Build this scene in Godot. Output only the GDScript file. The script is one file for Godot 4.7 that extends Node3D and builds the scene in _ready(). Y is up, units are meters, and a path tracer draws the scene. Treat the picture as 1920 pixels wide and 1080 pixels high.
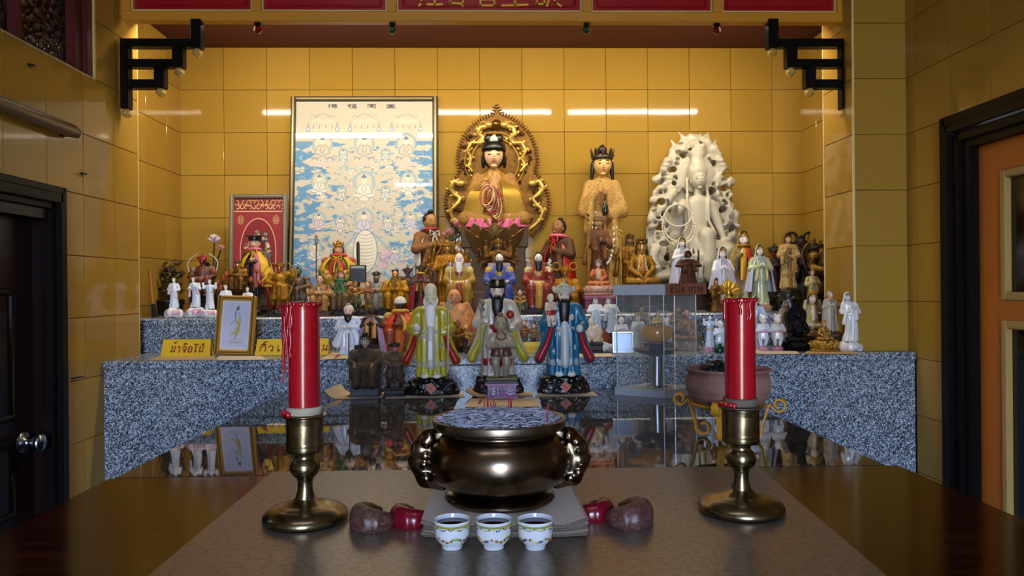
extends Node3D
# An altar in a tiled niche: porcelain, gilt and painted statuettes on granite tiers, an incense burner and candles on the table in front.

const CAM_H := 1.5
const FOCAL := 1390.0
const YAW := 0.031
const ROLL := 0.009
const SLAB := 1.15      # table and granite tongue
const TIER1 := 1.2625   # lower counter
const TIER2 := 1.394    # upper counter
const BACK := 3.52      # distances from the camera, along the room
const COUNTER := 2.56

var M := {}
var used := {}

# ---------------------------------------------------------------- surveying: sight lines of the photograph, met with real distances or surfaces
func sight(px: float, py: float) -> Vector3:
	var u := px - 960.0
	var v := 540.0 - py
	var a := (u * cos(ROLL) + v * sin(ROLL)) / FOCAL
	var b := (-u * sin(ROLL) + v * cos(ROLL)) / FOCAL
	return Vector3(sin(YAW) + cos(YAW) * a, b, -(cos(YAW) - sin(YAW) * a))

func at(px: float, py: float, d: float) -> Vector3:
	var r := sight(px, py)
	return Vector3(0, CAM_H, 0) + r * (d / -r.z)

func on(px: float, py: float, h: float) -> Vector3:
	var r := sight(px, py)
	return Vector3(0, CAM_H, 0) + r * ((h - CAM_H) / r.y)

func side_wall(px: float, py: float, x: float) -> Vector3:
	var r := sight(px, py)
	return Vector3(0, CAM_H, 0) + r * (x / r.x)

# ---------------------------------------------------------------- meshes
class MB:
	var v := PackedVector3Array()
	var c := PackedColorArray()
	var uv := PackedVector2Array()
	var ix := PackedInt32Array()
	var col := Color.WHITE
	var xf := Transform3D.IDENTITY

	func p(a: Vector3, t := Vector2.ZERO) -> int:
		v.push_back(xf * a)
		c.push_back(col)
		uv.push_back(t)
		return v.size() - 1

	func tri(a: int, b: int, d: int) -> void:
		ix.push_back(a)
		ix.push_back(b)
		ix.push_back(d)

	func quad(a: int, b: int, d: int, e: int) -> void:
		tri(a, b, d)
		tri(a, d, e)

	func face(pts: Array, uvs := []) -> void:   # a flat convex face with corners of its own, counter-clockwise from outside
		var n := []
		for i in pts.size():
			n.append(p(pts[i], uvs[i] if uvs else Vector2.ZERO))
		for i in range(1, n.size() - 1):
			tri(n[0], n[i], n[i + 1])

	func box(m: Vector3, s: Vector3, ch := 0.0) -> void:   # a box with chamfered edges
		var h := s / 2
		if ch <= 0.0:
			for a in 3:
				for sg in [-1.0, 1.0]:
					var q := []
					for k in [[-1, -1], [1, -1], [1, 1], [-1, 1]]:
						var w := Vector3.ZERO
						w[a] = sg * h[a]
						w[(a + 1) % 3] = k[0] * sg * h[(a + 1) % 3]
						w[(a + 2) % 3] = k[1] * h[(a + 2) % 3]
						q.append(m + w)
					face(q)
			return
		var g := h - Vector3.ONE * ch
		for a in 3:
			var b := (a + 1) % 3
			var e := (a + 2) % 3
			for sg in [-1.0, 1.0]:
				var q := []
				for k in [[-1, -1], [1, -1], [1, 1], [-1, 1]]:
					var w := Vector3.ZERO
					w[a] = sg * h[a]
					w[b] = k[0] * sg * g[b]
					w[e] = k[1] * g[e]
					q.append(m + w)
				face(q)
				for s2 in [-1.0, 1.0]:   # the edge between +-a and +-b, along e
					var w1 := Vector3.ZERO
					var w2 := Vector3.ZERO
					w1[a] = sg * h[a]
					w1[b] = s2 * g[b]
					w2[a] = sg * g[a]
					w2[b] = s2 * h[b]
					var r := [w1, w1, w2, w2]
					var z := [-g[e], g[e], g[e], -g[e]]
					for i in 4:
						r[i][e] = z[i]
						r[i] += m
					if sg * s2 > 0:
						r.reverse()
					face(r)
		for sx in [-1.0, 1.0]:
			for sy in [-1.0, 1.0]:
				for sz in [-1.0, 1.0]:
					var t := [m + Vector3(sx * h.x, sy * g.y, sz * g.z), m + Vector3(sx * g.x, sy * h.y, sz * g.z), m + Vector3(sx * g.x, sy * g.y, sz * h.z)]
					if sx * sy * sz < 0:
						t.reverse()
					face(t)

	func lathe(prof: Array, seg := 32, squash := 1.0) -> void:   # [radius, height] from the bottom up, outside
		var last := []
		for i in prof.size():
			var ring := []
			for k in seg:
				var t := TAU * k / seg
				ring.append(p(Vector3(sin(t) * prof[i][0], prof[i][1], cos(t) * prof[i][0] * squash), Vector2(float(k) / seg, prof[i][1])))
			if last and (absf(prof[i][0] - prof[i - 1][0]) + absf(prof[i][1] - prof[i - 1][1]) > 1e-6):
				for k in seg:
					var n := (k + 1) % seg
					quad(last[k], last[n], ring[n], ring[k])
			last = ring

	func lathe_at(m: Vector3, prof: Array, seg := 20) -> void:
		var keep := xf
		xf = xf * Transform3D(Basis.IDENTITY, m)
		lathe(prof, seg)
		xf = keep

	func tube(pts: Array, rad, sides := 8, flat := 1.0, closed := false) -> void:
		var n := pts.size()
		var up := Vector3.UP
		var d0: Vector3 = (pts[1] - pts[0]).normalized()
		if absf(d0.dot(up)) > 0.9:
			up = Vector3.FORWARD
		var nx := d0.cross(up).normalized()
		var rings := []
		for i in n:
			var d: Vector3
			if closed:
				d = (pts[(i + 1) % n] - pts[(i + n - 1) % n]).normalized()
			else:
				d = (pts[mini(i + 1, n - 1)] - pts[maxi(i - 1, 0)]).normalized()
			nx = (nx - d * nx.dot(d)).normalized()
			var ny := d.cross(nx)
			var r: float = rad[i] if rad is Array else rad
			var ring := []
			for k in sides:
				var t := TAU * k / sides
				ring.append(p(pts[i] + nx * (cos(t) * r) + ny * (sin(t) * r * flat)))
			rings.append(ring)
		for i in (n if closed else n - 1):
			var a: Array = rings[i]
			var b: Array = rings[(i + 1) % n]
			for k in sides:
				var m := (k + 1) % sides
				quad(a[k], a[m], b[m], b[k])
		if not closed:
			var e0 := p(pts[0])
			var e1 := p(pts[n - 1])
			for k in sides:
				var m := (k + 1) % sides
				tri(e0, rings[0][m], rings[0][k])
				tri(e1, rings[n - 1][k], rings[n - 1][m])

	func ell(m: Vector3, r: Vector3, nu := 10, nv := 7, b := Basis.IDENTITY) -> void:
		var last := []
		for j in nv + 1:
			var f := PI * j / nv - PI / 2
			var ring := []
			for i in nu:
				var t := TAU * i / nu
				ring.append(p(m + b * Vector3(sin(t) * cos(f) * r.x, sin(f) * r.y, cos(t) * cos(f) * r.z)))
			if last:
				for i in nu:
					var n := (i + 1) % nu
					quad(last[i], last[n], ring[n], ring[i])
			last = ring

	func prism(poly: PackedVector2Array, z0: float, z1: float) -> void:   # an outline in x and y, extruded along z
		var q := poly
		if Geometry2D.is_polygon_clockwise(q):
			q = poly.duplicate()
			q.reverse()
		var n := q.size()
		var t := Geometry2D.triangulate_polygon(q)
		var f := []
		var g := []
		for w in q:
			f.append(p(Vector3(w.x, w.y, z1), w))
			g.append(p(Vector3(w.x, w.y, z0), w))
		for i in range(0, t.size(), 3):
			var a := t[i]
			var b := t[i + 1]
			var d := t[i + 2]
			if (q[b] - q[a]).cross(q[d] - q[a]) < 0:
				b = t[i + 2]
				d = t[i + 1]
			tri(f[a], f[b], f[d])
			tri(g[a], g[d], g[b])
		for i in n:
			var w := q[i]
			var x := q[(i + 1) % n]
			face([Vector3(w.x, w.y, z0), Vector3(x.x, x.y, z0), Vector3(x.x, x.y, z1), Vector3(w.x, w.y, z1)])

	func shell(nu: int, nv: int, fn: Callable, thick: float) -> void:   # a cloth: fn(u, v) and a second face behind it, closed round the border
		var P := []
		for j in nv + 1:
			for i in nu + 1:
				P.append(fn.call(float(i) / nu, float(j) / nv))
		var w := nu + 1
		var A := []
		var B := []
		for j in nv + 1:
			for i in nu + 1:
				var du: Vector3 = P[j * w + mini(i + 1, nu)] - P[j * w + maxi(i - 1, 0)]
				var dv: Vector3 = P[mini(j + 1, nv) * w + i] - P[maxi(j - 1, 0) * w + i]
				var nn := du.cross(dv).normalized()
				A.append(p(P[j * w + i], Vector2(float(i) / nu, float(j) / nv)))
				B.append(p(P[j * w + i] - nn * thick, Vector2(float(i) / nu, float(j) / nv)))
		for j in nv:
			for i in nu:
				var a := j * w + i
				quad(A[a], A[a + 1], A[a + w + 1], A[a + w])
				quad(B[a], B[a + w], B[a + w + 1], B[a + 1])
		for i in nu:
			quad(B[i], B[i + 1], A[i + 1], A[i])
			quad(A[nv * w + i], A[nv * w + i + 1], B[nv * w + i + 1], B[nv * w + i])
		for j in nv:
			var a := j * w
			quad(A[a], A[a + w], B[a + w], B[a])
			quad(B[a + nu], B[a + w + nu], A[a + w + nu], A[a + nu])

	func mesh(m := ArrayMesh.new()) -> ArrayMesh:
		var nm := PackedVector3Array()
		nm.resize(v.size())
		var tt := ix.duplicate()
		for i in range(0, ix.size(), 3):
			var a := ix[i]
			var b := ix[i + 1]
			var d := ix[i + 2]
			var n := (v[b] - v[a]).cross(v[d] - v[a])
			nm[a] += n
			nm[b] += n
			nm[d] += n
			tt[i + 1] = d
			tt[i + 2] = b
		for i in nm.size():
			nm[i] = nm[i].normalized() if nm[i].length_squared() > 1e-24 else Vector3.UP
		var arr := []
		arr.resize(Mesh.ARRAY_MAX)
		arr[Mesh.ARRAY_VERTEX] = v
		arr[Mesh.ARRAY_NORMAL] = nm
		arr[Mesh.ARRAY_COLOR] = c
		arr[Mesh.ARRAY_TEX_UV] = uv
		arr[Mesh.ARRAY_INDEX] = tt
		m.add_surface_from_arrays(Mesh.PRIMITIVE_TRIANGLES, arr)
		return m

# ---------------------------------------------------------------- nodes
func numbered(called: String) -> String:
	var n: int = used.get(called, 0)
	used[called] = n + 1
	return called if n == 0 else "%s_%03d" % [called, n]

func tag(o: Node, label: String, category: String, group := "", kind := "") -> Node:
	if label: o.set_meta("label", label)
	if category: o.set_meta("category", category)
	if group: o.set_meta("group", group)
	if kind: o.set_meta("kind", kind)
	return o

func thing(called: String, label: String, category: String, pos := Vector3.ZERO, turn := 0.0, group := "") -> Node3D:
	var o := Node3D.new()
	o.name = numbered(called)
	add_child(o)
	o.position = pos
	o.rotation.y = turn
	tag(o, label, category, group)
	return o

func struct(called: String) -> Node3D:
	var o := Node3D.new()
	o.name = called
	add_child(o)
	o.set_meta("kind", "structure")
	return o

func put(mesh: Mesh, called: String, m: Material, parent: Node) -> MeshInstance3D:
	var o := MeshInstance3D.new()
	o.mesh = mesh
	o.material_override = m
	var n := called
	var k := 0
	while parent.has_node(NodePath(n)):
		k += 1
		n = "%s_%03d" % [called, k]
	o.name = n
	parent.add_child(o)
	return o

func build(b: MB, called: String, m: Material, parent: Node, label := "") -> MeshInstance3D:
	var o := put(b.mesh(), called, m, parent)
	if label: o.set_meta("label", label)
	return o

# ---------------------------------------------------------------- materials
func mat(c: Color, rough := 0.5, metal := 0.0, coat := 0.0) -> StandardMaterial3D:
	var key := "%s/%f/%f/%f" % [c.to_html(), rough, metal, coat]
	if not M.has(key):
		var m := StandardMaterial3D.new()
		m.albedo_color = c
		m.roughness = rough
		m.metallic = metal
		if coat > 0:
			m.clearcoat_enabled = true
			m.clearcoat = coat
			m.clearcoat_roughness = 0.08
		M[key] = m
	return M[key]

func hx(s: String) -> Color:
	return Color.html(s)

func noise_tex(freq: float, kind: int, ramp: Array, size := 512, oct := 4, normal := 0.0, sd := 1) -> NoiseTexture2D:
	var n := FastNoiseLite.new()
	n.noise_type = kind as FastNoiseLite.NoiseType
	n.frequency = freq
	n.fractal_octaves = oct
	n.seed = sd
	var t := NoiseTexture2D.new()
	t.width = size
	t.height = size
	t.seamless = true
	t.noise = n
	if normal > 0:
		t.as_normal_map = true
		t.bump_strength = normal
	if ramp:
		var g := Gradient.new()
		g.offsets = PackedFloat32Array(ramp.map(func(r): return r[0]))
		g.colors = PackedColorArray(ramp.map(func(r): return Color.html(r[1])))
		t.color_ramp = g
	return t

func tri_map(m: StandardMaterial3D, s, world := true) -> StandardMaterial3D:
	m.uv1_triplanar = true
	m.uv1_world_triplanar = world
	m.uv1_scale = s if s is Vector3 else Vector3.ONE * s
	return m

func granite_image(tones: Array, sd: int) -> ImageTexture:   # crystals of a few millimetres, each of one tone
	var rng := RandomNumberGenerator.new()
	rng.seed = sd
	var N := 320
	var G := 104
	var cx := PackedVector2Array()
	var cc := []
	for j in G:
		for i in G:
			cx.push_back(Vector2(i + rng.randf(), j + rng.randf()))
			cc.append(tones[rng.randi() % tones.size()])
	var im := Image.create(N, N, false, Image.FORMAT_RGB8)
	var k := float(G) / N
	for y in N:
		for x in N:
			var q := Vector2(x * k, y * k)
			var bi := 0
			var bd := 9.0
			for dj in [-1, 0, 1]:
				for di in [-1, 0, 1]:
					var gi := posmod(int(q.x) + di, G)
					var gj := posmod(int(q.y) + dj, G)
					var w := cx[gj * G + gi]
					var dx := absf(w.x - q.x)
					var dy := absf(w.y - q.y)
					dx = minf(dx, G - dx)
					dy = minf(dy, G - dy)
					var dd := dx * dx + dy * dy
					if dd < bd:
						bd = dd
						bi = gj * G + gi
			im.set_pixel(x, y, cc[bi])
	return ImageTexture.create_from_image(im)

func make_materials() -> void:
	for i in 4:   # glazed ochre wall tiles, four firings
		var m := StandardMaterial3D.new()
		m.albedo_color = [hx("a27f34"), hx("9f7c31"), hx("a58238"), hx("9d7b33")][i]
		m.roughness = 0.06
		m.metallic_specular = 0.32
		m.normal_enabled = true
		m.normal_texture = noise_tex(0.006, FastNoiseLite.TYPE_SIMPLEX, [], 256, 2, 1.5, 5 + i)
		m.normal_scale = 0.05
		tri_map(m, 2.0)
		M["tile%d" % i] = m
	M.grout = mat(hx("6e5524"), 0.9)
	M.trim_white = mat(hx("d6c48c"), 0.4)
	var g := StandardMaterial3D.new()
	g.albedo_texture = granite_image([hx("262b33"), hx("4f5865"), hx("76828f"), hx("929dab"), hx("aeb8c4"), hx("c9d0d8"), hx("64707d"), hx("3d4650")], 4)
	g.roughness = 0.22
	tri_map(g, 3.0)
	M.granite = g
	var ds := StandardMaterial3D.new()
	ds.albedo_texture = granite_image([hx("1d1b1a"), hx("302d2b"), hx("3f3b38"), hx("4c4844"), hx("262423"), hx("57524d")], 9)
	ds.roughness = 0.03
	tri_map(ds, 3.0)
	M.slab = ds
	var w := StandardMaterial3D.new()
	w.albedo_texture = noise_tex(0.012, FastNoiseLite.TYPE_SIMPLEX, [[0.0, "1e0a06"], [0.45, "2e120a"], [0.6, "3b190e"], [1.0, "482212"]], 512, 5, 0.0, 3)
	w.metallic_specular = 0.4
	w.roughness = 0.12
	tri_map(w, Vector3(0.8, 3.0, 6.0))
	M.table_wood = w
	var sh := StandardMaterial3D.new()
	sh.albedo_texture = noise_tex(0.03, FastNoiseLite.TYPE_SIMPLEX, [[0.0, "5a4c40"], [0.22, "7d7165"], [0.5, "877c71"], [1.0, "8f857b"]], 512, 6, 0.0, 11)
	sh.metallic = 0.55
	sh.roughness = 0.3
	tri_map(sh, 4.0)
	M.sheet_metal = sh
	var br := StandardMaterial3D.new()   # aged brass
	br.albedo_texture = noise_tex(0.02, FastNoiseLite.TYPE_SIMPLEX, [[0.0, "6a6049"], [0.5, "8f8465"], [1.0, "a3987a"]], 256, 4, 0.0, 21)
	br.metallic = 1.0
	br.roughness = 0.27
	tri_map(br, 6.0)
	M.brass = br
	var bz := StandardMaterial3D.new()   # dark bronze of the burner
	bz.albedo_texture = noise_tex(0.012, FastNoiseLite.TYPE_SIMPLEX, [[0.0, "5c4f41"], [0.5, "786958"], [1.0, "8a7a66"]], 256, 4, 0.0, 22)
	bz.metallic = 1.0
	bz.roughness = 0.24
	tri_map(bz, 5.0)
	M.dark_bronze = bz
	M.wax = mat(hx("a2041c"), 0.25, 0.0, 0.9)
	M.wax.subsurf_scatter_enabled = true
	M.wax.subsurf_scatter_strength = 0.15
	M.paper = mat(hx("c9b08a"), 0.9)
	M.paper_white = mat(hx("cdbfae"), 0.9)
	M.black_wood = mat(hx("0b090a"), 0.4)
	M.door_dark = mat(hx("180c0d"), 0.25)
	M.black_wood.metallic_specular = 0.25
	M.door_dark.metallic_specular = 0.3
	M.orange = mat(hx("b4641a"), 0.45)
	M.cream = mat(hx("a98b4e"), 0.5)
	M.yellow_frame = mat(hx("c58a1c"), 0.5)
	M.red_panel = mat(hx("9c0f1c"), 0.3)
	M.dark_red = mat(hx("4c0f08"), 0.7)
	M.gold = mat(hx("c9a040"), 0.3, 0.9)
	M.gold_leaf = mat(hx("d8a93a"), 0.38, 0.55)
	M.steel = mat(hx("9aa0a6"), 0.25, 1.0)
	M.black = mat(hx("0b0b0c"), 0.35)
	M.white_paint = mat(hx("d9d9d6"), 0.5)
	M.grey_paint = mat(hx("a4abb1"), 0.45)
	var gl := StandardMaterial3D.new()
	gl.albedo_color = Color(0.9, 0.95, 0.95, 0.08)
	gl.transparency = BaseMaterial3D.TRANSPARENCY_ALPHA
	gl.roughness = 0.02
	M.glass = gl
	# figure finishes: colour comes from the paint of each vertex
	var fin := {"paint": [0.38, 0.0, 0.15], "porcelain": [0.14, 0.0, 0.5], "gilt": [0.36, 0.6, 0.0], "wood": [0.6, 0.0, 0.0], "cloth": [0.85, 0.0, 0.0], "stone": [0.3, 0.0, 0.1], "bronze": [0.35, 0.85, 0.0], "satin": [0.42, 0.0, 0.0], "antique": [0.45, 0.12, 0.0]}
	for k in fin:
		var m := StandardMaterial3D.new()
		m.vertex_color_use_as_albedo = true
		m.vertex_color_is_srgb = true
		m.roughness = fin[k][0]
		m.metallic = fin[k][1]
		if fin[k][2] > 0:
			m.clearcoat_enabled = true
			m.clearcoat = fin[k][2]
			m.clearcoat_roughness = 0.06
		M[k] = m
	# plain finishes for faces, carved or brocaded ones for robes
	for k in ["paint", "porcelain", "gilt", "wood", "bronze", "stone", "antique", "cloth", "satin"]:
		M[k + "_face"] = M[k].duplicate()
	M.gloss = M.paint_face
	M.gloss_face = M.paint_face
	M.ivory = M.porcelain_face
	M.ivory_face = M.porcelain_face
	var orn := ornament_images()
	for k in ["gilt", "wood", "bronze", "antique", "paint", "porcelain", "stone"]:
		var m: StandardMaterial3D = M[k]
		m.normal_enabled = true
		m.normal_texture = orn[1]
		m.normal_scale = {"gilt": 0.8, "wood": 0.7, "bronze": 0.6, "antique": 0.8, "paint": 0.3, "porcelain": 0.12, "stone": 0.35}[k]
		if k in ["gilt", "antique", "wood"]:
			m.albedo_texture = orn[0]
		elif k == "paint":
			m.detail_enabled = true
			m.detail_albedo = orn[2]
		elif k == "porcelain":
			m.detail_enabled = true
			m.detail_albedo = orn[3]
		tri_map(m, 9.0, false)

# curling scrollwork as on carved and embroidered robes: [patina in the grooves, relief, gold brocade, painted sprigs]
func ornament_images() -> Array:
	var rng := RandomNumberGenerator.new()
	rng.seed = 77
	var N := 256
	var G := 15
	var pts := PackedVector2Array()
	var tint := []
	for j in G:
		for i in G:
			pts.push_back(Vector2(i + rng.randf(), j + rng.randf()))
			tint.append(rng.randf())
	var A := Image.create(N, N, false, Image.FORMAT_RGB8)
	var H := Image.create(N, N, false, Image.FORMAT_RGB8)
	var B := Image.create(N, N, false, Image.FORMAT_RGBA8)
	var C := Image.create(N, N, false, Image.FORMAT_RGBA8)
	for y in N:
		for x in N:
			var q := Vector2(x, y) / N * G
			q += Vector2(sin(q.y * TAU * 4.0 / G), cos(q.x * TAU * 5.0 / G)) * 0.45
			var f1 := 9.0
			var f2 := 9.0
			var at1 := 0
			for dj in [-1, 0, 1]:
				for di in [-1, 0, 1]:
					var gi := posmod(floori(q.x) + di, G)
					var gj := posmod(floori(q.y) + dj, G)
					var w := pts[gj * G + gi] - q
					w.x -= roundf(w.x / G) * G
					w.y -= roundf(w.y / G) * G
					var d := w.length()
					if d < f1:
						f2 = f1
						f1 = d
						at1 = gj * G + gi
					elif d < f2:
						f2 = d
			var e := smoothstep(0.0, 0.22, f2 - f1)
			var t: float = tint[at1]
			A.set_pixel(x, y, Color(0.42, 0.34, 0.24).lerp(Color(1, 0.97 - 0.08 * t, 0.9 - 0.2 * t), e))
			var hgt := e * (0.7 + 0.3 * cos(f1 * 11.0))
			H.set_pixel(x, y, Color(hgt, hgt, hgt))
			var ring := smoothstep(0.1, 0.03, absf(f1 - 0.27))
			var gold := maxf(ring * float(t > 0.35), smoothstep(0.16, 0.08, f1) * float(t > 0.55))
			B.set_pixel(x, y, Color(0.72, 0.56, 0.22, gold * 0.75) if gold > 0.02 else Color(0.06, 0.04, 0.03, (1.0 - e) * 0.55))
			var pet := smoothstep(0.34, 0.22, f1 + 0.07 * sin(5.0 * atan2(q.x - pts[at1].x, q.y - pts[at1].y))) * float(t > 0.84)
			C.set_pixel(x, y, Color(0.78, 0.42, 0.5, pet * 0.6) if t > 0.92 else Color(0.32, 0.44, 0.66, pet * 0.5))
	H.bump_map_to_normal_map(5.0)
	return [ImageTexture.create_from_image(A), ImageTexture.create_from_image(H), ImageTexture.create_from_image(B), ImageTexture.create_from_image(C)]

# ---------------------------------------------------------------- camera, sky, lights
func view_and_light() -> void:
	var cam := Camera3D.new()
	cam.name = "camera"
	add_child(cam)
	cam.position = Vector3(0, CAM_H, 0)
	cam.rotation = Vector3(0, -YAW, -ROLL)
	cam.fov = rad_to_deg(2.0 * atan(540.0 / FOCAL))
	cam.near = 0.05
	cam.current = true
	var we := WorldEnvironment.new()
	we.name = "world"
	add_child(we)
	var e := Environment.new()
	we.environment = e
	e.tonemap_mode = Environment.TONE_MAPPER_LINEAR
	e.tonemap_exposure = 1.3
	e.sdfgi_enabled = true
	e.ssao_enabled = true
	e.ssil_enabled = true
	e.background_mode = Environment.BG_SKY
	var sky := Sky.new()
	var sm := ProceduralSkyMaterial.new()   # a bright hazy day outside the open front of the hall
	sm.sky_top_color = hx("84abe8")
	sm.sky_horizon_color = hx("cfdcf0")
	sm.ground_horizon_color = hx("a9a9a4")
	sm.ground_bottom_color = hx("77746c")
	sm.sun_angle_max = 0.0
	sm.energy_multiplier = 35.0
	sky.sky_material = sm
	e.sky = sky
	# three fluorescent tubes on the back of the name board light the niche; a fourth lights the hall
	for k in 3:
		var x0: float = [-1.263, -0.39, 0.46][k]
		var x1: float = [-0.48, 0.36, 1.2][k]
		lamp_tube(Vector3((x0 + x1) / 2, 2.512, -2.80), x1 - x0, ["fluorescent tube behind the name board, nearest the left bracket", "fluorescent tube behind the middle of the name board", "fluorescent tube behind the name board, nearest the right bracket"][k], 2.6, hx("fff0d4"), Vector3(0, -0.75, -0.66))
	lamp_tube(Vector3(-0.25, 3.12, -0.25), 1.2, "fluorescent tube on the hall ceiling above the table", 0.6, hx("f4f1ff"), Vector3(0, -1, -0.001))

func lamp_tube(pos: Vector3, length: float, label: String, energy: float, c: Color, aim: Vector3) -> void:
	var t := thing("fluorescent_lamp", label, "lamp", pos, 0.0, "fluorescent lamps")
	var b := MB.new()
	b.xf = Transform3D(Basis(Vector3.FORWARD, PI / 2), Vector3.ZERO)
	b.lathe([[0.0, -length / 2], [0.0125, -length / 2], [0.0125, -length / 2], [0.0125, length / 2], [0.0125, length / 2], [0.0, length / 2]], 12)
	var glow := StandardMaterial3D.new()
	glow.albedo_color = c
	glow.emission_enabled = true
	glow.emission = c
	glow.emission_energy_multiplier = 9.0
	build(b, "tube", glow, t)
	for s in [-1.0, 1.0]:
		b = MB.new()
		b.box(Vector3(s * (length / 2 + 0.012), 0.008, 0.0), Vector3(0.024, 0.045, 0.03), 0.003)
		build(b, "socket", M.white_paint, t)
	b = MB.new()
	b.box(Vector3(0, 0.03, 0.0) - aim * 0.012, Vector3(length + 0.05, 0.016, 0.03), 0.002)
	build(b, "batten", M.white_paint, t)
	var l := AreaLight3D.new()
	l.name = "tube_light"
	t.add_child(l)
	l.area_size = Vector2(length, 0.025)
	l.position = aim.normalized() * 0.016
	l.look_at_from_position(l.position, l.position + aim, Vector3.UP if absf(aim.normalized().y) < 0.95 else Vector3.FORWARD)
	l.position = aim.normalized() * 0.016
	l.light_color = c
	l.light_energy = energy * 0.22
	l.area_range = 9.0
	l.shadow_enabled = true

# ---------------------------------------------------------------- the niche and the hall
var tile_meshes := {}
func tile_mesh(s: Vector3) -> ArrayMesh:
	var key := str(s.snapped(Vector3.ONE * 0.001))
	if not tile_meshes.has(key):
		var b := MB.new()
		b.box(Vector3.ZERO, s, 0.0012)
		tile_meshes[key] = b.mesh()
	return tile_meshes[key]

# a tiled face: origin, two in-plane axes with grid lines, tiles 3 mm proud of the grout
func tiles(parent: Node, axis: int, where: float, out: float, lines: Array, rows: Array, skip: Callable) -> void:
	var rng := RandomNumberGenerator.new()
	rng.seed = int(absf(where) * 1000)
	for i in lines.size() - 1:
		for j in rows.size() - 1:
			var a0: float = lines[i]
			var a1: float = lines[i + 1]
			var y0: float = rows[j]
			var y1: float = rows[j + 1]
			if skip.call((a0 + a1) / 2, (y0 + y1) / 2):
				continue
			var w := a1 - a0 - 0.0018
			var h := y1 - y0 - 0.0018
			var o: MeshInstance3D
			if axis == 2:   # faces the room
				o = put(tile_mesh(Vector3(w, h, 0.006)), "tile", M["tile%d" % (rng.randi() % 4)], parent)
				o.position = Vector3((a0 + a1) / 2, (y0 + y1) / 2, where + out * 0.003)
			else:
				o = put(tile_mesh(Vector3(0.006, h, w)), "tile", M["tile%d" % (rng.randi() % 4)], parent)
				o.position = Vector3(where + out * 0.003, (y0 + y1) / 2, -(a0 + a1) / 2)

func steps(a: float, b: float, anchor: float, step := 0.2) -> Array:
	var r := [a]
	var x := anchor - ceilf((anchor - a) / step) * step
	while x < b - 0.012:
		if x > a + 0.012:
			r.append(x)
		x += step
	r.append(b)
	return r

func block(parent: Node, called: String, m: Material, x0: float, x1: float, y0: float, y1: float, d0: float, d1: float, ch := 0.0) -> MeshInstance3D:
	var b := MB.new()
	b.box(Vector3(x0 + x1, y0 + y1, -(d0 + d1)) / 2, Vector3(x1 - x0, y1 - y0, d1 - d0), ch)
	return build(b, called, m, parent)

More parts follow.
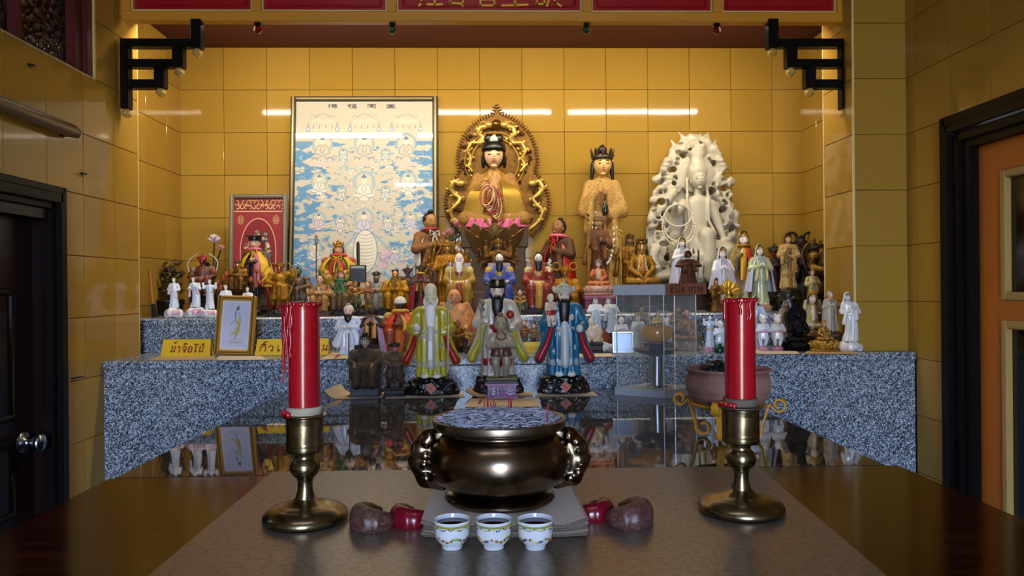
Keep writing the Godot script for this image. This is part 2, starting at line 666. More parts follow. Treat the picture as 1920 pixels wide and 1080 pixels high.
const XL := -1.325
const XR := 1.51
const XA := -1.441
func setting() -> void:
	var none := func(_a, _b): return false
	# floor, ceilings
	var f := struct("floor")
	block(f, "floor_slab", mat(hx("5a4a3c"), 0.35), -1.6, 1.7, -0.1, 0.0, -3.0, 3.62)
	var c := struct("ceiling")
	block(c, "ceiling_slab", mat(hx("8d8577"), 0.8), -1.6, 1.7, 3.2, 3.3, -3.0, 3.62)
	block(c, "niche_soffit", M.dark_red, XL - 0.2, XR, 2.64, 3.2, 2.735, 3.52)
	# back wall of the niche
	var w := struct("wall_back")
	block(w, "grout", M.grout, -1.6, 1.7, 0.0, 3.2, BACK, BACK + 0.1)
	tiles(w, 2, -BACK, 1.0, steps(XA, XR, -0.035), steps(1.39, 2.64, 2.04), none)
	# right wall with the square pillar
	w = struct("wall_right")
	block(w, "grout", M.grout, XR, XR + 0.12, 0.0, 3.2, 2.40, BACK + 0.1)
	block(w, "grout", M.grout, XR, XR + 0.12, 2.04, 3.2, -3.0, 2.40)
	block(w, "grout", M.grout, XR, XR + 0.12, 0.0, 2.04, -3.0, 1.45)
	block(w, "pillar_core", M.grout, 1.316, XR, 0.0, 3.2, 2.626, 2.85)
	tiles(w, 2, -2.626, 1.0, [1.313, XR - 0.004], steps(1.24, 3.2, 2.04), none)
	tiles(w, 0, 1.316, -1.0, [2.624, 2.85], steps(1.24, 2.9, 2.04), none)
	tiles(w, 0, XR, -1.0, steps(2.85, BACK - 0.004, 3.15), steps(1.39, 2.64, 2.04), none)
	tiles(w, 0, XR, -1.0, steps(1.45, 2.622, 2.37), steps(0.64, 3.2, 2.04), func(d, y): return (d < 2.40 and y < 2.04) or (d > 2.56 and y < 1.24))
	block(w, "corner_trim", M.trim_white, 1.308, 1.3145, 1.26, 3.0, 2.6175, 2.624)
	block(w, "corner_trim", M.trim_white, 1.308, 1.3145, 1.26, 2.64, 2.85, 2.855)
	# left wall, open for the door and the window
	w = struct("wall_left")
	var bk := func(y0, y1, d0, d1): block(w, "grout", M.grout, XL - 0.115, XL, y0, y1, d0, d1)
	bk.call(0.0, 3.2, 2.54, 2.84)
	bk.call(0.0, 2.216, 2.34, 2.54)
	bk.call(1.816, 2.216, -3.0, 2.34)
	bk.call(0.0, 1.816, -3.0, 1.35)
	bk.call(3.05, 3.2, -3.0, 2.54)
	bk.call(2.216, 3.05, -3.0, 0.6)
	tiles(w, 0, XL, 1.0, [2.347, 2.46, 2.66, 2.84], steps(0.616, 1.816, 1.816), none)
	tiles(w, 0, XL, 1.0, steps(1.35, 2.84, 2.66), steps(1.816, 2.216, 1.816), none)
	tiles(w, 0, XL, 1.0, [2.547, 2.66, 2.84], steps(2.216, 3.2, 1.816), none)
	block(w, "niche_side", M.grout, XA - 0.1, XA, 0.0, 2.64, 2.84, BACK)
	tiles(w, 0, XA, 1.0, steps(2.84, BACK - 0.004, 3.16), steps(1.39, 2.64, 2.04), none)
	block(w, "corner_trim", M.trim_white, XL - 0.002, XL + 0.0045, 1.26, 3.0, 2.84, 2.8465)
	# wall above the niche, behind the board
	w = struct("wall_upper")
	block(w, "lintel", M.dark_red, XL, 1.316, 2.64, 3.2, 2.70, 2.735)
	# the hall's front wall behind the camera, with the wide doorway that lets the day in
	w = struct("wall_front")
	for q in [[-1.6, -0.5, 0.0, 3.2], [0.5, 1.7, 0.0, 3.2], [-0.5, 0.5, 2.75, 3.2]]:
		block(w, "front_panel", mat(hx("a58549"), 0.5), q[0], q[1], q[2], q[3], -3.0, -2.9)
	left_window()
	left_door()
	right_door()
	counters()
	name_board()
	for s in [-1, 1]:
		bracket(s)
	wall_bits()

func left_window() -> void:
	var w := struct("window_1")
	var wood := mat(hx("4a1016"), 0.4)
	var gl := StandardMaterial3D.new()   # moulded obscure glass with darkness behind it
	gl.albedo_color = hx("07090a")
	gl.roughness = 0.08
	gl.normal_enabled = true
	gl.normal_texture = noise_tex(0.03, FastNoiseLite.TYPE_CELLULAR, [], 256, 2, 10.0, 51)
	gl.normal_scale = 1.0
	tri_map(gl, 4.0)
	var x := XL - 0.04
	for q in [[2.455, 2.51], [2.16, 2.185], [1.9, 1.925], [1.62, 1.645], [1.2, 1.225]]:
		block(w, "mullion", wood, x - 0.03, x + 0.025, 2.216, 3.05, q[0], q[1], 0.004)
	for y in [2.216, 2.52, 2.82]:
		block(w, "transom", wood, x - 0.028, x + 0.02, y, y + 0.02, 0.6, 2.51, 0.004)
	var ds := [0.6, 1.2, 1.63, 1.91, 2.17, 2.47]
	for i in 5:
		for j in 3:
			block(w, "pane", gl, x - 0.012, x - 0.004, [2.226, 2.53, 2.83][j], [2.53, 2.83, 3.05][j], ds[i], ds[i + 1])
	block(w, "sill", M.trim_white, XL - 0.05, XL + 0.006, 2.208, 2.218, 0.6, 2.545, 0.002)
	block(w, "edge_bead", M.trim_white, XL - 0.05, XL + 0.006, 2.216, 3.05, 2.531, 2.545, 0.002)
	block(w, "jamb", wood, XL - 0.1, XL + 0.002, 2.216, 3.05, 2.50, 2.531)
	block(w, "backing", M.black, XL - 0.115, XL - 0.10, 2.2, 3.06, 0.6, 2.54)

func left_door() -> void:
	var w := struct("door_1")
	var dm: Material = M.door_dark
	for k in 3:   # stepped casing
		var o: float = [0.0, 0.022, 0.05][k]
		var h: float = [0.018, 0.028, 0.012][k]
		var wd: float = [0.022, 0.03, 0.022][k]
		block(w, "casing", M.black_wood, XL - 0.02, XL + h, 0.0, 1.822 - o, 2.345 - o - wd, 2.345 - o, 0.003)
		block(w, "casing", M.black_wood, XL - 0.02, XL + h, 1.822 - o - wd, 1.822 - o, 1.35, 2.345 - o - wd * 0.5, 0.003)
	block(w, "jamb", dm, XL - 0.115, XL, 0.0, 1.75, 2.277, 2.34)
	block(w, "jamb", dm, XL - 0.115, XL, 1.72, 1.75, 1.4, 2.277)
	var lf := XL - 0.05
	block(w, "leaf", dm, lf - 0.04, lf, 0.0, 1.72, 1.35, 2.277)
	# raised mouldings round the leaf's panels; the upper one has a scrolled top
	var top := MB.new()
	var pts := [Vector3(lf, 1.14, -2.175), Vector3(lf, 1.49, -2.175), Vector3(lf, 1.50, -2.155), Vector3(lf, 1.505, -2.10), Vector3(lf, 1.53, -2.03), Vector3(lf, 1.58, -1.96), Vector3(lf, 1.61, -1.82), Vector3(lf, 1.62, -1.7), Vector3(lf, 1.62, -1.45), Vector3(lf, 1.14, -1.45)]
	top.tube(pts, 0.011, 8, 1.0, true)
	build(top, "moulding", M.black_wood, w)
	for q in [[0.86, 1.07], [0.30, 0.80]]:
		var b := MB.new()
		b.tube([Vector3(lf, q[0], -2.175), Vector3(lf, q[1], -2.175), Vector3(lf, q[1], -1.45), Vector3(lf, q[0], -1.45)], 0.011, 8, 1.0, true)
		build(b, "moulding", M.black_wood, w)
	for s in 2:   # carved scroll in the lock panel
		var b := MB.new()
		var sp := []
		for i in 26:
			var t := i / 25.0
			var a := t * TAU * 1.4 + s * PI
			sp.append(Vector3(lf + 0.002, 0.965 + sin(a) * (0.065 - 0.045 * t), -(2.06 - s * 0.13) + cos(a) * (0.065 - 0.045 * t)))
		b.tube(sp, 0.007, 6)
		build(b, "scroll", M.black_wood, w)
	var b := MB.new()
	b.xf = Transform3D(Basis(Vector3.FORWARD, PI / 2), Vector3(lf, 1.058, -2.222))
	b.lathe([[0.0, 0.0], [0.033, 0.0], [0.033, 0.004], [0.028, 0.009], [0.012, 0.012], [0.011, 0.03], [0.02, 0.037], [0.026, 0.048], [0.026, 0.055], [0.02, 0.063], [0.0, 0.066]], 24)
	build(b, "door_knob", M.steel, w, "polished steel door knob")

func right_door() -> void:
	var w := struct("door_2")
	for k in 3:
		var o: float = [0.0, 0.03, 0.062][k]
		var h: float = [0.02, 0.03, 0.014][k]
		block(w, "casing", M.black_wood, XR - h, XR + 0.02, 0.0, 2.045 - o, 2.405 - o - 0.03, 2.405 - o, 0.003)
		block(w, "casing", M.black_wood, XR - h, XR + 0.02, 2.015 - o, 2.045 - o, 1.45, 2.405 - o - 0.015, 0.003)
	block(w, "jamb", M.black_wood, XR, XR + 0.12, 0.0, 1.97, 2.28, 2.32)
	block(w, "jamb", M.black_wood, XR, XR + 0.12, 1.93, 1.97, 1.5, 2.28)
	var lf := XR + 0.03
	var d1 := 2.285
	var st := [[0.0, 1.94, 2.18, d1], [0.0, 1.94, 1.45, 1.6], [1.84, 1.94, 1.6, 2.18], [1.39, 1.45, 1.6, 2.18], [0.62, 0.72, 1.6, 2.18]]
	for q in st:
		block(w, "rail", M.orange, lf, lf + 0.04, q[0], q[1], q[2], q[3], 0.002)
	block(w, "panel", M.orange, lf + 0.015, lf + 0.03, 0.0, 0.62, 1.6, 2.18)
	for q in [[1.45, 1.84], [0.72, 1.39]]:
		for e in [[q[0], q[1], 2.155, 2.18], [q[0], q[1], 1.6, 1.625], [q[0], q[0] + 0.025, 1.625, 2.155], [q[1] - 0.025, q[1], 1.625, 2.155]]:
			block(w, "bead", M.cream, lf - 0.006, lf + 0.03, e[0], e[1], e[2], e[3], 0.004)
		block(w, "pane", mat(hx("0a0809"), 0.08), lf + 0.012, lf + 0.018, q[0] + 0.02, q[1] - 0.02, 1.62, 2.16)
	for e in [[0.05, 0.6, 2.1, 2.12], [0.58, 0.6, 1.65, 2.1]]:
		block(w, "bead", M.cream, lf - 0.006, lf + 0.02, e[0], e[1], e[2], e[3], 0.004)

func counters() -> void:
	var t := thing("granite_counter", "speckled blue-grey granite counter carrying the lower rows of statues, wall to wall", "counter")
	block(t, "front_face", M.granite, XL + 0.0075, XR - 0.008, 0.0, TIER1 - 0.03, COUNTER + 0.015, COUNTER + 0.04)
	block(t, "counter_top", M.granite, XL + 0.0075, XR - 0.008, TIER1 - 0.03, TIER1, COUNTER, 2.618, 0.006)
	block(t, "counter_top", M.granite, XL + 0.0075, 1.306, TIER1 - 0.03, TIER1, 2.616, 2.84)
	block(t, "counter_top", M.granite, XL + 0.0075, 1.306, TIER1 - 0.03, TIER1, 2.84, 2.96)
	block(t, "core", M.grout, XL + 0.01, 1.3, 0.0, TIER1 - 0.032, COUNTER + 0.042, 2.83)
	t = thing("granite_step", "upper granite step behind the yellow signs, carrying the rear statues", "step")
	block(t, "riser", M.granite, XA + 0.008, XR - 0.01, TIER1, TIER1 + 0.104, 2.912, 2.932)
	block(t, "tread", M.granite, XA + 0.008, XR - 0.01, TIER1 + 0.104, TIER2, 2.90, BACK - 0.008, 0.006)
	block(t, "core", M.grout, XA + 0.008, XR - 0.01, TIER1, TIER1 + 0.1, 3.1, BACK - 0.008)
	# granite tongue in front of the counter
	t = thing("granite_tongue", "dark polished granite ledge mirroring the statues, between counter and wooden table", "ledge")
	block(t, "slab_top", M.slab, -0.705, 0.765, SLAB - 0.03, SLAB, 1.418, COUNTER + 0.012)
	block(t, "slab_side", M.slab, -0.70, -0.67, 0.0, SLAB - 0.03, 1.43, COUNTER + 0.012)
	block(t, "slab_side", M.slab, 0.73, 0.76, 0.0, SLAB - 0.03, 1.43, COUNTER + 0.012)
	t = thing("altar_table", "glossy dark brown wooden altar table in the foreground", "table")
	block(t, "table_top", M.table_wood, -0.715, 0.79, SLAB - 0.035, SLAB, 0.45, 1.414, 0.002)
	for q in [[-0.69, 0.5], [0.71, 0.5], [-0.69, 1.34], [0.71, 1.34]]:
		block(t, "leg", M.table_wood, q[0], q[0] + 0.06, 0.0, SLAB - 0.035, q[1], q[1] + 0.06, 0.004)
	for q in [[0.5, 0.53], [1.36, 1.39]]:
		block(t, "apron", M.table_wood, -0.63, 0.71, SLAB - 0.135, SLAB - 0.035, q[0], q[1])
	var b := MB.new()
	var q := [on(280, 1080, SLAB), on(1660, 1080, SLAB), on(1420, 876, SLAB), on(512, 886, SLAB)]
	q[0] = q[3] + (q[0] - q[3]) * 2.0
	q[1] = q[2] + (q[1] - q[2]) * 2.0
	var lo := q.map(func(p): return Vector3(p.x, SLAB, p.z))
	var hi := q.map(func(p): return Vector3(p.x, SLAB + 0.002, p.z))
	b.face(hi)
	for i in 4:
		var j := (i + 1) % 4
		b.face([lo[i], lo[j], hi[j], hi[i]])
	var s := build(b, numbered("metal_sheet"), M.sheet_metal, self)
	tag(s, "worn brownish metal sheet covering the middle of the wooden table", "metal sheet")

func name_board() -> void:
	var d := 2.70
	var t := thing("name_board", "yellow-framed board of red panels with gold writing hanging across the niche", "sign board")
	var yb := at(900, 42, d).y
	var y1 := yb + 0.33
	var X := func(px): return at(px, 30, d).x
	block(t, "bottom_rail", M.yellow_frame, X.call(230), X.call(1585), yb, yb + 0.037, d - 0.01, d + 0.03, 0.003)
	block(t, "top_rail", M.yellow_frame, X.call(230), X.call(1585), y1 - 0.037, y1, d - 0.01, d + 0.03, 0.003)
	var posts := [[230, 246], [473, 491], [726, 744], [1091, 1109], [1336, 1354], [1568, 1585]]
	for q in posts:
		block(t, "post", M.yellow_frame, X.call(q[0]), X.call(q[1]), yb + 0.037, y1 - 0.037, d - 0.008, d + 0.028, 0.002)
	for i in 5:
		var a: float = X.call(posts[i][1])
		var e: float = X.call(posts[i + 1][0])
		var p := block(t, "panel", M.red_panel, a, e, yb + 0.037, y1 - 0.037, d + 0.012, d + 0.024)
		for q in [[a, e, yb + 0.037, yb + 0.045], [a, a + 0.006, yb + 0.045, y1 - 0.045], [e - 0.006, e, yb + 0.045, y1 - 0.045]]:
			block(p, "cream_bead", M.trim_white, q[0], q[1], q[2], q[3], d - 0.002, d + 0.014, 0.002)
		for q in [[a + 0.02, e - 0.02, yb + 0.058, yb + 0.066], [a + 0.02, a + 0.028, yb + 0.066, y1 - 0.05], [e - 0.028, e - 0.02, yb + 0.066, y1 - 0.05]]:
			block(p, "red_moulding", M.red_panel, q[0], q[1], q[2], q[3], d + 0.006, d + 0.014, 0.003)
		if i == 2:
			# five brushed characters; the frame of the picture shows only their feet
			var base: float = at(900, 9, d).y
			var gl := [
				[[[0.05, 0.9], [0.2, 0.1], [0.1, 0.0]], [[0.3, 0.75], [0.3, 0.2]], [[0.5, 0.95], [0.9, 0.9], [0.55, 0.5]], [[0.5, 0.5], [0.95, 0.5]], [[0.6, 0.3], [0.85, 0.3]], [[0.72, 0.5], [0.72, 0.05]], [[0.45, 0.03], [1.0, 0.03]]],
				[[[0.0, 0.75], [1.0, 0.78]], [[0.5, 1.0], [0.5, 0.45]], [[0.2, 0.45], [0.8, 0.45], [0.75, 0.0]], [[0.2, 0.45], [0.25, 0.08], [0.75, 0.05]]],
				[[[0.2, 1.0], [0.3, 0.85]], [[0.8, 1.0], [0.7, 0.85]], [[0.1, 0.8], [0.9, 0.8]], [[0.0, 0.55], [1.0, 0.55]], [[0.22, 0.42], [0.78, 0.42], [0.78, 0.0]], [[0.22, 0.42], [0.22, 0.0], [0.78, 0.0]], [[0.25, 0.2], [0.75, 0.2]]],
				[[[0.1, 0.95], [0.5, 0.95]], [[0.2, 0.95], [0.2, 0.6]], [[0.45, 0.95], [0.45, 0.6]], [[0.1, 0.6], [0.5, 0.62]], [[0.6, 0.9], [0.9, 0.9], [0.9, 0.65], [0.6, 0.65], [0.6, 0.9]], [[0.15, 0.45], [0.85, 0.45]], [[0.5, 0.45], [0.5, 0.0]], [[0.2, 0.25], [0.8, 0.25]], [[0.0, 0.0], [1.0, 0.03]]],
				[[[0.05, 0.9], [0.5, 0.9]], [[0.1, 0.7], [0.45, 0.7]], [[0.08, 0.4], [0.42, 0.4], [0.4, 0.05], [0.1, 0.05], [0.08, 0.4]], [[0.65, 1.0], [0.55, 0.75]], [[0.55, 0.75], [1.0, 0.8]], [[0.85, 0.8], [0.5, 0.0]], [[0.6, 0.5], [0.85, 0.1], [1.05, 0.0]]],
			]
			for k in 5:
				var gx: float = X.call([805, 856, 914, 966, 1026][k])
				var bb := strokes(gl[k], Vector3(gx - 0.045, base, -d - 0.009), Vector2(0.09, 0.11), 0.0075, 0.004)
				build(bb, "character", M.gold_leaf, p, "gold brushed character")
	# little faceted lantern drops under the rail
	var k := 0
	for q in [[482, "d01818", "red"], [735, "1d6b2c", "green"], [1100, "1d6b2c", "green"], [1345, "d01818", "red"]]:
		var o := thing("faceted_drop", "small faceted %s drop under the name board, %s" % [q[2], ["beside the left bracket", "left of the sign's middle panel", "right of the sign's middle panel", "beside the right bracket"][k]], "ornament", Vector3(at(q[0], 50, d).x, yb, -d - 0.01), 0.0, "faceted drops under the board")
		drop(o, hx(q[1]).darkened(0.45), 0.024)
		k += 1

func drop(o: Node3D, c: Color, s: float) -> void:   # a cube with its corners cut, on a short neck
	var b := MB.new()
	b.box(Vector3(0, -0.006, 0), Vector3(s * 0.9, 0.012, s * 0.9), 0.002)
	build(b, "neck", M.black_wood, o)
	b = MB.new()
	b.xf = Transform3D(Basis(Vector3.UP, 0.0), Vector3(0, -0.012 - s * 0.55, 0))
	b.box(Vector3.ZERO, Vector3.ONE * s * 1.15, s * 0.36)
	build(b, "bead", mat(c, 0.25), o)

# strokes of a glyph in a unit box, as raised bars
func strokes(g: Array, pos: Vector3, size: Vector2, w: float, depth: float) -> MB:
	var b := MB.new()
	for s in g:
		for i in s.size() - 1:
			var p0 := Vector2(s[i][0], s[i][1]) * size
			var p1 := Vector2(s[i + 1][0], s[i + 1][1]) * size
			var dd := (p1 - p0).normalized() * w * 0.45
			var n := Vector2(-dd.y, dd.x).normalized() * w * 0.5
			p0 -= dd
			p1 += dd
			var q := PackedVector2Array([p0 - n, p1 - n, p1 + dd * 0.6, p1 + n, p0 + n, p0 - dd * 0.6])
			b.xf = Transform3D(Basis.IDENTITY, pos)
			b.prism(q, 0.0, depth)
	return b

func bracket(s: int) -> void:
	var d := 2.70
	var t := thing("fretwork_bracket", "black angular fretwork bracket with gold drops under the board's %s end" % ["left", "right"][int(s > 0)], "bracket", Vector3.ZERO, 0.0, "fretwork brackets")
	# the fret in the pixels of the left bracket; the right one is its mirror image about the board's middle
	var mid := 908.0
	var X := func(px): return at(px if s < 0 else 2 * mid - px + 2.0, 100, d).x
	var Y := func(py): return at(300 if s < 0 else 1515, py, d).y
	var bars := [[361, 380, 38, 92], [229, 361, 75, 90], [229, 244, 90, 205], [326, 346, 90, 128], [244, 326, 113, 128], [292, 311, 128, 166], [244, 292, 151, 167]]
	for q in bars:
		var a: float = X.call(q[0])
		var e: float = X.call(q[1])
		block(t, "bar", M.black_wood, minf(a, e), maxf(a, e), Y.call(q[3]), Y.call(q[2]), d - 0.02, d + 0.02, 0.0025)
	for q in [[370, 92], [336, 128], [301, 166], [237, 205]]:
		var b := MB.new()
		b.xf = Transform3D(Basis(Vector3.FORWARD, PI / 4), Vector3(X.call(q[0] + 0.0), Y.call(q[1]) - 0.014, -d))
		b.box(Vector3.ZERO, Vector3.ONE * 0.03, 0.008)
		build(b, "gold_drop", mat(hx("c9a65a"), 0.35, 0.3), t, "gold faceted drop")

func wall_bits() -> void:
	# a bare lamp rail on the left wall
	var t := thing("wall_rail", "brown metal tube rail with a black end cap on the left wall", "rail")
	var e := side_wall(136, 246, XL + 0.035)
	var b := MB.new()
	b.tube([Vector3(XL + 0.035, e.y, e.z), Vector3(XL + 0.035, e.y, e.z + 1.0)], 0.021, 14)
	build(b, "tube", mat(hx("5d4a30"), 0.35, 0.3), t)
	b = MB.new()
	b.tube([Vector3(XL + 0.03, e.y, e.z - 0.03), Vector3(XL + 0.03, e.y, e.z)], 0.017, 12)
	b.tube([Vector3(XL + 0.006, e.y - 0.012, e.z + 0.012), Vector3(XL + 0.03, e.y - 0.012, e.z + 0.012)], 0.008, 8)
	build(b, "end_cap", M.black, t)
	var lab := ["small dark wall plug high under the left window", "small dark screw on the left wall below the rail", "short black cable stub on the left wall beside the door"]
	for k in 3:
		var q := side_wall([53, 151, 134][k], [121, 325, 709][k], XL + 0.006)
		b = MB.new()
		if k < 2:
			b.tube([Vector3(0, 0, 0), Vector3(0.012, -0.001, 0), Vector3(0.02, -0.004, 0)], [0.004, 0.003, 0.0025], 8)
			b.ell(Vector3(0.006, -0.006, 0.001), Vector3(0.003, 0.006, 0.003), 8, 6)
		else:
			b.tube([Vector3(0, 0, 0.0), Vector3(0.01, 0.0005, -0.02), Vector3(0.012, 0, -0.045)], 0.003, 6)
		var o := build(b, numbered(["wall_plug", "wall_screw", "cable_stub"][k]), M.black, self)
		o.position = q
		tag(o, lab[k], ["plug", "screw", "cable"][k])

# ---------------------------------------------------------------- sculpting: smooth unions of capsules, ellipsoids and draped skirts on a grid, meshed as surface nets
class Sdf:
	var o: Vector3
	var h: float
	var nx: int
	var ny: int
	var nz: int
	var f := PackedFloat32Array()
	var best := PackedFloat32Array()
	var sl := PackedByteArray()
	var mirror := false

	func _init(lo: Vector3, hi: Vector3, cell: float) -> void:
		o = lo
		h = cell
		nx = int((hi.x - lo.x) / cell) + 2
		ny = int((hi.y - lo.y) / cell) + 2
		nz = int((hi.z - lo.z) / cell) + 2
		f.resize(nx * ny * nz)
		f.fill(1.0)
		best.resize(nx * ny * nz)
		best.fill(1.0)
		sl.resize(nx * ny * nz)

	func span(lo: Vector3, hi: Vector3) -> Array:
		var a := (lo - o) / h
		var b := (hi - o) / h
		return [maxi(0, int(a.x)), mini(nx - 1, int(b.x) + 1), maxi(0, int(a.y)), mini(ny - 1, int(b.y) + 1), maxi(0, int(a.z)), mini(nz - 1, int(b.z) + 1)]

	func cap(a: Vector3, b: Vector3, ra: float, rb: float, slot := 0, k := 0.02) -> void:
		var m := maxf(ra, rb) + k + 2.0 * h
		var s := span(a.min(b) - Vector3.ONE * m, a.max(b) + Vector3.ONE * m)
		var ba := b - a
		var inv := 1.0 / maxf(ba.length_squared(), 1e-9)
		var dr := rb - ra
		for z in range(s[4], s[5] + 1):
			for y in range(s[2], s[3] + 1):
				var i: int = (z * ny + y) * nx + s[0]
				var q := Vector3(o.x + s[0] * h, o.y + y * h, o.z + z * h) - a
				for x in range(s[0], s[1] + 1):
					var t := clampf(q.dot(ba) * inv, 0.0, 1.0)
					var d := (q - ba * t).length() - ra - dr * t
					var e := f[i]
					if d - e < k:
						var w := maxf(k - absf(d - e), 0.0)
						f[i] = minf(d, e) - w * w / (4.0 * k)
						if d < best[i]:
							best[i] = d
							sl[i] = slot
					q.x += h
					i += 1

	func ell(c: Vector3, r: Vector3, slot := 0, k := 0.02, b := Basis.IDENTITY) -> void:
		var m := maxf(r.x, maxf(r.y, r.z))
		var ext := r if b == Basis.IDENTITY else Vector3.ONE * m
		ext += Vector3.ONE * (k + 2.0 * h)
		var s := span(c - ext, c + ext)
		var bt := b.transposed()
		var plain := b == Basis.IDENTITY
		for z in range(s[4], s[5] + 1):
			for y in range(s[2], s[3] + 1):
				var i: int = (z * ny + y) * nx + s[0]
				var q := Vector3(o.x + s[0] * h, o.y + y * h, o.z + z * h) - c
				for x in range(s[0], s[1] + 1):
					var w := (q if plain else bt * q) / r
					var k0 := w.length()
					var d := k0 * (k0 - 1.0) / maxf((w / r).length(), 1e-6)
					var e := f[i]
					if d - e < k:
						var g := maxf(k - absf(d - e), 0.0)
						f[i] = minf(d, e) - g * g / (4.0 * k)
						if d < best[i]:
							best[i] = d
							sl[i] = slot
					q.x += h
					i += 1

	func cut(c: Vector3, r: Vector3) -> void:
		var ext := r + Vector3.ONE * (2.0 * h)
		var s := span(c - ext, c + ext)
		for z in range(s[4], s[5] + 1):
			for y in range(s[2], s[3] + 1):
				for x in range(s[0], s[1] + 1):
					var w := (Vector3(o.x + x * h, o.y + y * h, o.z + z * h) - c) / r
					var k0 := w.length()
					var d := k0 * (k0 - 1.0) / maxf((w / r).length(), 1e-6)
					var i: int = (z * ny + y) * nx + x
					f[i] = maxf(f[i], -d)

	# rows of [y, rx, rz, cx, cz], bottom to top, with n folds of depth amp (per row factor fades upwards)
	func skirt(rows: Array, n: float, amp: float, slot := 0, k := 0.02, twist := 0.0, fade := 1.0) -> void:
		var mx := 0.0
		for r in rows:
			mx = maxf(mx, maxf(r[1] + absf(r[3]), r[2] + absf(r[4])))
		mx = mx * (1.0 + amp) + k + 2.0 * h
		var y0: float = rows[0][0]
		var y1: float = rows[-1][0]
		var s := span(Vector3(-mx, y0 - k - 2 * h, -mx), Vector3(mx, y1 + k + 2 * h, mx))
		for y in range(s[2], s[3] + 1):
			var py := o.y + y * h
			var yy := clampf(py, y0, y1)
			var j := 0
			while j < rows.size() - 2 and yy > rows[j + 1][0]:
				j += 1
			var t: float = (yy - rows[j][0]) / maxf(rows[j + 1][0] - rows[j][0], 1e-6)
			t = t * t * (3.0 - 2.0 * t) * 0.5 + t * 0.5
			var rx: float = lerpf(rows[j][1], rows[j + 1][1], t)
			var rz: float = lerpf(rows[j][2], rows[j + 1][2], t)
			var cx: float = lerpf(rows[j][3], rows[j + 1][3], t)
			var cz: float = lerpf(rows[j][4], rows[j + 1][4], t)
			var am := amp * clampf(1.0 - fade * (yy - y0) / (y1 - y0), 0.0, 1.0)
			var rr := minf(rx, rz)
			var out := maxf(y0 - py, py - y1)
			for z in range(s[4], s[5] + 1):
				var i: int = (z * ny + y) * nx + s[0]
				var pz := (o.z + z * h - cz) / rz
				for x in range(s[0], s[1] + 1):
					var px := (o.x + x * h - cx) / rx
					var l := sqrt(px * px + pz * pz)
					var d := (l - 1.0) * rr
					if am > 0.0 and absf(d) < 0.08:
						d -= am * rr * cos(n * atan2(px, pz) + twist * yy)
					d = maxf(d, out)
					var e := f[i]
					if d - e < k:
						var g := maxf(k - absf(d - e), 0.0)
						f[i] = minf(d, e) - g * g / (4.0 * k)
						if d < best[i]:
							best[i] = d
							sl[i] = slot
					i += 1

	func chain(pts: Array, rad: Array, slot := 0, k := 0.015) -> void:
		for i in pts.size() - 1:
			cap(pts[i], pts[i + 1], rad[i], rad[i + 1], slot, k)

	func net() -> Dictionary:
		var V := PackedVector3Array()
		var N := PackedVector3Array()
		var S := PackedByteArray()
		var I := PackedInt32Array()
		var id := PackedInt32Array()
		id.resize(f.size())
		id.fill(-1)
		var sy := nx
		var sz := nx * ny
		var off := [0, 1, sy, sy + 1, sz, sz + 1, sz + sy, sz + sy + 1]
		var ed := [[0, 1], [2, 3], [4, 5], [6, 7], [0, 2], [1, 3], [4, 6], [5, 7], [0, 4], [1, 5], [2, 6], [3, 7]]
		var band := 3.0 * h
		var g := PackedFloat32Array()
		g.resize(8)
		var cells := PackedInt32Array()
		for z in nz - 1:
			for y in ny - 1:
				var i := (z * ny + y) * nx
				for x in nx - 1:
					var v0 := f[i]
					if v0 < band and v0 > -band:
						var neg := 0
						for q in 8:
							g[q] = f[i + off[q]]
							if g[q] < 0.0:
								neg += 1
						if neg > 0 and neg < 8:
							var sum := Vector3.ZERO
							var cnt := 0
							for e in ed:
								var a := g[e[0]]
								var b := g[e[1]]
								if (a < 0.0) != (b < 0.0):
									var t := a / (a - b)
									var c0: int = e[0]
									var c1: int = e[1]
									var p0 := Vector3(c0 & 1, (c0 >> 1) & 1, c0 >> 2)
									sum += p0.lerp(Vector3(c1 & 1, (c1 >> 1) & 1, c1 >> 2), t)
									cnt += 1
							sum /= cnt
							id[i] = V.size()
							cells.push_back(i)
							V.push_back(o + (Vector3(x, y, z) + sum) * h)
							var n := Vector3(g[1] + g[3] + g[5] + g[7] - g[0] - g[2] - g[4] - g[6], g[2] + g[3] + g[6] + g[7] - g[0] - g[1] - g[4] - g[5], g[4] + g[5] + g[6] + g[7] - g[0] - g[1] - g[2] - g[3])
							N.push_back(n.normalized())
							var bi := 0
							for q in range(1, 8):
								if absf(g[q]) < absf(g[bi]):
									bi = q
							S.push_back(sl[i + off[bi]])
					i += 1
		for i in cells:
			for ax in 3:
				var st: int = [1, sy, sz][ax]
				var u: int = [sy, sz, 1][ax]
				var w: int = [sz, 1, sy][ax]
				var a := f[i]
				var b := f[i + st]
				if (a < 0.0) == (b < 0.0) or i - u - w < 0:
					continue
				var q0 := id[i]
				var q1 := id[i - u]
				var q2 := id[i - u - w]
				var q3 := id[i - w]
				if q0 < 0 or q1 < 0 or q2 < 0 or q3 < 0:
					continue
				if a < 0.0:
					I.append_array([q0, q1, q2, q0, q2, q3])
				else:
					I.append_array([q0, q2, q1, q0, q3, q2])
		return {"v": V, "n": N, "s": S, "i": I}

# a sculpted shape into a mesh builder, painted from a palette
func pour(b: MB, d: Dictionary, pal: Array) -> void:
	var base := b.v.size()
	var V: PackedVector3Array = d.v
	var S: PackedByteArray = d.s
	for i in V.size():
		b.v.push_back(b.xf * V[i])
		b.c.push_back(pal[S[i]])
	b.uv.resize(b.v.size())
	var I: PackedInt32Array = d.i
	for i in I:
		b.ix.push_back(base + i)

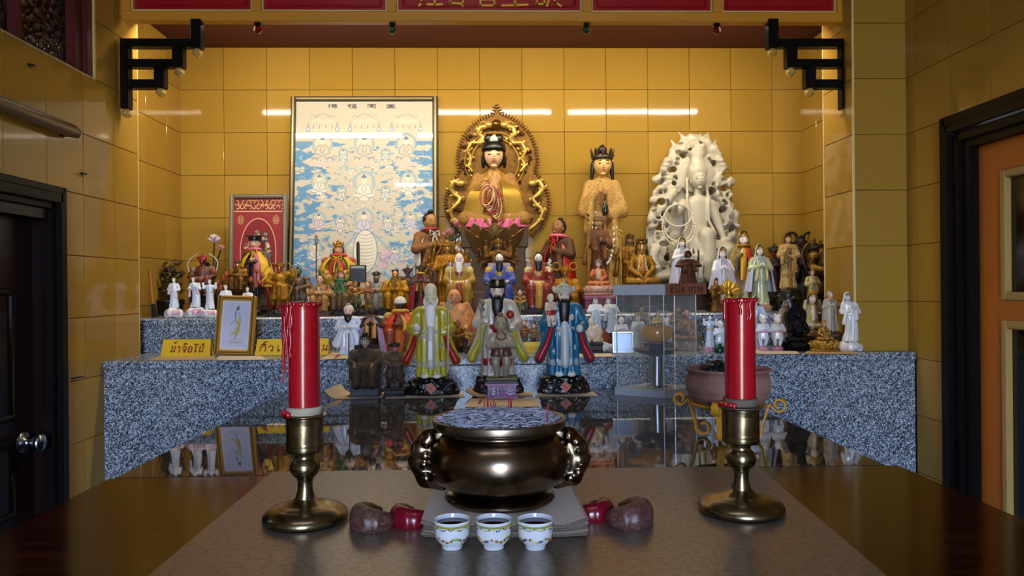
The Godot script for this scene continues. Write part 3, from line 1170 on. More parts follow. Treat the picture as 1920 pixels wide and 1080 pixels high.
# ---------------------------------------------------------------- things on the table and on the granite tongue
func front_objects() -> void:
	for k in 2:
		candle_and_stick(k)
	burner()
	for k in 3:
		tea_cup(k)
	moon_blocks()
	clay_pot()
	glass_case()

func candle_and_stick(k: int) -> void:
	var side: String = ["left", "right"][k]
	var pos := on([573, 1390][k], [975, 958][k], SLAB + 0.002)
	var s := [1.0, 1.02][k] as float
	var t := thing("candlestick", "aged brass candlestick with a wide round foot holding the %s red candle" % side, "candlestick", pos, 0.0, "brass candlesticks")
	var b := MB.new()
	b.lathe([[0.0, 0.0], [0.061, 0.0], [0.0635, 0.004], [0.0635, 0.008], [0.061, 0.013], [0.055, 0.018], [0.046, 0.022], [0.044, 0.0215], [0.042, 0.023], [0.031, 0.026], [0.030, 0.0255], [0.027, 0.0275], [0.021, 0.029], [0.015, 0.034]], 48)
	build(b, "foot", M.brass, t)
	b = MB.new()
	b.lathe([[0.015, 0.034], [0.0115, 0.045], [0.011, 0.058], [0.0125, 0.062], [0.0125, 0.065], [0.0165, 0.067], [0.021, 0.073], [0.0225, 0.080], [0.021, 0.087], [0.0165, 0.093], [0.0145, 0.095], [0.0145, 0.100], [0.018, 0.103]], 36)
	build(b, "stem", M.brass, t)
	b = MB.new()
	b.lathe([[0.018, 0.103], [0.0265, 0.104], [0.0275, 0.107], [0.0275, 0.112], [0.027, 0.1125], [0.0275, 0.1132], [0.0275, 0.118], [0.0270, 0.1185], [0.0275, 0.119], [0.0275, 0.145], [0.027, 0.1455], [0.0275, 0.146], [0.0275, 0.152], [0.0285, 0.154], [0.0285, 0.157], [0.022, 0.157], [0.022, 0.157], [0.022, 0.14], [0.0, 0.14]], 40)
	build(b, "socket", M.brass, t)
	b = MB.new()
	var pr := []
	for i in 2:
		pr.append([0.030 + 0.006 * i, 0.157 + 0.0015 * i])
	b.lathe([[0.0, 0.156], [0.033, 0.157], [0.0335, 0.1585], [0.033, 0.16], [0.0, 0.16]], 14)
	build(b, "drip_pan", M.brass if k == 0 else mat(hx("6f6455"), 0.5, 0.8), t)
	t.scale = Vector3.ONE * s
	# the candle itself
	var y0 := 0.16 * s
	var top: float = at([571, 1383][k], [567, 560][k], -pos.z).y - pos.y
	var c := thing("candle", "thick red wax candle, %s" % ["the one with long wax drips, on the left brass stick", "the one with a smooth flank, on the right brass stick"][k], "candle", pos + Vector3(0, y0, 0), 0.0, "red candles")
	var H := top - y0
	var R := 0.0232
	b = MB.new()
	b.lathe([[0.0, 0.0], [R * 0.96, 0.0], [R * 0.98, 0.004], [R, 0.02], [R, H * 0.5], [R * 0.995, H - 0.012], [R * 1.02, H - 0.006], [R * 1.06, H - 0.002], [R * 1.02, H + 0.001], [R * 0.85, H], [R * 0.7, H - 0.004], [R * 0.35, H - 0.007], [0.0, H - 0.0075]], 40)
	build(b, "wax_column", M.wax, c)
	b = MB.new()
	b.tube([Vector3(0, H - 0.01, 0), Vector3(0.001, H + 0.002, 0), Vector3(0.003, H + 0.007, 0.001)], [0.0016, 0.0016, 0.001], 6)
	build(b, "wick", M.black, c)
	var rng := RandomNumberGenerator.new()
	rng.seed = 70 + k
	var dr := MB.new()
	for i in 15:   # the melted rim
		var a := TAU * i / 15.0 + rng.randf() * 0.2
		dr.ell(Vector3(sin(a) * R * 1.03, H - 0.004 + rng.randf() * 0.002, cos(a) * R * 1.0), Vector3(0.0038, 0.0026 + rng.randf() * 0.002, 0.0042), 8, 6)
	for i in [22, 4][k]:
		var a: float = (-PI / 2 + 0.25 + (i - 10.5) * 0.075) if k == 0 else [-1.5, -0.3, 0.35, 2.4][i]
		var ln: float = rng.randf_range(0.03, 0.09) if k == 0 else [0.03, 0.02, 0.03, 0.04][i]
		var off := 0.0012 + (rng.randf() * 0.004 if k == 0 else 0.0)
		var pts := []
		var rad := []
		for j in 7:
			var q := j / 6.0
			pts.append(Vector3(sin(a + 0.05 * sin(q * 9 + i)) * (R + off), H - 0.003 - ln * q, cos(a) * (R + off)))
			rad.append(lerpf(0.0034, 0.0018, q) + (0.0012 if j == 6 else 0.0) + rng.randf() * 0.0005)
		dr.tube(pts, rad, 7)
	if k == 0:   # the long curtain of drips on its left
		for i in 3:
			var pts := []
			var rad := []
			for j in 10:
				var q := j / 9.0
				pts.append(Vector3(-R - 0.003 - i * 0.0022 - q * 0.002, H - 0.004 - q * [0.10, 0.115, 0.06][i], [0.002, 0.006, -0.004][i]))
				rad.append(lerpf(0.0034, 0.0013, q) + 0.0007 * sin(j * 2.1 + i))
			dr.tube(pts, rad, 7)
	build(dr, "wax_drips", M.wax, c)
	b = MB.new()   # torn paper collar packed round the foot of the candle
	b.lathe([[R * 1.02, 0.001], [R * 1.2, 0.001], [R * 1.18, 0.009], [R * 1.12, 0.0125], [R * 1.02, 0.011]], 11)
	if k == 0:
		build(b, "paper_collar", mat(hx("a89f8c"), 0.9), c)
	else:
		build(b, "paper_collar", mat(hx("5f564c"), 0.7), c)
	b = MB.new()
	for i in 9:
		var a: float = -1.9 + 0.16 * i
		b.ell(Vector3(sin(a) * R * 1.33, 0.003 + 0.0015 * (i % 2), cos(a) * R * 1.33), Vector3(0.0042, 0.003 + 0.001 * (i % 3), 0.0042), 8, 6)
	build(b, "wax_puddle", M.wax, c)

func burner() -> void:
	# gold-paper bundle under the burner, each sheet its own
	var st := thing("joss_paper_stack", "stack of grey-white joss paper under the bronze incense burner", "paper stack", Vector3(0, SLAB + 0.002, 0))
	var rng := RandomNumberGenerator.new()
	rng.seed = 5
	var q := [on(792, 1012, SLAB), on(1100, 1010, SLAB), on(1062, 915, SLAB), on(822, 915, SLAB)]
	var n := 9
	for i in n:
		var b := MB.new()
		var dx := rng.randf_range(-0.004, 0.004)
		var dz := rng.randf_range(-0.003, 0.004)
		var y0 := i * 0.0019
		var c := q.map(func(p): return Vector3(p.x + dx, 0, p.z + dz))
		var bend := 0.004 + 0.004 * i / n
		b.shell(8, 3, func(u, v):
			var p: Vector3 = c[3].lerp(c[2], u).lerp(c[0].lerp(c[1], u), v)
			var e := maxf(0.0, absf(u - 0.5) - 0.36) / 0.14
			return p + Vector3(0, y0 + 0.0016 + bend * e * e * v * (0.4 + 0.12 * i), 0), 0.0014)
		build(b, "sheet", [M.paper_white, mat(hx("b9aa98"), 0.9), mat(hx("d8ccbc"), 0.9)][i % 3], st)
	var top := SLAB + 0.002 + n * 0.0019 + 0.002
	var pos := at(937, 900, 1.165)
	pos.y = top
	var t := thing("incense_burner", "round dark bronze incense burner with lion handles, full of ash", "incense burner", pos)
	var H: float = at(937, 783, 1.165).y - top
	var b := MB.new()
	b.lathe([[0.0, 0.0], [0.084, 0.0], [0.087, 0.003], [0.087, 0.006], [0.083, 0.009], [0.075, 0.0115], [0.066, 0.013], [0.060, 0.0135]], 48)
	build(b, "foot_ring", M.dark_bronze, t)
	b = MB.new()
	b.lathe([[0.050, 0.0115], [0.066, 0.0135], [0.068, 0.0142], [0.0685, 0.0155], [0.082, 0.021], [0.096, 0.0295], [0.1065, 0.042], [0.1125, 0.058], [0.1125, 0.073], [0.107, 0.0885], [0.0955, 0.0995], [0.088, 0.1035], [0.0865, 0.106], [0.088, 0.108], [0.0875, H - 0.014]], 64)
	build(b, "bowl", M.dark_bronze, t)
	b = MB.new()
	b.lathe([[0.0875, H - 0.016], [0.098, H - 0.0155], [0.1035, H - 0.0115], [0.1045, H - 0.009], [0.1045, H - 0.001], [0.103, H + 0.001], [0.1, H + 0.001], [0.098, H - 0.003], [0.092, H - 0.016]], 64)
	build(b, "rim", mat(hx("8a8272"), 0.3, 1.0), t)
	# lion-mask handles
	for s in [-1.0, 1.0]:
		var sd := Sdf.new(Vector3(-0.03, -0.05, -0.035), Vector3(0.05, 0.05, 0.035), 0.0028)
		sd.chain([Vector3(-0.012, 0.04, 0), Vector3(0.008, 0.034, 0), Vector3(0.02, 0.016, 0), Vector3(0.022, -0.006, 0), Vector3(0.014, -0.03, 0), Vector3(-0.012, -0.04, 0)], [0.010, 0.014, 0.017, 0.017, 0.014, 0.010], 0, 0.004)
		sd.ell(Vector3(0.002, 0.0, 0.0), Vector3(0.018, 0.036, 0.018), 0, 0.006)
		for i in 16:
			var a := i * 2.39996
			var yy := -0.034 + i * 0.0043
			sd.ell(Vector3(0.022 + 0.006 * cos(a * 1.7) - absf(yy) * 0.35, yy, 0.017 * sin(a)), Vector3.ONE * (0.0065 + 0.002 * sin(a * 3.0)), 0, 0.002)
		for zz in [-1, 1]:
			sd.ell(Vector3(0.006, 0.036, 0.018 * zz), Vector3(0.008, 0.01, 0.006), 0, 0.003)
			sd.ell(Vector3(0.031, 0.012, 0.010 * zz), Vector3.ONE * 0.0055, 0, 0.002)
		sd.ell(Vector3(0.036, 0.0, 0.0), Vector3(0.007, 0.006, 0.009), 0, 0.003)
		b = MB.new()
		b.xf = Transform3D(Basis(Vector3.UP, 0.0 if s > 0 else PI), Vector3(s * 0.102, 0.062, 0))
		pour(b, sd.net(), [Color.WHITE])
		build(b, "lion_handle", M.dark_bronze, t)
	# ash: a mound and the curled incense remains lying over it
	b = MB.new()
	b.lathe([[0.0965, H - 0.010], [0.096, H - 0.004], [0.08, H + 0.0005], [0.05, H + 0.004], [0.02, H + 0.005], [0.0, H + 0.005]], 40)
	var ash := build(b, "ash_bed", mat(hx("5d6068"), 1.0), t)
	b = MB.new()
	rng.seed = 8
	for i in 900:
		var r := 0.092 * sqrt(rng.randf())
		var a := rng.randf() * TAU
		var y := H + 0.0052 - 0.007 * (r / 0.095) * (r / 0.095) + rng.randf() * 0.003
		var p := Vector3(sin(a) * r, y, cos(a) * r)
		var e := rng.randf() * TAU
		var l := rng.randf_range(0.004, 0.010)
		var dv := Vector3(sin(e), rng.randf_range(-0.25, 0.35), cos(e)) * l
		var g := rng.randf_range(0.5, 0.86)
		b.col = Color(g * 0.96, g * 0.98, g * 1.06)
		b.tube([p - dv, p + Vector3(0, 0.0012, 0) + Vector3(dv.z, 0, -dv.x) * 0.15, p + dv], 0.0008, 4)
	var cu := build(b, "ash_curls", M.cloth, ash)
	cu.set_meta("kind", "stuff")
	# burnt-down incense sticks
	var gl := [[908, 770], [913, 768], [916, 769], [921, 766], [925, 767], [929, 768], [954, 770], [957, 771], [959, 769], [1027, 793]]
	for i in gl.size():
		var p := on(gl[i][0], gl[i][1], top + H + 0.001)
		var ht := [0.022, 0.02, 0.014, 0.012, 0.02, 0.014, 0.026, 0.02, 0.024, 0.032][i] as float
		b = MB.new()
		b.tube([Vector3(0, -0.004, 0), Vector3(0.0006 * sin(i * 2.0), ht * 0.5, 0), Vector3(0.0018 * sin(i * 1.7), ht, 0.001)], [0.0009, 0.0009, 0.0007], 6)
		var o := build(b, numbered("incense_stick"), mat(hx("a3123a"), 0.7), self)
		o.position = p
		tag(o, "thin red incense stick stub standing alone at the right of the burner" if i == 9 else "burnt-down red incense stick stub in the burner's ash near its back", "incense stick", "" if i == 9 else "incense stick stubs in the ash")

func tea_cup(k: int) -> void:
	var pos := on([848, 926, 1004][k], 1027, SLAB + 0.002)
	var t := thing("tea_cup", "%s of the three white porcelain cups of tea with yellow floral bands" % ["leftmost", "middle", "rightmost"][k], "cup", pos, k * 0.7, "tea cups in front of the burner")
	var b := MB.new()
	var P := [[0.0, 0.001], [0.0118, 0.001], [0.0132, 0.0], [0.0138, 0.0015], [0.0142, 0.0055], [0.0175, 0.0085], [0.0215, 0.014], [0.0232, 0.021], [0.0236, 0.030], [0.0242, 0.0365], [0.0250, 0.0385], [0.0247, 0.0393], [0.0238, 0.0388], [0.0228, 0.034], [0.0224, 0.030]]
	b.lathe(P, 40)
	build(b, "cup_wall", mat(hx("d9dcde"), 0.12, 0.0, 0.5), t)
	b = MB.new()
	b.lathe([[0.02255, 0.0335], [0.012, 0.0335], [0.0, 0.0335]], 32)
	build(b, "tea", mat(hx("2c0f08"), 0.03), t, "dark tea")
	# printed bands: leafy garlands as thin enamel
	var rr := func(y): return 0.0236 + 0.0004 + (y - 0.030) * 0.09 if y > 0.021 else lerpf(0.0215, 0.0232, (y - 0.014) / 0.007) + 0.0003
	var rng := RandomNumberGenerator.new()
	rng.seed = 33
	var band := MB.new()
	var y := 0.0335
	band.lathe([[0.02415, 0.0322], [0.0244, 0.033], [0.02455, 0.0348], [0.0243, 0.0352]], 40)
	build(band, "enamel_band", mat(hx("8d8f3c"), 0.25), t)
	for g in 2:
		var e := MB.new()
		for i in 46:
			var a := TAU * i / 46.0
			var yy: float = (0.0305 + 0.0012 * sin(i * 1.3)) if g == 0 else (0.0155 + 0.0018 * sin(i * 0.82) + rng.randf() * 0.0012)
			var r: float = rr.call(yy)
			e.col = [hx("b9a13a"), hx("7d8a34"), hx("4a5a8c"), hx("c9b96a"), hx("6b4a3a")][rng.randi() % 5]
			e.ell(Vector3(sin(a) * r, yy, cos(a) * r), Vector3(0.0019, 0.0012 + 0.001 * g, 0.0007), 6, 4, Basis(Vector3.UP, a) * Basis(Vector3(0, 0, 1), sin(i * 2.2)))
		build(e, "garland", M.porcelain, t)

func moon_blocks() -> void:
	var spec := [[704, 985, 0.036, "4a2a24", -0.95, "brown worn moon block, outer of the pair left of the burner"], [772, 980, 0.031, "6d0a1c", -0.8, "glossy dark red moon block touching the left side of the paper stack"], [1112, 968, 0.030, "6d0a1c", 0.8, "glossy dark red moon block touching the right side of the paper stack"], [1174, 978, 0.038, "4f2e2a", 0.95, "brown worn moon block, outer of the pair right of the burner"]]
	var sd := Sdf.new(Vector3(-1.25, -0.4, -1.0), Vector3(1.25, 1.1, 1.2), 0.07)
	var pts := []
	var rad := []
	for i in 9:
		var a := -2.2 + 4.4 * i / 8.0
		pts.append(Vector3(sin(a) * 0.66, 0.2, -0.05 + cos(a) * 0.6))
		rad.append(0.17 + 0.25 * sin(PI * i / 8.0))
	sd.chain(pts, rad, 0, 0.1)
	sd.cut(Vector3(0, -3.0, 0), Vector3(6, 3.0, 6))
	var net := sd.net()
	for s in spec:
		var t := thing("moon_block", s[5], "divination block", on(s[0], s[1], SLAB + 0.002), 0.0, "divination blocks")
		var b := MB.new()
		b.xf = Transform3D(Basis(Vector3.UP, s[4]).scaled(Vector3(1.08, 1.5, 1.25) * s[2]), Vector3(0, 0.0002, 0))
		pour(b, net, [Color.WHITE])
		var m := StandardMaterial3D.new()
		var worn: bool = s[3] != "6d0a1c"
		m.albedo_texture = noise_tex(0.03, FastNoiseLite.TYPE_SIMPLEX, [[0.0, s[3]], [0.5, s[3]], [0.75, "6a5248" if worn else "7d1024"], [1.0, "84746c" if worn else "8c1a30"]], 256, 4, 0.0, 60)
		m.roughness = 0.4 if worn else 0.2
		tri_map(m, 14.0)
		build(b, "block_body", m, t)

func clay_pot() -> void:
	var c := on(1366, 822, SLAB)
	var t := thing("pot_stand", "yellow wrought-iron stand with four scrolled legs carrying the clay pot", "pot stand", c)
	var ym := mat(hx("c48c20"), 0.45)
	var yr: float = at(1366, 757, -c.z).y - SLAB
	var b := MB.new()
	var ring := []
	for i in 40:
		ring.append(Vector3(sin(TAU * i / 40) * 0.078, yr, cos(TAU * i / 40) * 0.078))
	b.tube(ring, 0.0075, 8, 0.55, true)
	build(b, "hoop", ym, t)
	var w := 0.008
	for k in 4:
		var a := PI / 4 + k * PI / 2 + 0.25
		var prof := []
		for i in 15:   # upper scroll curling outwards
			var g := -1.9 + i * 0.42
			var r := 0.016 - i * 0.0006
			prof.append(Vector2(0.112 + cos(PI - g) * -r, yr + 0.006 + sin(g) * r))
		prof.reverse()
		prof.append_array([Vector2(0.092, yr + 0.006), Vector2(0.083, yr - 0.02), Vector2(0.076, yr - 0.045), Vector2(0.074, yr - 0.06)])
		for i in 16:   # the foot curls inwards
			var g := PI - i * 0.0 + 0.1 + i * 0.36
			var r := 0.019 - i * 0.0007
			prof.append(Vector2(0.056 - cos(g - PI) * -r, 0.0225 + sin(g) * r))
		var leg := MB.new()
		var pts := []
		for q in prof:
			pts.append(Vector3(0, maxf(q.y, 0.0025), q.x))
		leg.xf = Transform3D(Basis(Vector3.UP, a), Vector3.ZERO)
		ribbon(leg, pts, w, 0.004)
		build(leg, "leg", ym, t)
	# the pot
	var p := thing("clay_pot", "wide terracotta pot with a hatched belly on the yellow iron stand", "pot", c + Vector3(0, yr + 0.004, 0))
	var ht: float = at(1366, 690, -c.z).y - SLAB - yr - 0.004
	b = MB.new()
	b.lathe([[0.0, -0.012], [0.06, -0.012], [0.074, -0.004], [0.086, 0.012], [0.094, 0.03], [0.096, 0.042], [0.093, 0.055], [0.088, ht - 0.014], [0.090, ht - 0.008], [0.095, ht - 0.004], [0.0955, ht], [0.092, ht + 0.001], [0.086, ht - 0.006], [0.082, ht - 0.02], [0.07, 0.012], [0.0, 0.008]], 56)
	var clay := StandardMaterial3D.new()
	clay.albedo_texture = noise_tex(0.02, FastNoiseLite.TYPE_SIMPLEX, [[0.0, "6d4a42"], [0.5, "8a6056"], [1.0, "9a7268"]], 256, 4, 0.0, 61)
	clay.roughness = 0.85
	tri_map(clay, 5.0)
	build(b, "pot_wall", clay, p)
	b = MB.new()   # incised lattice on the belly
	for dirn in [-1.0, 1.0]:
		for i in 56:
			var pts := []
			for j in 6:
				var q := j / 5.0
				var y := 0.016 + q * 0.046
				var r: float = (lerpf(0.0875, 0.0962, smoothstep(0.012, 0.042, y)) if y < 0.042 else lerpf(0.0962, 0.0915, (y - 0.042) / 0.02)) + 0.0002
				var a: float = TAU * i / 56.0 + dirn * q * 0.3
				pts.append(Vector3(sin(a) * r, y, cos(a) * r))
			b.tube(pts, 0.0006, 4)
	build(b, "incised_lattice", mat(hx("9a7a70"), 0.9), p)
	var rng := RandomNumberGenerator.new()
	rng.seed = 12
	var lab := ["large black charcoal lump on top in the clay pot", "black charcoal lump left in the clay pot", "black charcoal lump at the back of the clay pot", "black charcoal lump right in the clay pot", "small black charcoal lump in the middle of the clay pot"]
	for i in 5:
		b = MB.new()
		var r: float = [0.03, 0.026, 0.03, 0.032, 0.022][i]
		for j in 7:
			b.xf = Transform3D(Basis.from_euler(Vector3(rng.randf() * 3, rng.randf() * 3, rng.randf() * 3)), Vector3(rng.randf_range(-1, 1), rng.randf_range(-0.6, 0.6), rng.randf_range(-1, 1)) * r * 0.55)
			b.box(Vector3.ZERO, Vector3(rng.randf_range(0.5, 1), rng.randf_range(0.5, 1), rng.randf_range(0.5, 1)) * r, r * 0.18)
		var o := build(b, numbered("charcoal_lump"), mat(hx("0c0c0e"), 0.35), self)
		o.position = p.position + [Vector3(-0.03, ht + 0.004, 0.0), Vector3(-0.055, ht - 0.02, 0.02), Vector3(-0.01, ht - 0.015, -0.04), Vector3(0.045, ht - 0.024, 0.0), Vector3(0.0, ht - 0.028, 0.04)][i]
		tag(o, lab[i], "charcoal", "charcoal in the clay pot")

func ribbon(b: MB, pts: Array, w: float, th: float) -> void:   # a flat bar of width w (across x) bent along a path in y and z
	var n := pts.size()
	var rows := []
	for i in n:
		var d: Vector3 = (pts[mini(i + 1, n - 1)] - pts[maxi(i - 1, 0)]).normalized()
		var nn := Vector3(0, d.z, -d.y) * th / 2
		var q: Vector3 = pts[i]
		rows.append([q + nn - Vector3(w, 0, 0), q + nn + Vector3(w, 0, 0), q - nn + Vector3(w, 0, 0), q - nn - Vector3(w, 0, 0)])
	for i in n - 1:
		for k in 4:
			var m := (k + 1) % 4
			b.face([rows[i][m], rows[i][k], rows[i + 1][k], rows[i + 1][m]])
	b.face([rows[0][0], rows[0][1], rows[0][2], rows[0][3]])
	b.face([rows[n - 1][3], rows[n - 1][2], rows[n - 1][1], rows[n - 1][0]])

func glass_case() -> void:
	var fr := on(1246, 747, SLAB)
	var l := at(1160, 700, -fr.z + 0.10)
	var hw := 0.135
	var c := Vector3(fr.x + 0.0, SLAB, fr.z - 0.105)
	var t := thing("glass_case", "grey-framed glass lamp case standing corner-on on the granite", "glass case", c)
	var H: float = at(1246, 533, -fr.z).y - SLAB
	var corner := [Vector3(0, 0, 0.105), Vector3(hw, 0, 0), Vector3(0, 0, -0.105), Vector3(-hw, 0, 0)]
	var dia := func(k: float) -> PackedVector2Array: return PackedVector2Array([Vector2(0, 0.105 * k), Vector2(hw * k, 0), Vector2(0, -0.105 * k), Vector2(-hw * k, 0)])
	var flat := func(b: MB, k: float, y0: float, y1: float):
		b.xf = Transform3D(Basis(Vector3.RIGHT, -PI / 2), Vector3.ZERO)
		var q: PackedVector2Array = dia.call(k)
		for i in 4: q[i].y = -q[i].y
		b.prism(q, y0, y1)
	var b := MB.new()
	flat.call(b, 1.03, 0.0, 0.022)
	build(b, "case_floor", M.grey_paint, t)
	b = MB.new()
	flat.call(b, 1.05, H - 0.034, H)
	build(b, "case_roof", M.grey_paint, t)
	for i in 4:
		b = MB.new()
		b.tube([corner[i] * 0.965 + Vector3(0, 0.022, 0), corner[i] * 0.965 + Vector3(0, H - 0.034, 0)], 0.0021, 6)
		build(b, "corner_post", mat(hx("aeb8bd"), 0.2, 0.5), t)
		b = MB.new()
		var a: Vector3 = corner[i] * 0.94
		var e: Vector3 = corner[(i + 1) % 4] * 0.94
		var up := Vector3(0, H - 0.036, 0)
		var lo := Vector3(0, 0.023, 0)
		b.face([a + lo, e + lo, e + up, a + up])
		build(b, "pane", M.glass, t)
	# the oil lamp inside
	var p := thing("oil_lamp", "amber glass oil bowl on a steel column inside the glass case", "oil lamp", c + Vector3(0.0, 0.0225, 0.0))
	var yb: float = at(1246, 641, -c.z).y - p.position.y
	b = MB.new()
	b.lathe([[0.0, 0.0], [0.034, 0.0], [0.034, 0.004], [0.022, 0.006], [0.022, 0.006], [0.022, yb - 0.035], [0.022, yb - 0.035]], 32)
	build(b, "column", M.steel, p)
	b = MB.new()
	b.lathe([[0.022, yb - 0.046], [0.06, yb - 0.034], [0.075, yb - 0.024], [0.076, yb - 0.022], [0.06, yb - 0.026], [0.02, yb - 0.03]], 40)
	build(b, "drip_dish", mat(hx("4a4d50"), 0.3, 0.9), p)
	b = MB.new()
	b.lathe([[0.0, yb - 0.03], [0.024, yb - 0.03], [0.024, yb - 0.004], [0.052, yb - 0.003], [0.054, yb], [0.05, yb + 0.001], [0.0, yb + 0.001]], 32)
	build(b, "cup_seat", M.steel, p)
	b = MB.new()
	b.lathe([[0.0, yb + 0.001], [0.028, yb + 0.001], [0.044, yb + 0.009], [0.052, yb + 0.025], [0.050, yb + 0.042], [0.043, yb + 0.051], [0.04, yb + 0.053], [0.038, yb + 0.050], [0.045, yb + 0.04], [0.046, yb + 0.025], [0.038, yb + 0.012], [0.0, yb + 0.006]], 40)
	var am := StandardMaterial3D.new()
	am.albedo_color = hx("b5790c")
	am.roughness = 0.07
	am.clearcoat_enabled = true
	am.clearcoat = 0.6
	am.backlight_enabled = true
	am.backlight = hx("7a4a06")
	build(b, "amber_bowl", am, p, "amber glass bowl")
	b = MB.new()
	b.lathe([[0.0, yb + 0.0062], [0.037, yb + 0.0125], [0.0445, yb + 0.025], [0.0435, yb + 0.04], [0.0, yb + 0.04]], 32)
	build(b, "oil", mat(hx("8a5a0c"), 0.1), p)
	b = MB.new()
	b.tube([Vector3(0, yb + 0.036, 0), Vector3(0, yb + 0.056, 0)], 0.002, 6)
	build(b, "wick_tube", M.steel, p)
	# the little wooden name plate leaning on the roof's edge
	var a := at(1249, 542, 2.30)
	var e := at(1324, 541, 2.34)
	var pl := thing("wooden_plate", "small brown wooden plate with dark Thai writing at the glass case's roof", "name plate", Vector3(a.x, 0, a.z))
	b = MB.new()
	var hh: float = at(1280, 531, 2.32).y - at(1280, 552, 2.32).y
	var yc: float = at(1285, 541.5, 2.32).y
	var ln := Vector2(e.x - a.x, e.z - a.z).length()
	var tu := -atan2(e.z - a.z, e.x - a.x)
	pl.rotation.y = tu
	pl.position = Vector3(a.x, yc - hh / 2, a.z)
	b.box(Vector3(ln / 2, hh / 2, 0), Vector3(ln, hh, 0.008), 0.001)
	build(b, "board", mat(hx("7a4630"), 0.5), pl)
	build(thai(["ต", "ั", "ว", "๋", "โ", "พ", "้", " ", "ถ", "ว", "า", "ย"], Vector3(0.012, hh * 0.18, 0.0035), ln - 0.024, hh * 0.5, 0.0022, 0.0014), "writing", mat(hx("1c0d08"), 0.6), pl)

# Thai letters as strokes in a unit box; marks sit above the letter before them
const THAI := {
	"ก": [[[0.1, 0], [0.1, 0.7], [0.25, 0.8], [0.1, 0.62]], [[0.1, 0.75], [0.4, 1], [0.75, 0.95], [0.85, 0.7], [0.85, 0]]],
	"ว": [[[0.1, 0.8], [0.4, 1], [0.75, 0.9], [0.8, 0.5], [0.75, 0], [0.6, 0.05], [0.6, 0.2]]],
	"เ": [[[0.4, 1], [0.4, 0.1], [0.6, 0], [0.7, 0.15], [0.5, 0.2]]],
	"ท": [[[0.05, 0.9], [0.25, 1], [0.2, 0.8], [0.2, 0]], [[0.2, 0.5], [0.55, 1], [0.8, 0.9], [0.8, 0]]],
	"ย": [[[0.2, 0.95], [0.05, 0.8], [0.25, 0.7], [0.15, 0.5], [0.1, 0.15], [0.3, 0], [0.85, 0], [0.85, 1]]],
	"น": [[[0.05, 0.9], [0.25, 1], [0.25, 0.1], [0.1, 0]], [[0.25, 0.1], [0.6, 0.35], [0.85, 0.1], [0.75, 0], [0.65, 0.15]], [[0.75, 0.3], [0.75, 1]]],
	"ม": [[[0.05, 0.9], [0.25, 1], [0.25, 0.15], [0.1, 0], [0.05, 0.15], [0.8, 0.05]], [[0.8, 0.05], [0.8, 1]]],
	"า": [[[0.2, 0.85], [0.45, 1], [0.65, 0.85], [0.65, 0]]],
	"จ": [[[0.1, 0.75], [0.4, 1], [0.8, 0.85], [0.8, 0.3], [0.6, 0], [0.45, 0.1], [0.5, 0.4], [0.2, 0.45]]],
	"อ": [[[0.2, 0.6], [0.15, 0.85], [0.5, 1], [0.85, 0.8], [0.85, 0], [0.2, 0], [0.15, 0.4], [0.4, 0.5]]],
	"โ": [[[0.9, 1.35], [0.1, 1.3], [0.45, 1.1], [0.45, 0], [0.65, 0.05], [0.6, 0.2]]],
	"ป": [[[0.05, 0.85], [0.2, 1], [0.2, 0], [0.8, 0], [0.85, 1.4]]],
	"ต": [[[0.35, 0.4], [0.5, 0.2], [0.25, 0], [0.1, 0.4], [0.15, 0.9], [0.45, 0.75], [0.75, 1], [0.85, 0.7], [0.85, 0]]],
	"พ": [[[0.05, 0.85], [0.15, 1], [0.15, 0], [0.45, 0.7], [0.75, 0], [0.85, 1]]],
	"ถ": [[[0.25, 0], [0.1, 0.1], [0.2, 0.55], [0.1, 0.75], [0.45, 1], [0.85, 0.8], [0.85, 0]]],
	"ิ": [[[0.1, 1.2], [0.45, 1.4], [0.85, 1.22], [0.1, 1.2]]], "ี": [[[0.1, 1.2], [0.45, 1.4], [0.85, 1.22], [0.1, 1.2]], [[0.85, 1.2], [0.88, 1.5]]], "ั": [[[0.3, 1.3], [0.5, 1.2], [0.9, 1.45]]],
	"้": [[[0.45, 1.55], [0.6, 1.75], [0.6, 1.6], [0.95, 1.85]]], "๊": [[[0.2, 1.3], [0.3, 1.5], [0.5, 1.35], [0.6, 1.55], [0.85, 1.4]]], "๋": [[[0.5, 1.3], [0.8, 1.3]], [[0.65, 1.15], [0.65, 1.5]]],
}
func thai(word: Array, pos: Vector3, width: float, height: float, w: float, depth: float) -> MB:
	var cells := 0
	for g in word:
		if not g in ["ิ", "ี", "ั", "้", "๊", "๋"]:
			cells += 1
	var b := MB.new()
	var x := -1
	for g in word:
		if not g in ["ิ", "ี", "ั", "้", "๊", "๋"]:
			x += 1
		if g == " ":
			continue
		var q := strokes(THAI[g], pos + Vector3(x * width / cells, 0, 0), Vector2(width / cells * 0.86, height), w, depth)
		for i in q.ix:
			b.ix.push_back(b.v.size() + i)
		b.v.append_array(q.v)
		b.c.append_array(q.c)
		b.uv.append_array(q.uv)
	return b

# ---------------------------------------------------------------- statuettes
# palette slots: 0 robe, 1 second robe, 2 skin, 3 trim, 4 dark, 5 hair, 6 lips, 7 ink, 8 white
var nets := {}
const SKIRT := [[0.0, 0.148, 0.118, 0, 0.01], [0.05, 0.15, 0.12, 0, 0.01], [0.2, 0.128, 0.1, 0, 0], [0.4, 0.116, 0.088, 0, 0], [0.54, 0.108, 0.08, 0, 0], [0.66, 0.125, 0.083, 0, 0], [0.73, 0.125, 0.078, 0, 0], [0.775, 0.095, 0.066, 0, 0], [0.81, 0.045, 0.045, 0, 0]]

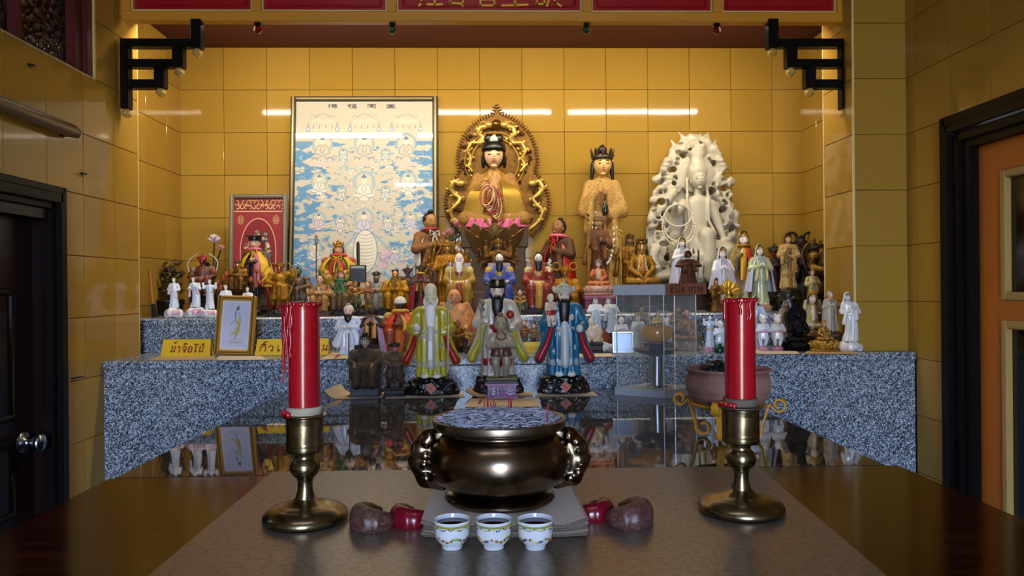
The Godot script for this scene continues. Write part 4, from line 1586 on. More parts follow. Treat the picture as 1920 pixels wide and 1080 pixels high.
func pose(called: String) -> Dictionary:
	if nets.has(called):
		return nets[called]
	var sd: Sdf
	var hd := {}
	if called.begins_with("stand") or called == "caped":
		sd = Sdf.new(Vector3(-0.3, -0.02, -0.19), Vector3(0.3, 0.88, 0.24), 0.0125)
		var sway := 0.05 if called == "stand_sway" else 0.0
		var rows := []
		for r in SKIRT:
			rows.append([r[0], r[1], r[2], sway * sin(r[0] * 5.2), r[4]])
		sd.skirt(rows, 13.0, 0.075, 0, 0.02, 1.5 + sway * 60.0)
		sd.cap(Vector3(-0.105, 0.755, 0), Vector3(0.105, 0.755, 0), 0.042, 0.042, 0, 0.03)
		var hx0 := sway * sin(0.9 * 5.2)
		# front panel and the wide collar of the inner robe
		sd.chain([Vector3(hx0 * 0.5, 0.70, 0.062), Vector3(sway * 0.6, 0.50, 0.068), Vector3(sway * 0.5, 0.25, 0.088), Vector3(0.0, 0.03, 0.118)], [0.034, 0.034, 0.036, 0.032], 1, 0.01)
		sd.skirt([[0.525, 0.118, 0.09, sway * 0.3, 0], [0.55, 0.12, 0.092, sway * 0.3, 0], [0.575, 0.117, 0.088, sway * 0.3, 0]], 0, 0, 3, 0.006)
		for s in [-1.0, 1.0]:
			var wr := Vector3(s * 0.035, 0.645, 0.125)
			var el := Vector3(s * 0.168, 0.595, 0.04)
			if called == "stand_vase" and s < 0:
				wr = Vector3(-0.075, 0.70, 0.125)
			elif called == "stand_vase":
				wr = Vector3(0.05, 0.56, 0.125)
			elif called == "stand_sway":
				wr = Vector3(s * 0.07 + hx0 * 0.4, 0.60 + 0.09 * maxf(0, s), 0.12)
			elif called == "stand_up":
				el = Vector3(s * 0.19, 0.70, 0.03)
				wr = Vector3(s * 0.21, 0.88, 0.04)
			elif called == "stand_staff" and s < 0:
				wr = Vector3(-0.17, 0.60, 0.12)
			sd.cap(Vector3(s * 0.122, 0.742, 0), el, 0.045, 0.05, 0, 0.02)
			sd.cap(el, wr, 0.05, 0.036, 0, 0.015)
			if called != "stand_up":
				sd.cap(wr + Vector3(s * 0.03, -0.02, -0.015), wr + Vector3(s * 0.06, -0.23, -0.035), 0.03, 0.042, 0, 0.015)
				sd.cap(wr + Vector3(s * 0.03, -0.03, 0.0), wr + Vector3(s * 0.055, -0.2, -0.012), 0.018, 0.03, 3, 0.004)
			var hb := (wr - el).normalized()
			sd.ell(wr + hb * 0.02 + Vector3(0, 0.008, 0.006), Vector3(0.016, 0.026, 0.018), 2, 0.004)
			for q in 4:
				sd.cap(wr + hb * 0.025 + Vector3((q - 1.5) * 0.008, 0.02, 0.006), wr + hb * 0.03 + Vector3((q - 1.5) * 0.008, 0.046, 0.01), 0.006, 0.005, 2, 0.002)
			sd.ell(Vector3(s * 0.05, 0.012, 0.128), Vector3(0.034, 0.022, 0.045), 4, 0.006)
		sd.cap(Vector3(hx0, 0.78, 0.005), Vector3(hx0, 0.86, 0.01), 0.03, 0.028, 2, 0.01)
		hd = {"at": Vector3(hx0, 0.888, 0.018), "s": 0.138, "sh": Vector2(0.155, 0.775)}
	elif called.begins_with("elder"):   # broad robes with hanging sleeves
		sd = Sdf.new(Vector3(-0.36, -0.02, -0.2), Vector3(0.36, 0.86, 0.26), 0.009)
		sd.skirt([[0.0, 0.175, 0.135, 0, 0.01], [0.04, 0.172, 0.135, 0, 0.01], [0.2, 0.165, 0.13, 0, 0.01], [0.4, 0.165, 0.13, 0, 0.01], [0.55, 0.16, 0.118, 0, 0], [0.66, 0.165, 0.105, 0, 0], [0.735, 0.14, 0.09, 0, 0], [0.775, 0.08, 0.06, 0, 0]], 11.0, 0.11, 0, 0.02, 1.0, 0.75)
		sd.cap(Vector3(-0.125, 0.72, 0), Vector3(0.125, 0.72, 0), 0.055, 0.055, 0, 0.03)
		sd.chain([Vector3(0, 0.6, 0.09), Vector3(0, 0.4, 0.115), Vector3(0, 0.14, 0.13)], [0.042, 0.05, 0.052], 3, 0.006)
		sd.skirt([[0.115, 0.178, 0.142, 0, 0.01], [0.145, 0.179, 0.143, 0, 0.01], [0.175, 0.177, 0.14, 0, 0.01]], 0, 0, 3, 0.006)
		sd.skirt([[0.47, 0.166, 0.125, 0, 0.005], [0.49, 0.168, 0.128, 0, 0.005], [0.51, 0.166, 0.125, 0, 0.005]], 0, 0, 3, 0.005)
		for s in [-1.0, 1.0]:
			var el := Vector3(s * 0.215, 0.53, 0.04)
			var wr := Vector3(s * 0.16, 0.50, 0.15)
			if called == "elder_hold" and s < 0:
				wr = Vector3(-0.13, 0.56, 0.15)
			if called == "elder_fold":
				wr = Vector3(s * 0.045, 0.56, 0.15)
			sd.cap(Vector3(s * 0.155, 0.70, 0), el, 0.06, 0.065, 0, 0.02)
			sd.cap(el, wr, 0.065, 0.05, 0, 0.015)
			if called == "elder_fold":
				sd.cap(wr + Vector3(s * 0.06, -0.02, -0.03), Vector3(s * 0.24, 0.22, 0.07), 0.045, 0.075, 0, 0.02)
				sd.cap(wr + Vector3(s * 0.05, -0.06, 0.0), Vector3(s * 0.2, 0.2, 0.1), 0.02, 0.05, 3, 0.006)
			else:
				sd.chain([wr + Vector3(s * 0.02, -0.03, -0.04), Vector3(s * 0.215, 0.33, 0.085), Vector3(s * 0.285, 0.185, 0.07)], [0.05, 0.057, 0.06], 0, 0.012)
				sd.chain([wr + Vector3(s * 0.015, -0.04, 0.0), Vector3(s * 0.21, 0.33, 0.118), Vector3(s * 0.288, 0.185, 0.108)], [0.026, 0.034, 0.042], 1, 0.004)
			var palm := wr + Vector3(0, 0.005, 0.025)
			sd.ell(palm, Vector3(0.026, 0.03, 0.024), 2, 0.005)
			for q in 4:
				sd.cap(palm + Vector3((q - 1.5) * 0.012, 0.004, 0.02), palm + Vector3((q - 1.5) * 0.012 - s * 0.006, -0.018, 0.03), 0.0085, 0.0075, 2, 0.002)
			sd.cap(palm + Vector3(-s * 0.022, 0.008, 0.012), palm + Vector3(-s * 0.024, 0.03, 0.022), 0.009, 0.007, 2, 0.003)
			sd.ell(Vector3(s * 0.07, 0.018, 0.13), Vector3(0.05, 0.028, 0.05), 8, 0.006)
		sd.cap(Vector3(0, 0.74, 0.01), Vector3(0, 0.82, 0.02), 0.045, 0.04, 2, 0.01)
		hd = {"at": Vector3(0, 0.85, 0.035), "s": 0.185, "sh": Vector2(0.19, 0.74)}
	elif called.begins_with("sit"):
		sd = Sdf.new(Vector3(-0.45, -0.02, -0.27), Vector3(0.45, 0.74, 0.4), 0.0165)
		sd.ell(Vector3(0, 0.09, 0.02), Vector3(0.34, 0.1, 0.24), 0, 0.03)
		for s in [-1.0, 1.0]:
			sd.chain([Vector3(s * 0.12, 0.12, 0.0), Vector3(s * 0.32, 0.09, 0.12), Vector3(s * 0.05, 0.07, 0.25)], [0.1, 0.085, 0.06], 0, 0.025)
			sd.ell(Vector3(-s * 0.12, 0.125, 0.22), Vector3(0.07, 0.028, 0.04), 2, 0.008)
			for q in 3:   # drapery over the shins
				sd.chain([Vector3(s * (0.12 + 0.08 * q), 0.16 - 0.025 * q, 0.16), Vector3(s * (0.10 + 0.08 * q), 0.08, 0.28 - 0.05 * q), Vector3(s * (0.07 + 0.06 * q), 0.02, 0.31 - 0.05 * q)], [0.012, 0.016, 0.018], 1, 0.012)
		sd.skirt([[0.08, 0.21, 0.16, 0, 0], [0.25, 0.165, 0.125, 0, 0], [0.4, 0.17, 0.118, 0, 0], [0.52, 0.185, 0.112, 0, 0], [0.59, 0.13, 0.085, 0, 0], [0.64, 0.06, 0.055, 0, 0]], 9.0, 0.03, 0, 0.03)
		sd.chain([Vector3(0, 0.56, 0.08), Vector3(0, 0.42, 0.105), Vector3(0, 0.28, 0.12)], [0.05, 0.062, 0.06], 2, 0.01)
		sd.skirt([[0.24, 0.178, 0.14, 0, 0.005], [0.27, 0.178, 0.14, 0, 0.005], [0.3, 0.172, 0.135, 0, 0.005]], 0, 0, 3, 0.01)
		for s in [-1.0, 1.0]:
			sd.cap(Vector3(s * 0.05, 0.6, 0.07), Vector3(s * 0.1, 0.3, 0.135), 0.026, 0.028, 3, 0.008)
			var el := Vector3(s * 0.265, 0.33, 0.05)
			var wr := Vector3(s * 0.08, 0.2, 0.215)
			if called == "sit_bless" and s < 0:
				wr = Vector3(-0.13, 0.44, 0.19)
			if called == "sit_up":
				el = Vector3(s * 0.24, 0.5, 0.05)
				wr = Vector3(s * 0.2, 0.72, 0.04)
			sd.cap(Vector3(s * 0.19, 0.545, 0), el, 0.066, 0.068, 0, 0.025)
			sd.cap(el, wr, 0.064, 0.048, 0, 0.02)
			sd.ell(wr + (wr - el).normalized() * 0.035, Vector3(0.032, 0.04, 0.03), 2, 0.008)
			for q in 4:
				var f0 := wr + (wr - el).normalized() * 0.06 + Vector3((q - 1.5) * 0.014, 0, 0)
				sd.cap(f0, f0 + Vector3(-s * 0.02 if wr.y < 0.3 else 0.0, 0.045 if wr.y > 0.3 else 0.0, 0.015), 0.01, 0.008, 2, 0.003)
		sd.cap(Vector3(0, 0.6, 0.0), Vector3(0, 0.7, 0.015), 0.05, 0.046, 2, 0.02)
		hd = {"at": Vector3(0, 0.775, 0.03), "s": 0.235, "sh": Vector2(0.24, 0.6)}
	elif called.begins_with("throne"):
		sd = Sdf.new(Vector3(-0.36, -0.02, -0.26), Vector3(0.36, 0.8, 0.34), 0.0145)
		sd.ell(Vector3(0, 0.3, 0.0), Vector3(0.23, 0.16, 0.19), 0, 0.03)
		sd.skirt([[0.0, 0.2, 0.15, 0, 0.06], [0.1, 0.2, 0.15, 0, 0.06], [0.3, 0.21, 0.16, 0, 0.03]], 12.0, 0.06, 0, 0.03)
		for s in [-1.0, 1.0]:
			sd.chain([Vector3(s * 0.1, 0.34, 0.02), Vector3(s * 0.15, 0.33, 0.2), Vector3(s * 0.14, 0.05, 0.19)], [0.1, 0.09, 0.075], 0, 0.03)
			sd.ell(Vector3(s * 0.135, 0.025, 0.24), Vector3(0.05, 0.035, 0.07), 4, 0.006)
		sd.chain([Vector3(0, 0.36, 0.17), Vector3(0, 0.2, 0.21), Vector3(0, 0.06, 0.2)], [0.07, 0.075, 0.075], 1, 0.01)
		sd.skirt([[0.3, 0.2, 0.16, 0, 0.02], [0.45, 0.19, 0.145, 0, 0.01], [0.58, 0.2, 0.125, 0, 0], [0.67, 0.15, 0.09, 0, 0], [0.715, 0.06, 0.055, 0, 0]], 9.0, 0.03, 0, 0.03)
		sd.skirt([[0.4, 0.205, 0.162, 0, 0.015], [0.425, 0.205, 0.162, 0, 0.015], [0.45, 0.2, 0.156, 0, 0.015]], 0, 0, 3, 0.008)
		sd.ell(Vector3(0, 0.56, 0.11), Vector3(0.075, 0.09, 0.03), 1, 0.01)
		for s in [-1.0, 1.0]:
			var el := Vector3(s * 0.26, 0.46, 0.06)
			var wr := Vector3(s * 0.15, 0.42, 0.21)
			if called == "throne_up" and s > 0:
				wr = Vector3(0.2, 0.6, 0.16)
			if called == "throne_fold":
				wr = Vector3(s * 0.045, 0.48, 0.19)
			sd.ell(Vector3(s * 0.2, 0.62, 0), Vector3(0.085, 0.07, 0.085), 3, 0.02)
			sd.cap(Vector3(s * 0.2, 0.61, 0), el, 0.068, 0.07, 0, 0.02)
			sd.cap(el, wr, 0.066, 0.05, 0, 0.015)
			sd.cap(wr + Vector3(s * 0.05, -0.03, -0.03), Vector3(s * 0.22, 0.2, 0.15), 0.04, 0.06, 0, 0.015)
			sd.ell(wr + Vector3(0, 0.01, 0.03), Vector3(0.034, 0.036, 0.034), 2, 0.008)
			for q in 3:
				sd.cap(wr + Vector3((q - 1) * 0.018, 0.02, 0.05), wr + Vector3((q - 1) * 0.018, -0.01, 0.066), 0.012, 0.01, 2, 0.003)
		sd.cap(Vector3(0, 0.68, 0.0), Vector3(0, 0.76, 0.015), 0.05, 0.045, 2, 0.02)
		hd = {"at": Vector3(0, 0.815, 0.03), "s": 0.19, "sh": Vector2(0.24, 0.67)}
	elif called == "laugh":
		sd = Sdf.new(Vector3(-0.5, -0.02, -0.3), Vector3(0.5, 0.72, 0.48), 0.019)
		sd.ell(Vector3(0, 0.3, 0.05), Vector3(0.32, 0.28, 0.28), 2, 0.04)
		sd.ell(Vector3(0, 0.53, 0.03), Vector3(0.27, 0.16, 0.2), 2, 0.05)
		for s in [-1.0, 1.0]:
			sd.ell(Vector3(s * 0.12, 0.5, 0.19), Vector3(0.11, 0.08, 0.07), 2, 0.03)
			sd.chain([Vector3(s * 0.15, 0.12, 0.0), Vector3(s * 0.36, 0.1, 0.12), Vector3(s * 0.1, 0.07, 0.3)], [0.13, 0.11, 0.08], 0, 0.03)
			sd.chain([Vector3(s * 0.26, 0.58, -0.02), Vector3(s * 0.38, 0.38, 0.04), Vector3(s * 0.3, 0.2, 0.22)], [0.11, 0.1, 0.07], 0, 0.03)
			sd.ell(Vector3(s * 0.26, 0.19, 0.27), Vector3(0.06, 0.05, 0.05), 2, 0.01)
		sd.ell(Vector3(0, 0.35, -0.08), Vector3(0.34, 0.33, 0.2), 0, 0.03)
		sd.ell(Vector3(0, 0.26, 0.335), Vector3(0.02, 0.02, 0.01), 4, 0.005)
		hd = {"at": Vector3(0, 0.775, 0.07), "s": 0.33, "sh": Vector2(0.3, 0.6)}
	elif called.begins_with("child"):
		sd = Sdf.new(Vector3(-0.27, -0.02, -0.16), Vector3(0.27, 0.76, 0.24), 0.0125)
		for s in [-1.0, 1.0]:
			sd.chain([Vector3(s * 0.065, 0.4, 0), Vector3(s * 0.085, 0.22, 0.04 if s > 0 else 0.02), Vector3(s * 0.06, 0.045, 0)], [0.082, 0.06, 0.04], 1 if called == "child_robe" else 2, 0.02)
			sd.ell(Vector3(s * 0.07, 0.02, 0.035), Vector3(0.035, 0.025, 0.06), 4 if called == "child_robe" else 2, 0.008)
			var el := Vector3(s * 0.19, 0.49, 0.04)
			var wr := Vector3(-s * 0.05, 0.52 + 0.02 * s, 0.14)
			if called == "child_robe":
				wr = Vector3(s * 0.03, 0.55, 0.14)
			sd.cap(Vector3(s * 0.125, 0.63, 0), el, 0.055, 0.05, 0 if called == "child_robe" else 2, 0.02)
			sd.cap(el, wr, 0.05, 0.036, 0 if called == "child_robe" else 2, 0.015)
			sd.ell(wr + Vector3(-s * 0.015, 0.01, 0.01), Vector3(0.032, 0.028, 0.025), 2, 0.006)
		sd.ell(Vector3(0, 0.5, 0.01), Vector3(0.14, 0.16, 0.11), 0 if called == "child_robe" else 2, 0.03)
		sd.ell(Vector3(0, 0.61, 0.0), Vector3(0.14, 0.07, 0.085), 0 if called == "child_robe" else 2, 0.03)
		sd.skirt([[0.24 if called == "child_robe" else 0.33, 0.16, 0.13, 0, 0.01], [0.4, 0.145, 0.12, 0, 0.01], [0.47, 0.138, 0.112, 0, 0.01]], 9.0, 0.08, 0 if called == "child_robe" else 3, 0.01)
		sd.skirt([[0.43, 0.148, 0.122, 0, 0.01], [0.45, 0.15, 0.124, 0, 0.01], [0.47, 0.146, 0.12, 0, 0.01]], 0, 0, 3, 0.006)
		sd.cap(Vector3(0, 0.65, 0), Vector3(0, 0.72, 0.01), 0.045, 0.04, 2, 0.015)
		hd = {"at": Vector3(0, 0.80, 0.02), "s": 0.25, "sh": Vector2(0.15, 0.66)}
	else:   # warrior: armour skirt, wide stance, one arm up; "warrior_low" keeps both fists at the belt
		sd = Sdf.new(Vector3(-0.36, -0.02, -0.2), Vector3(0.36, 0.86, 0.28), 0.0145)
		for s in [-1.0, 1.0]:
			sd.chain([Vector3(s * 0.07, 0.45, 0), Vector3(s * 0.14, 0.25, 0.07), Vector3(s * 0.13, 0.07, 0.01)], [0.1, 0.07, 0.052], 1, 0.02)
			sd.ell(Vector3(s * 0.14, 0.035, 0.05), Vector3(0.05, 0.04, 0.09), 4, 0.01)
			sd.ell(Vector3(s * 0.17, 0.73, 0), Vector3(0.085, 0.06, 0.085), 3, 0.015)
			sd.ell(Vector3(s * 0.145, 0.2, 0.085), Vector3(0.045, 0.06, 0.03), 3, 0.008)
			var el := Vector3(s * 0.25, 0.58, 0.06)
			var wr := Vector3(s * 0.12, 0.54, 0.17)
			if called == "warrior" and s > 0:
				el = Vector3(0.28, 0.70, 0.04)
				wr = Vector3(0.27, 0.84, 0.08)
			sd.cap(Vector3(s * 0.165, 0.71, 0), el, 0.062, 0.055, 0, 0.02)
			sd.cap(el, wr, 0.055, 0.04, 3, 0.012)
			sd.ell(wr + (wr - el).normalized() * 0.03, Vector3(0.035, 0.035, 0.035), 2, 0.006)
		sd.skirt([[0.2, 0.21, 0.15, 0, 0.02], [0.34, 0.18, 0.13, 0, 0.01], [0.5, 0.145, 0.11, 0, 0], [0.62, 0.165, 0.115, 0, 0], [0.72, 0.16, 0.1, 0, 0], [0.78, 0.07, 0.06, 0, 0]], 10.0, 0.09, 0, 0.025)
		sd.ell(Vector3(0, 0.5, 0.1), Vector3(0.075, 0.06, 0.05), 3, 0.01)
		sd.ell(Vector3(0, 0.66, 0.09), Vector3(0.08, 0.07, 0.04), 3, 0.01)
		sd.chain([Vector3(0, 0.46, 0.13), Vector3(0.01, 0.3, 0.16), Vector3(0, 0.1, 0.15)], [0.045, 0.05, 0.04], 1, 0.008)
		sd.skirt([[0.47, 0.16, 0.122, 0, 0], [0.49, 0.165, 0.126, 0, 0], [0.515, 0.16, 0.122, 0, 0]], 0, 0, 3, 0.006)
		sd.cap(Vector3(0, 0.76, 0.0), Vector3(0, 0.84, 0.015), 0.045, 0.04, 2, 0.015)
		hd = {"at": Vector3(0, 0.87, 0.03), "s": 0.175, "sh": Vector2(0.2, 0.74)}
	var n := sd.net()
	n.head = hd
	nets[called] = n
	return n

func head(b: MB, xf: Transform3D, pal: Array, face: String) -> void:
	b.xf = xf
	b.col = pal[2]
	var nu := 20
	var nv := 14
	var last := []
	for j in nv + 1:
		var f := PI * j / nv - PI / 2
		var ring := []
		for i in nu:
			var t := TAU * i / nu
			var p := Vector3(sin(t) * cos(f) * 0.385, sin(f) * 0.5, cos(t) * cos(f) * 0.43)
			if p.y < 0:
				var q := p.y / 0.5
				p.x *= 1.0 - 0.24 * q * q
				if p.z > 0: p.z *= 1.0 + 0.1 * q * q
			if p.z > 0:
				p.z -= 0.03 * exp(-pow((absf(p.x) - 0.15) / 0.09, 2) - pow((p.y - 0.05) / 0.09, 2))
				p.z += 0.025 * exp(-pow((absf(p.x) - 0.2) / 0.1, 2) - pow((p.y + 0.15) / 0.1, 2))
			ring.append(b.p(p))
		if last:
			for i in nu:
				var n := (i + 1) % nu
				b.quad(last[i], last[n], ring[n], ring[i])
		last = ring
	var zs := func(x: float, y: float) -> float: return 0.43 * sqrt(maxf(0.05, 1.0 - pow(x / 0.385, 2) - pow(y / 0.5, 2)))
	b.ell(Vector3(0, -0.06, 0.435), Vector3(0.04, 0.115, 0.055), 8, 7, Basis(Vector3.RIGHT, 0.18))
	b.ell(Vector3(0, -0.13, 0.455), Vector3(0.062, 0.035, 0.04), 8, 6)
	for s in [-1.0, 1.0]:
		b.ell(Vector3(s * 0.375, -0.05, -0.02), Vector3(0.045, 0.15, 0.07), 8, 7)
		var z: float = zs.call(0.15, 0.03) - 0.03
		if face == "open":
			b.col = pal[8]
			b.ell(Vector3(s * 0.15, 0.035, z + 0.008), Vector3(0.075, 0.034, 0.02), 8, 5)
			b.col = pal[7]
			b.ell(Vector3(s * 0.148, 0.033, z + 0.02), Vector3(0.032, 0.03, 0.016), 8, 5)
			b.ell(Vector3(s * 0.15, 0.066, z + 0.012), Vector3(0.085, 0.013, 0.02), 8, 5)
		else:
			b.ell(Vector3(s * 0.15, 0.055, z), Vector3(0.08, 0.04, 0.035), 8, 6)
			b.col = pal[7]
			b.ell(Vector3(s * 0.15, 0.018, z + 0.018), Vector3(0.085, 0.014, 0.022), 8, 5, Basis(Vector3(0, 0, 1), -s * 0.08))
		b.col = pal[7] if not face == "white" else pal[8]
		b.ell(Vector3(s * 0.16, 0.14, zs.call(0.16, 0.14) - 0.004), Vector3(0.09, 0.014, 0.018), 8, 5, Basis(Vector3(0, 0, 1), -s * 0.2) * Basis(Vector3.UP, s * 0.35))
		b.col = pal[2]
	b.col = pal[6]
	var zl: float = zs.call(0.0, -0.25) + 0.02
	b.ell(Vector3(0, -0.235, zl), Vector3(0.075 if face != "grin" else 0.13, 0.018, 0.022), 8, 5)
	b.ell(Vector3(0, -0.265, zl - 0.004), Vector3(0.055 if face != "grin" else 0.1, 0.022, 0.022), 8, 5)
	b.col = pal[2]
	b.ell(Vector3(0, -0.40, 0.26), Vector3(0.12, 0.08, 0.1), 8, 6)

# hair, hats and crowns are parts of their own
func headwear(n: Node3D, xf: Transform3D, kind: String, pal: Array, c: Color, m: Material) -> void:
	var b := MB.new()
	b.xf = xf
	b.col = pal[5]
	if not kind in ["bald", "dome", "capuchin"]:
		b.ell(Vector3(0, 0.10, -0.10), Vector3(0.43, 0.48, 0.41), 18, 12)
		if kind in ["bun", "hood", "tiara", "spikes"]:
			for s in [-1.0, 1.0]:
				b.tube([Vector3(s * 0.38, 0.1, 0.0), Vector3(s * 0.41, -0.25, -0.05), Vector3(s * 0.45, -0.65, -0.02)], [0.1, 0.1, 0.06], 8)
		build(b, "hair", M.gloss, n)
	b = MB.new()
	b.xf = xf
	b.col = c
	match kind:
		"bun":
			b.col = pal[5]
			b.lathe([[0.0, 0.45], [0.22, 0.47], [0.28, 0.62], [0.24, 0.78], [0.12, 0.86], [0.0, 0.87]], 14)
			build(b, "hair_bun", M.gloss, n)
			b = MB.new()
			b.xf = xf
			b.col = c
			tiara(b, 0.16)
			build(b, "tiara", m, n)
		"tiara":
			tiara(b, 0.3)
			b.lathe([[0.0, 0.45], [0.2, 0.5], [0.25, 0.66], [0.17, 0.86], [0.0, 0.92]], 12)
			build(b, "tiara", m, n)
		"hood":
			b.col = pal[5]
			b.ell(Vector3(0, 0.55, -0.02), Vector3(0.2, 0.2, 0.18), 12, 8)
			build(b, "hair_bun", M.gloss, n)
			b = MB.new()
			b.xf = xf
			b.col = c
			tiara(b, 0.14)
			build(b, "tiara", M.gilt, n)
			b = MB.new()
			b.xf = xf
			b.col = pal[0]
			b.shell(20, 14, func(u, v):
				var a: float = lerpf(2.15, -2.15, u) + PI
				if v < 0.5:
					var e: float = v / 0.5 * PI * 0.5
					var r := sin(e) * 0.5
					return Vector3(sin(a) * r, 0.12 + cos(e) * 0.7, -0.08 + cos(a) * r * 1.0)
				var w: float = (v - 0.5) / 0.5
				var r2 := 0.5 + 0.35 * w * w + 0.02 * sin(u * 24.0)
				return Vector3(sin(a) * r2, 0.12 - w * 1.15, -0.08 + cos(a) * r2 * 0.75), 0.03)
			build(b, "veil", m, n)
		"spikes":   # a crown of upright leaves
			b.lathe([[0.40, 0.22], [0.46, 0.22], [0.47, 0.34], [0.41, 0.34]], 20)
			for i in 9:
				var a := TAU * i / 9.0
				b.ell(Vector3(sin(a) * 0.45, 0.44, -0.03 + cos(a) * 0.43), Vector3(0.11, 0.24, 0.04), 8, 6, Basis(Vector3.UP, a) * Basis(Vector3.RIGHT, 0.2))
				b.ell(Vector3(sin(a) * 0.47, 0.36, -0.03 + cos(a) * 0.46), Vector3.ONE * 0.05, 6, 5)
			b.lathe([[0.0, 0.4], [0.2, 0.5], [0.2, 0.66], [0.1, 0.8], [0.0, 0.85]], 12)
			build(b, "crown", m, n)
		"cap":   # official's black hat
			b.lathe([[0.36, 0.2], [0.46, 0.2], [0.46, 0.36], [0.44, 0.38], [0.4, 0.38], [0.40, 0.62], [0.36, 0.68], [0.0, 0.69]], 20)
			for s in [-1.0, 1.0]:
				b.ell(Vector3(s * 0.52, 0.42, -0.12), Vector3(0.2, 0.08, 0.025), 10, 6)
			b.col = hx("c9a040")
			b.ell(Vector3(0, 0.47, 0.43), Vector3(0.1, 0.09, 0.05), 10, 6)
			build(b, "hat", m, n)
		"mortar":   # flat square hat
			b.lathe([[0.42, 0.18], [0.47, 0.18], [0.47, 0.45], [0.43, 0.47], [0.0, 0.47]], 20)
			b.box(Vector3(0, 0.53, 0.0), Vector3(1.25, 0.1, 1.0), 0.03)
			build(b, "hat", m, n)
		"helmet":
			b.lathe([[0.48, 0.12], [0.54, 0.1], [0.5, 0.2], [0.46, 0.38], [0.3, 0.56], [0.1, 0.64], [0.07, 0.74], [0.1, 0.8], [0.0, 0.92]], 18)
			for s in [-1.0, 1.0]:
				b.ell(Vector3(s * 0.5, 0.3, 0.0), Vector3(0.14, 0.22, 0.06), 8, 6, Basis(Vector3(0, 0, 1), -s * 0.5))
				b.ell(Vector3(s * 0.2, 0.45, 0.32), Vector3(0.1, 0.13, 0.08), 8, 6)
			b.ell(Vector3(0, 0.5, 0.34), Vector3(0.09, 0.16, 0.07), 8, 6)
			build(b, "helmet", m, n)
		"topknot":
			b.lathe([[0.0, 0.5], [0.13, 0.52], [0.15, 0.62], [0.1, 0.72], [0.0, 0.75]], 12)
			b.tube([Vector3(-0.24, 0.62, 0), Vector3(0.24, 0.64, 0)], 0.02, 6)
			build(b, "hair_crown", m, n)
		"dome":
			b.lathe([[0.5, 0.14], [0.54, 0.12], [0.52, 0.24], [0.42, 0.5], [0.22, 0.64], [0.0, 0.68]], 18)
			build(b, "hat", m, n)
		"tufts":
			for s in [-1.0, 1.0]:
				b.ell(Vector3(s * 0.3, 0.5, -0.02), Vector3(0.14, 0.15, 0.14), 10, 7)
			build(b, "hair_tufts", m, n)
		"curls":
			for j in 4:
				for i in 12 - j * 2:
					var a: float = TAU * (i + 0.5 * (j % 2)) / (12 - j * 2)
					var r: float = 0.44 * cos(0.35 + j * 0.33)
					b.ell(Vector3(sin(a) * r, 0.22 + 0.44 * sin(0.1 + j * 0.33), -0.08 + cos(a) * r), Vector3.ONE * 0.075, 7, 5)
			b.ell(Vector3(0, 0.62, -0.06), Vector3(0.2, 0.17, 0.2), 12, 8)
			build(b, "hair_curls", m, n)
		"capuchin":   # a monk's pointed cowl round the face
			b.shell(20, 12, func(u, v):
				var a: float = lerpf(2.3, -2.3, u) + PI
				var e: float = v * PI * 0.62
				var r := sin(e) * 0.52
				return Vector3(sin(a) * r, 0.1 + cos(e) * 0.66, -0.06 + cos(a) * r), 0.04)
			build(b, "cowl", m, n)

func tiara(b: MB, ht: float) -> void:
	var arc := []
	for i in 15:
		var a := -1.5 + 3.0 * i / 14.0
		arc.append(Vector3(sin(a) * 0.44, 0.30 - 0.06 * cos(a), -0.08 + cos(a) * 0.44))
	b.tube(arc, 0.035, 6)
	for i in 5:
		var a := -0.9 + 0.45 * i
		var k := ht * (1.3 if i == 2 else 0.9)
		b.ell(Vector3(sin(a) * 0.43, 0.30 + k, -0.07 + cos(a) * 0.42), Vector3(0.08, k * 1.05, 0.04), 8, 6, Basis(Vector3.UP, a))

func beard(n: Node3D, xf: Transform3D, c: Color, length: float) -> void:
	var b := MB.new()
	b.xf = xf
	b.col = c
	b.tube([Vector3(0, -0.3, 0.34), Vector3(0, -0.45, 0.40), Vector3(0, -0.45 - length * 0.4, 0.47), Vector3(0, -0.45 - length * 0.8, 0.47), Vector3(0, -0.5 - length, 0.44)], [0.24, 0.31, 0.28, 0.16, 0.015], 12, 0.5)
	for s in [-1.0, 1.0]:
		b.tube([Vector3(s * 0.03, -0.185, 0.465), Vector3(s * 0.13, -0.21, 0.44), Vector3(s * 0.19, -0.36, 0.42), Vector3(s * 0.17, -0.5 - length * 0.35, 0.46)], [0.025, 0.04, 0.035, 0.008], 7)
		b.tube([Vector3(s * 0.36, 0.02, 0.12), Vector3(s * 0.34, -0.22, 0.24), Vector3(s * 0.2, -0.42, 0.36), Vector3(s * 0.12, -0.5 - length * 0.3, 0.44)], [0.04, 0.08, 0.1, 0.03], 8)
	for i in 7:
		var x := (i - 3) * 0.05
		b.tube([Vector3(x, -0.38, 0.50), Vector3(x * 0.95, -0.45 - length * 0.4, 0.585 - absf(x) * 0.5), Vector3(x * 0.45, -0.47 - length * 0.9, 0.53)], [0.018, 0.022, 0.006], 5)
	build(b, "beard", M.satin, n)

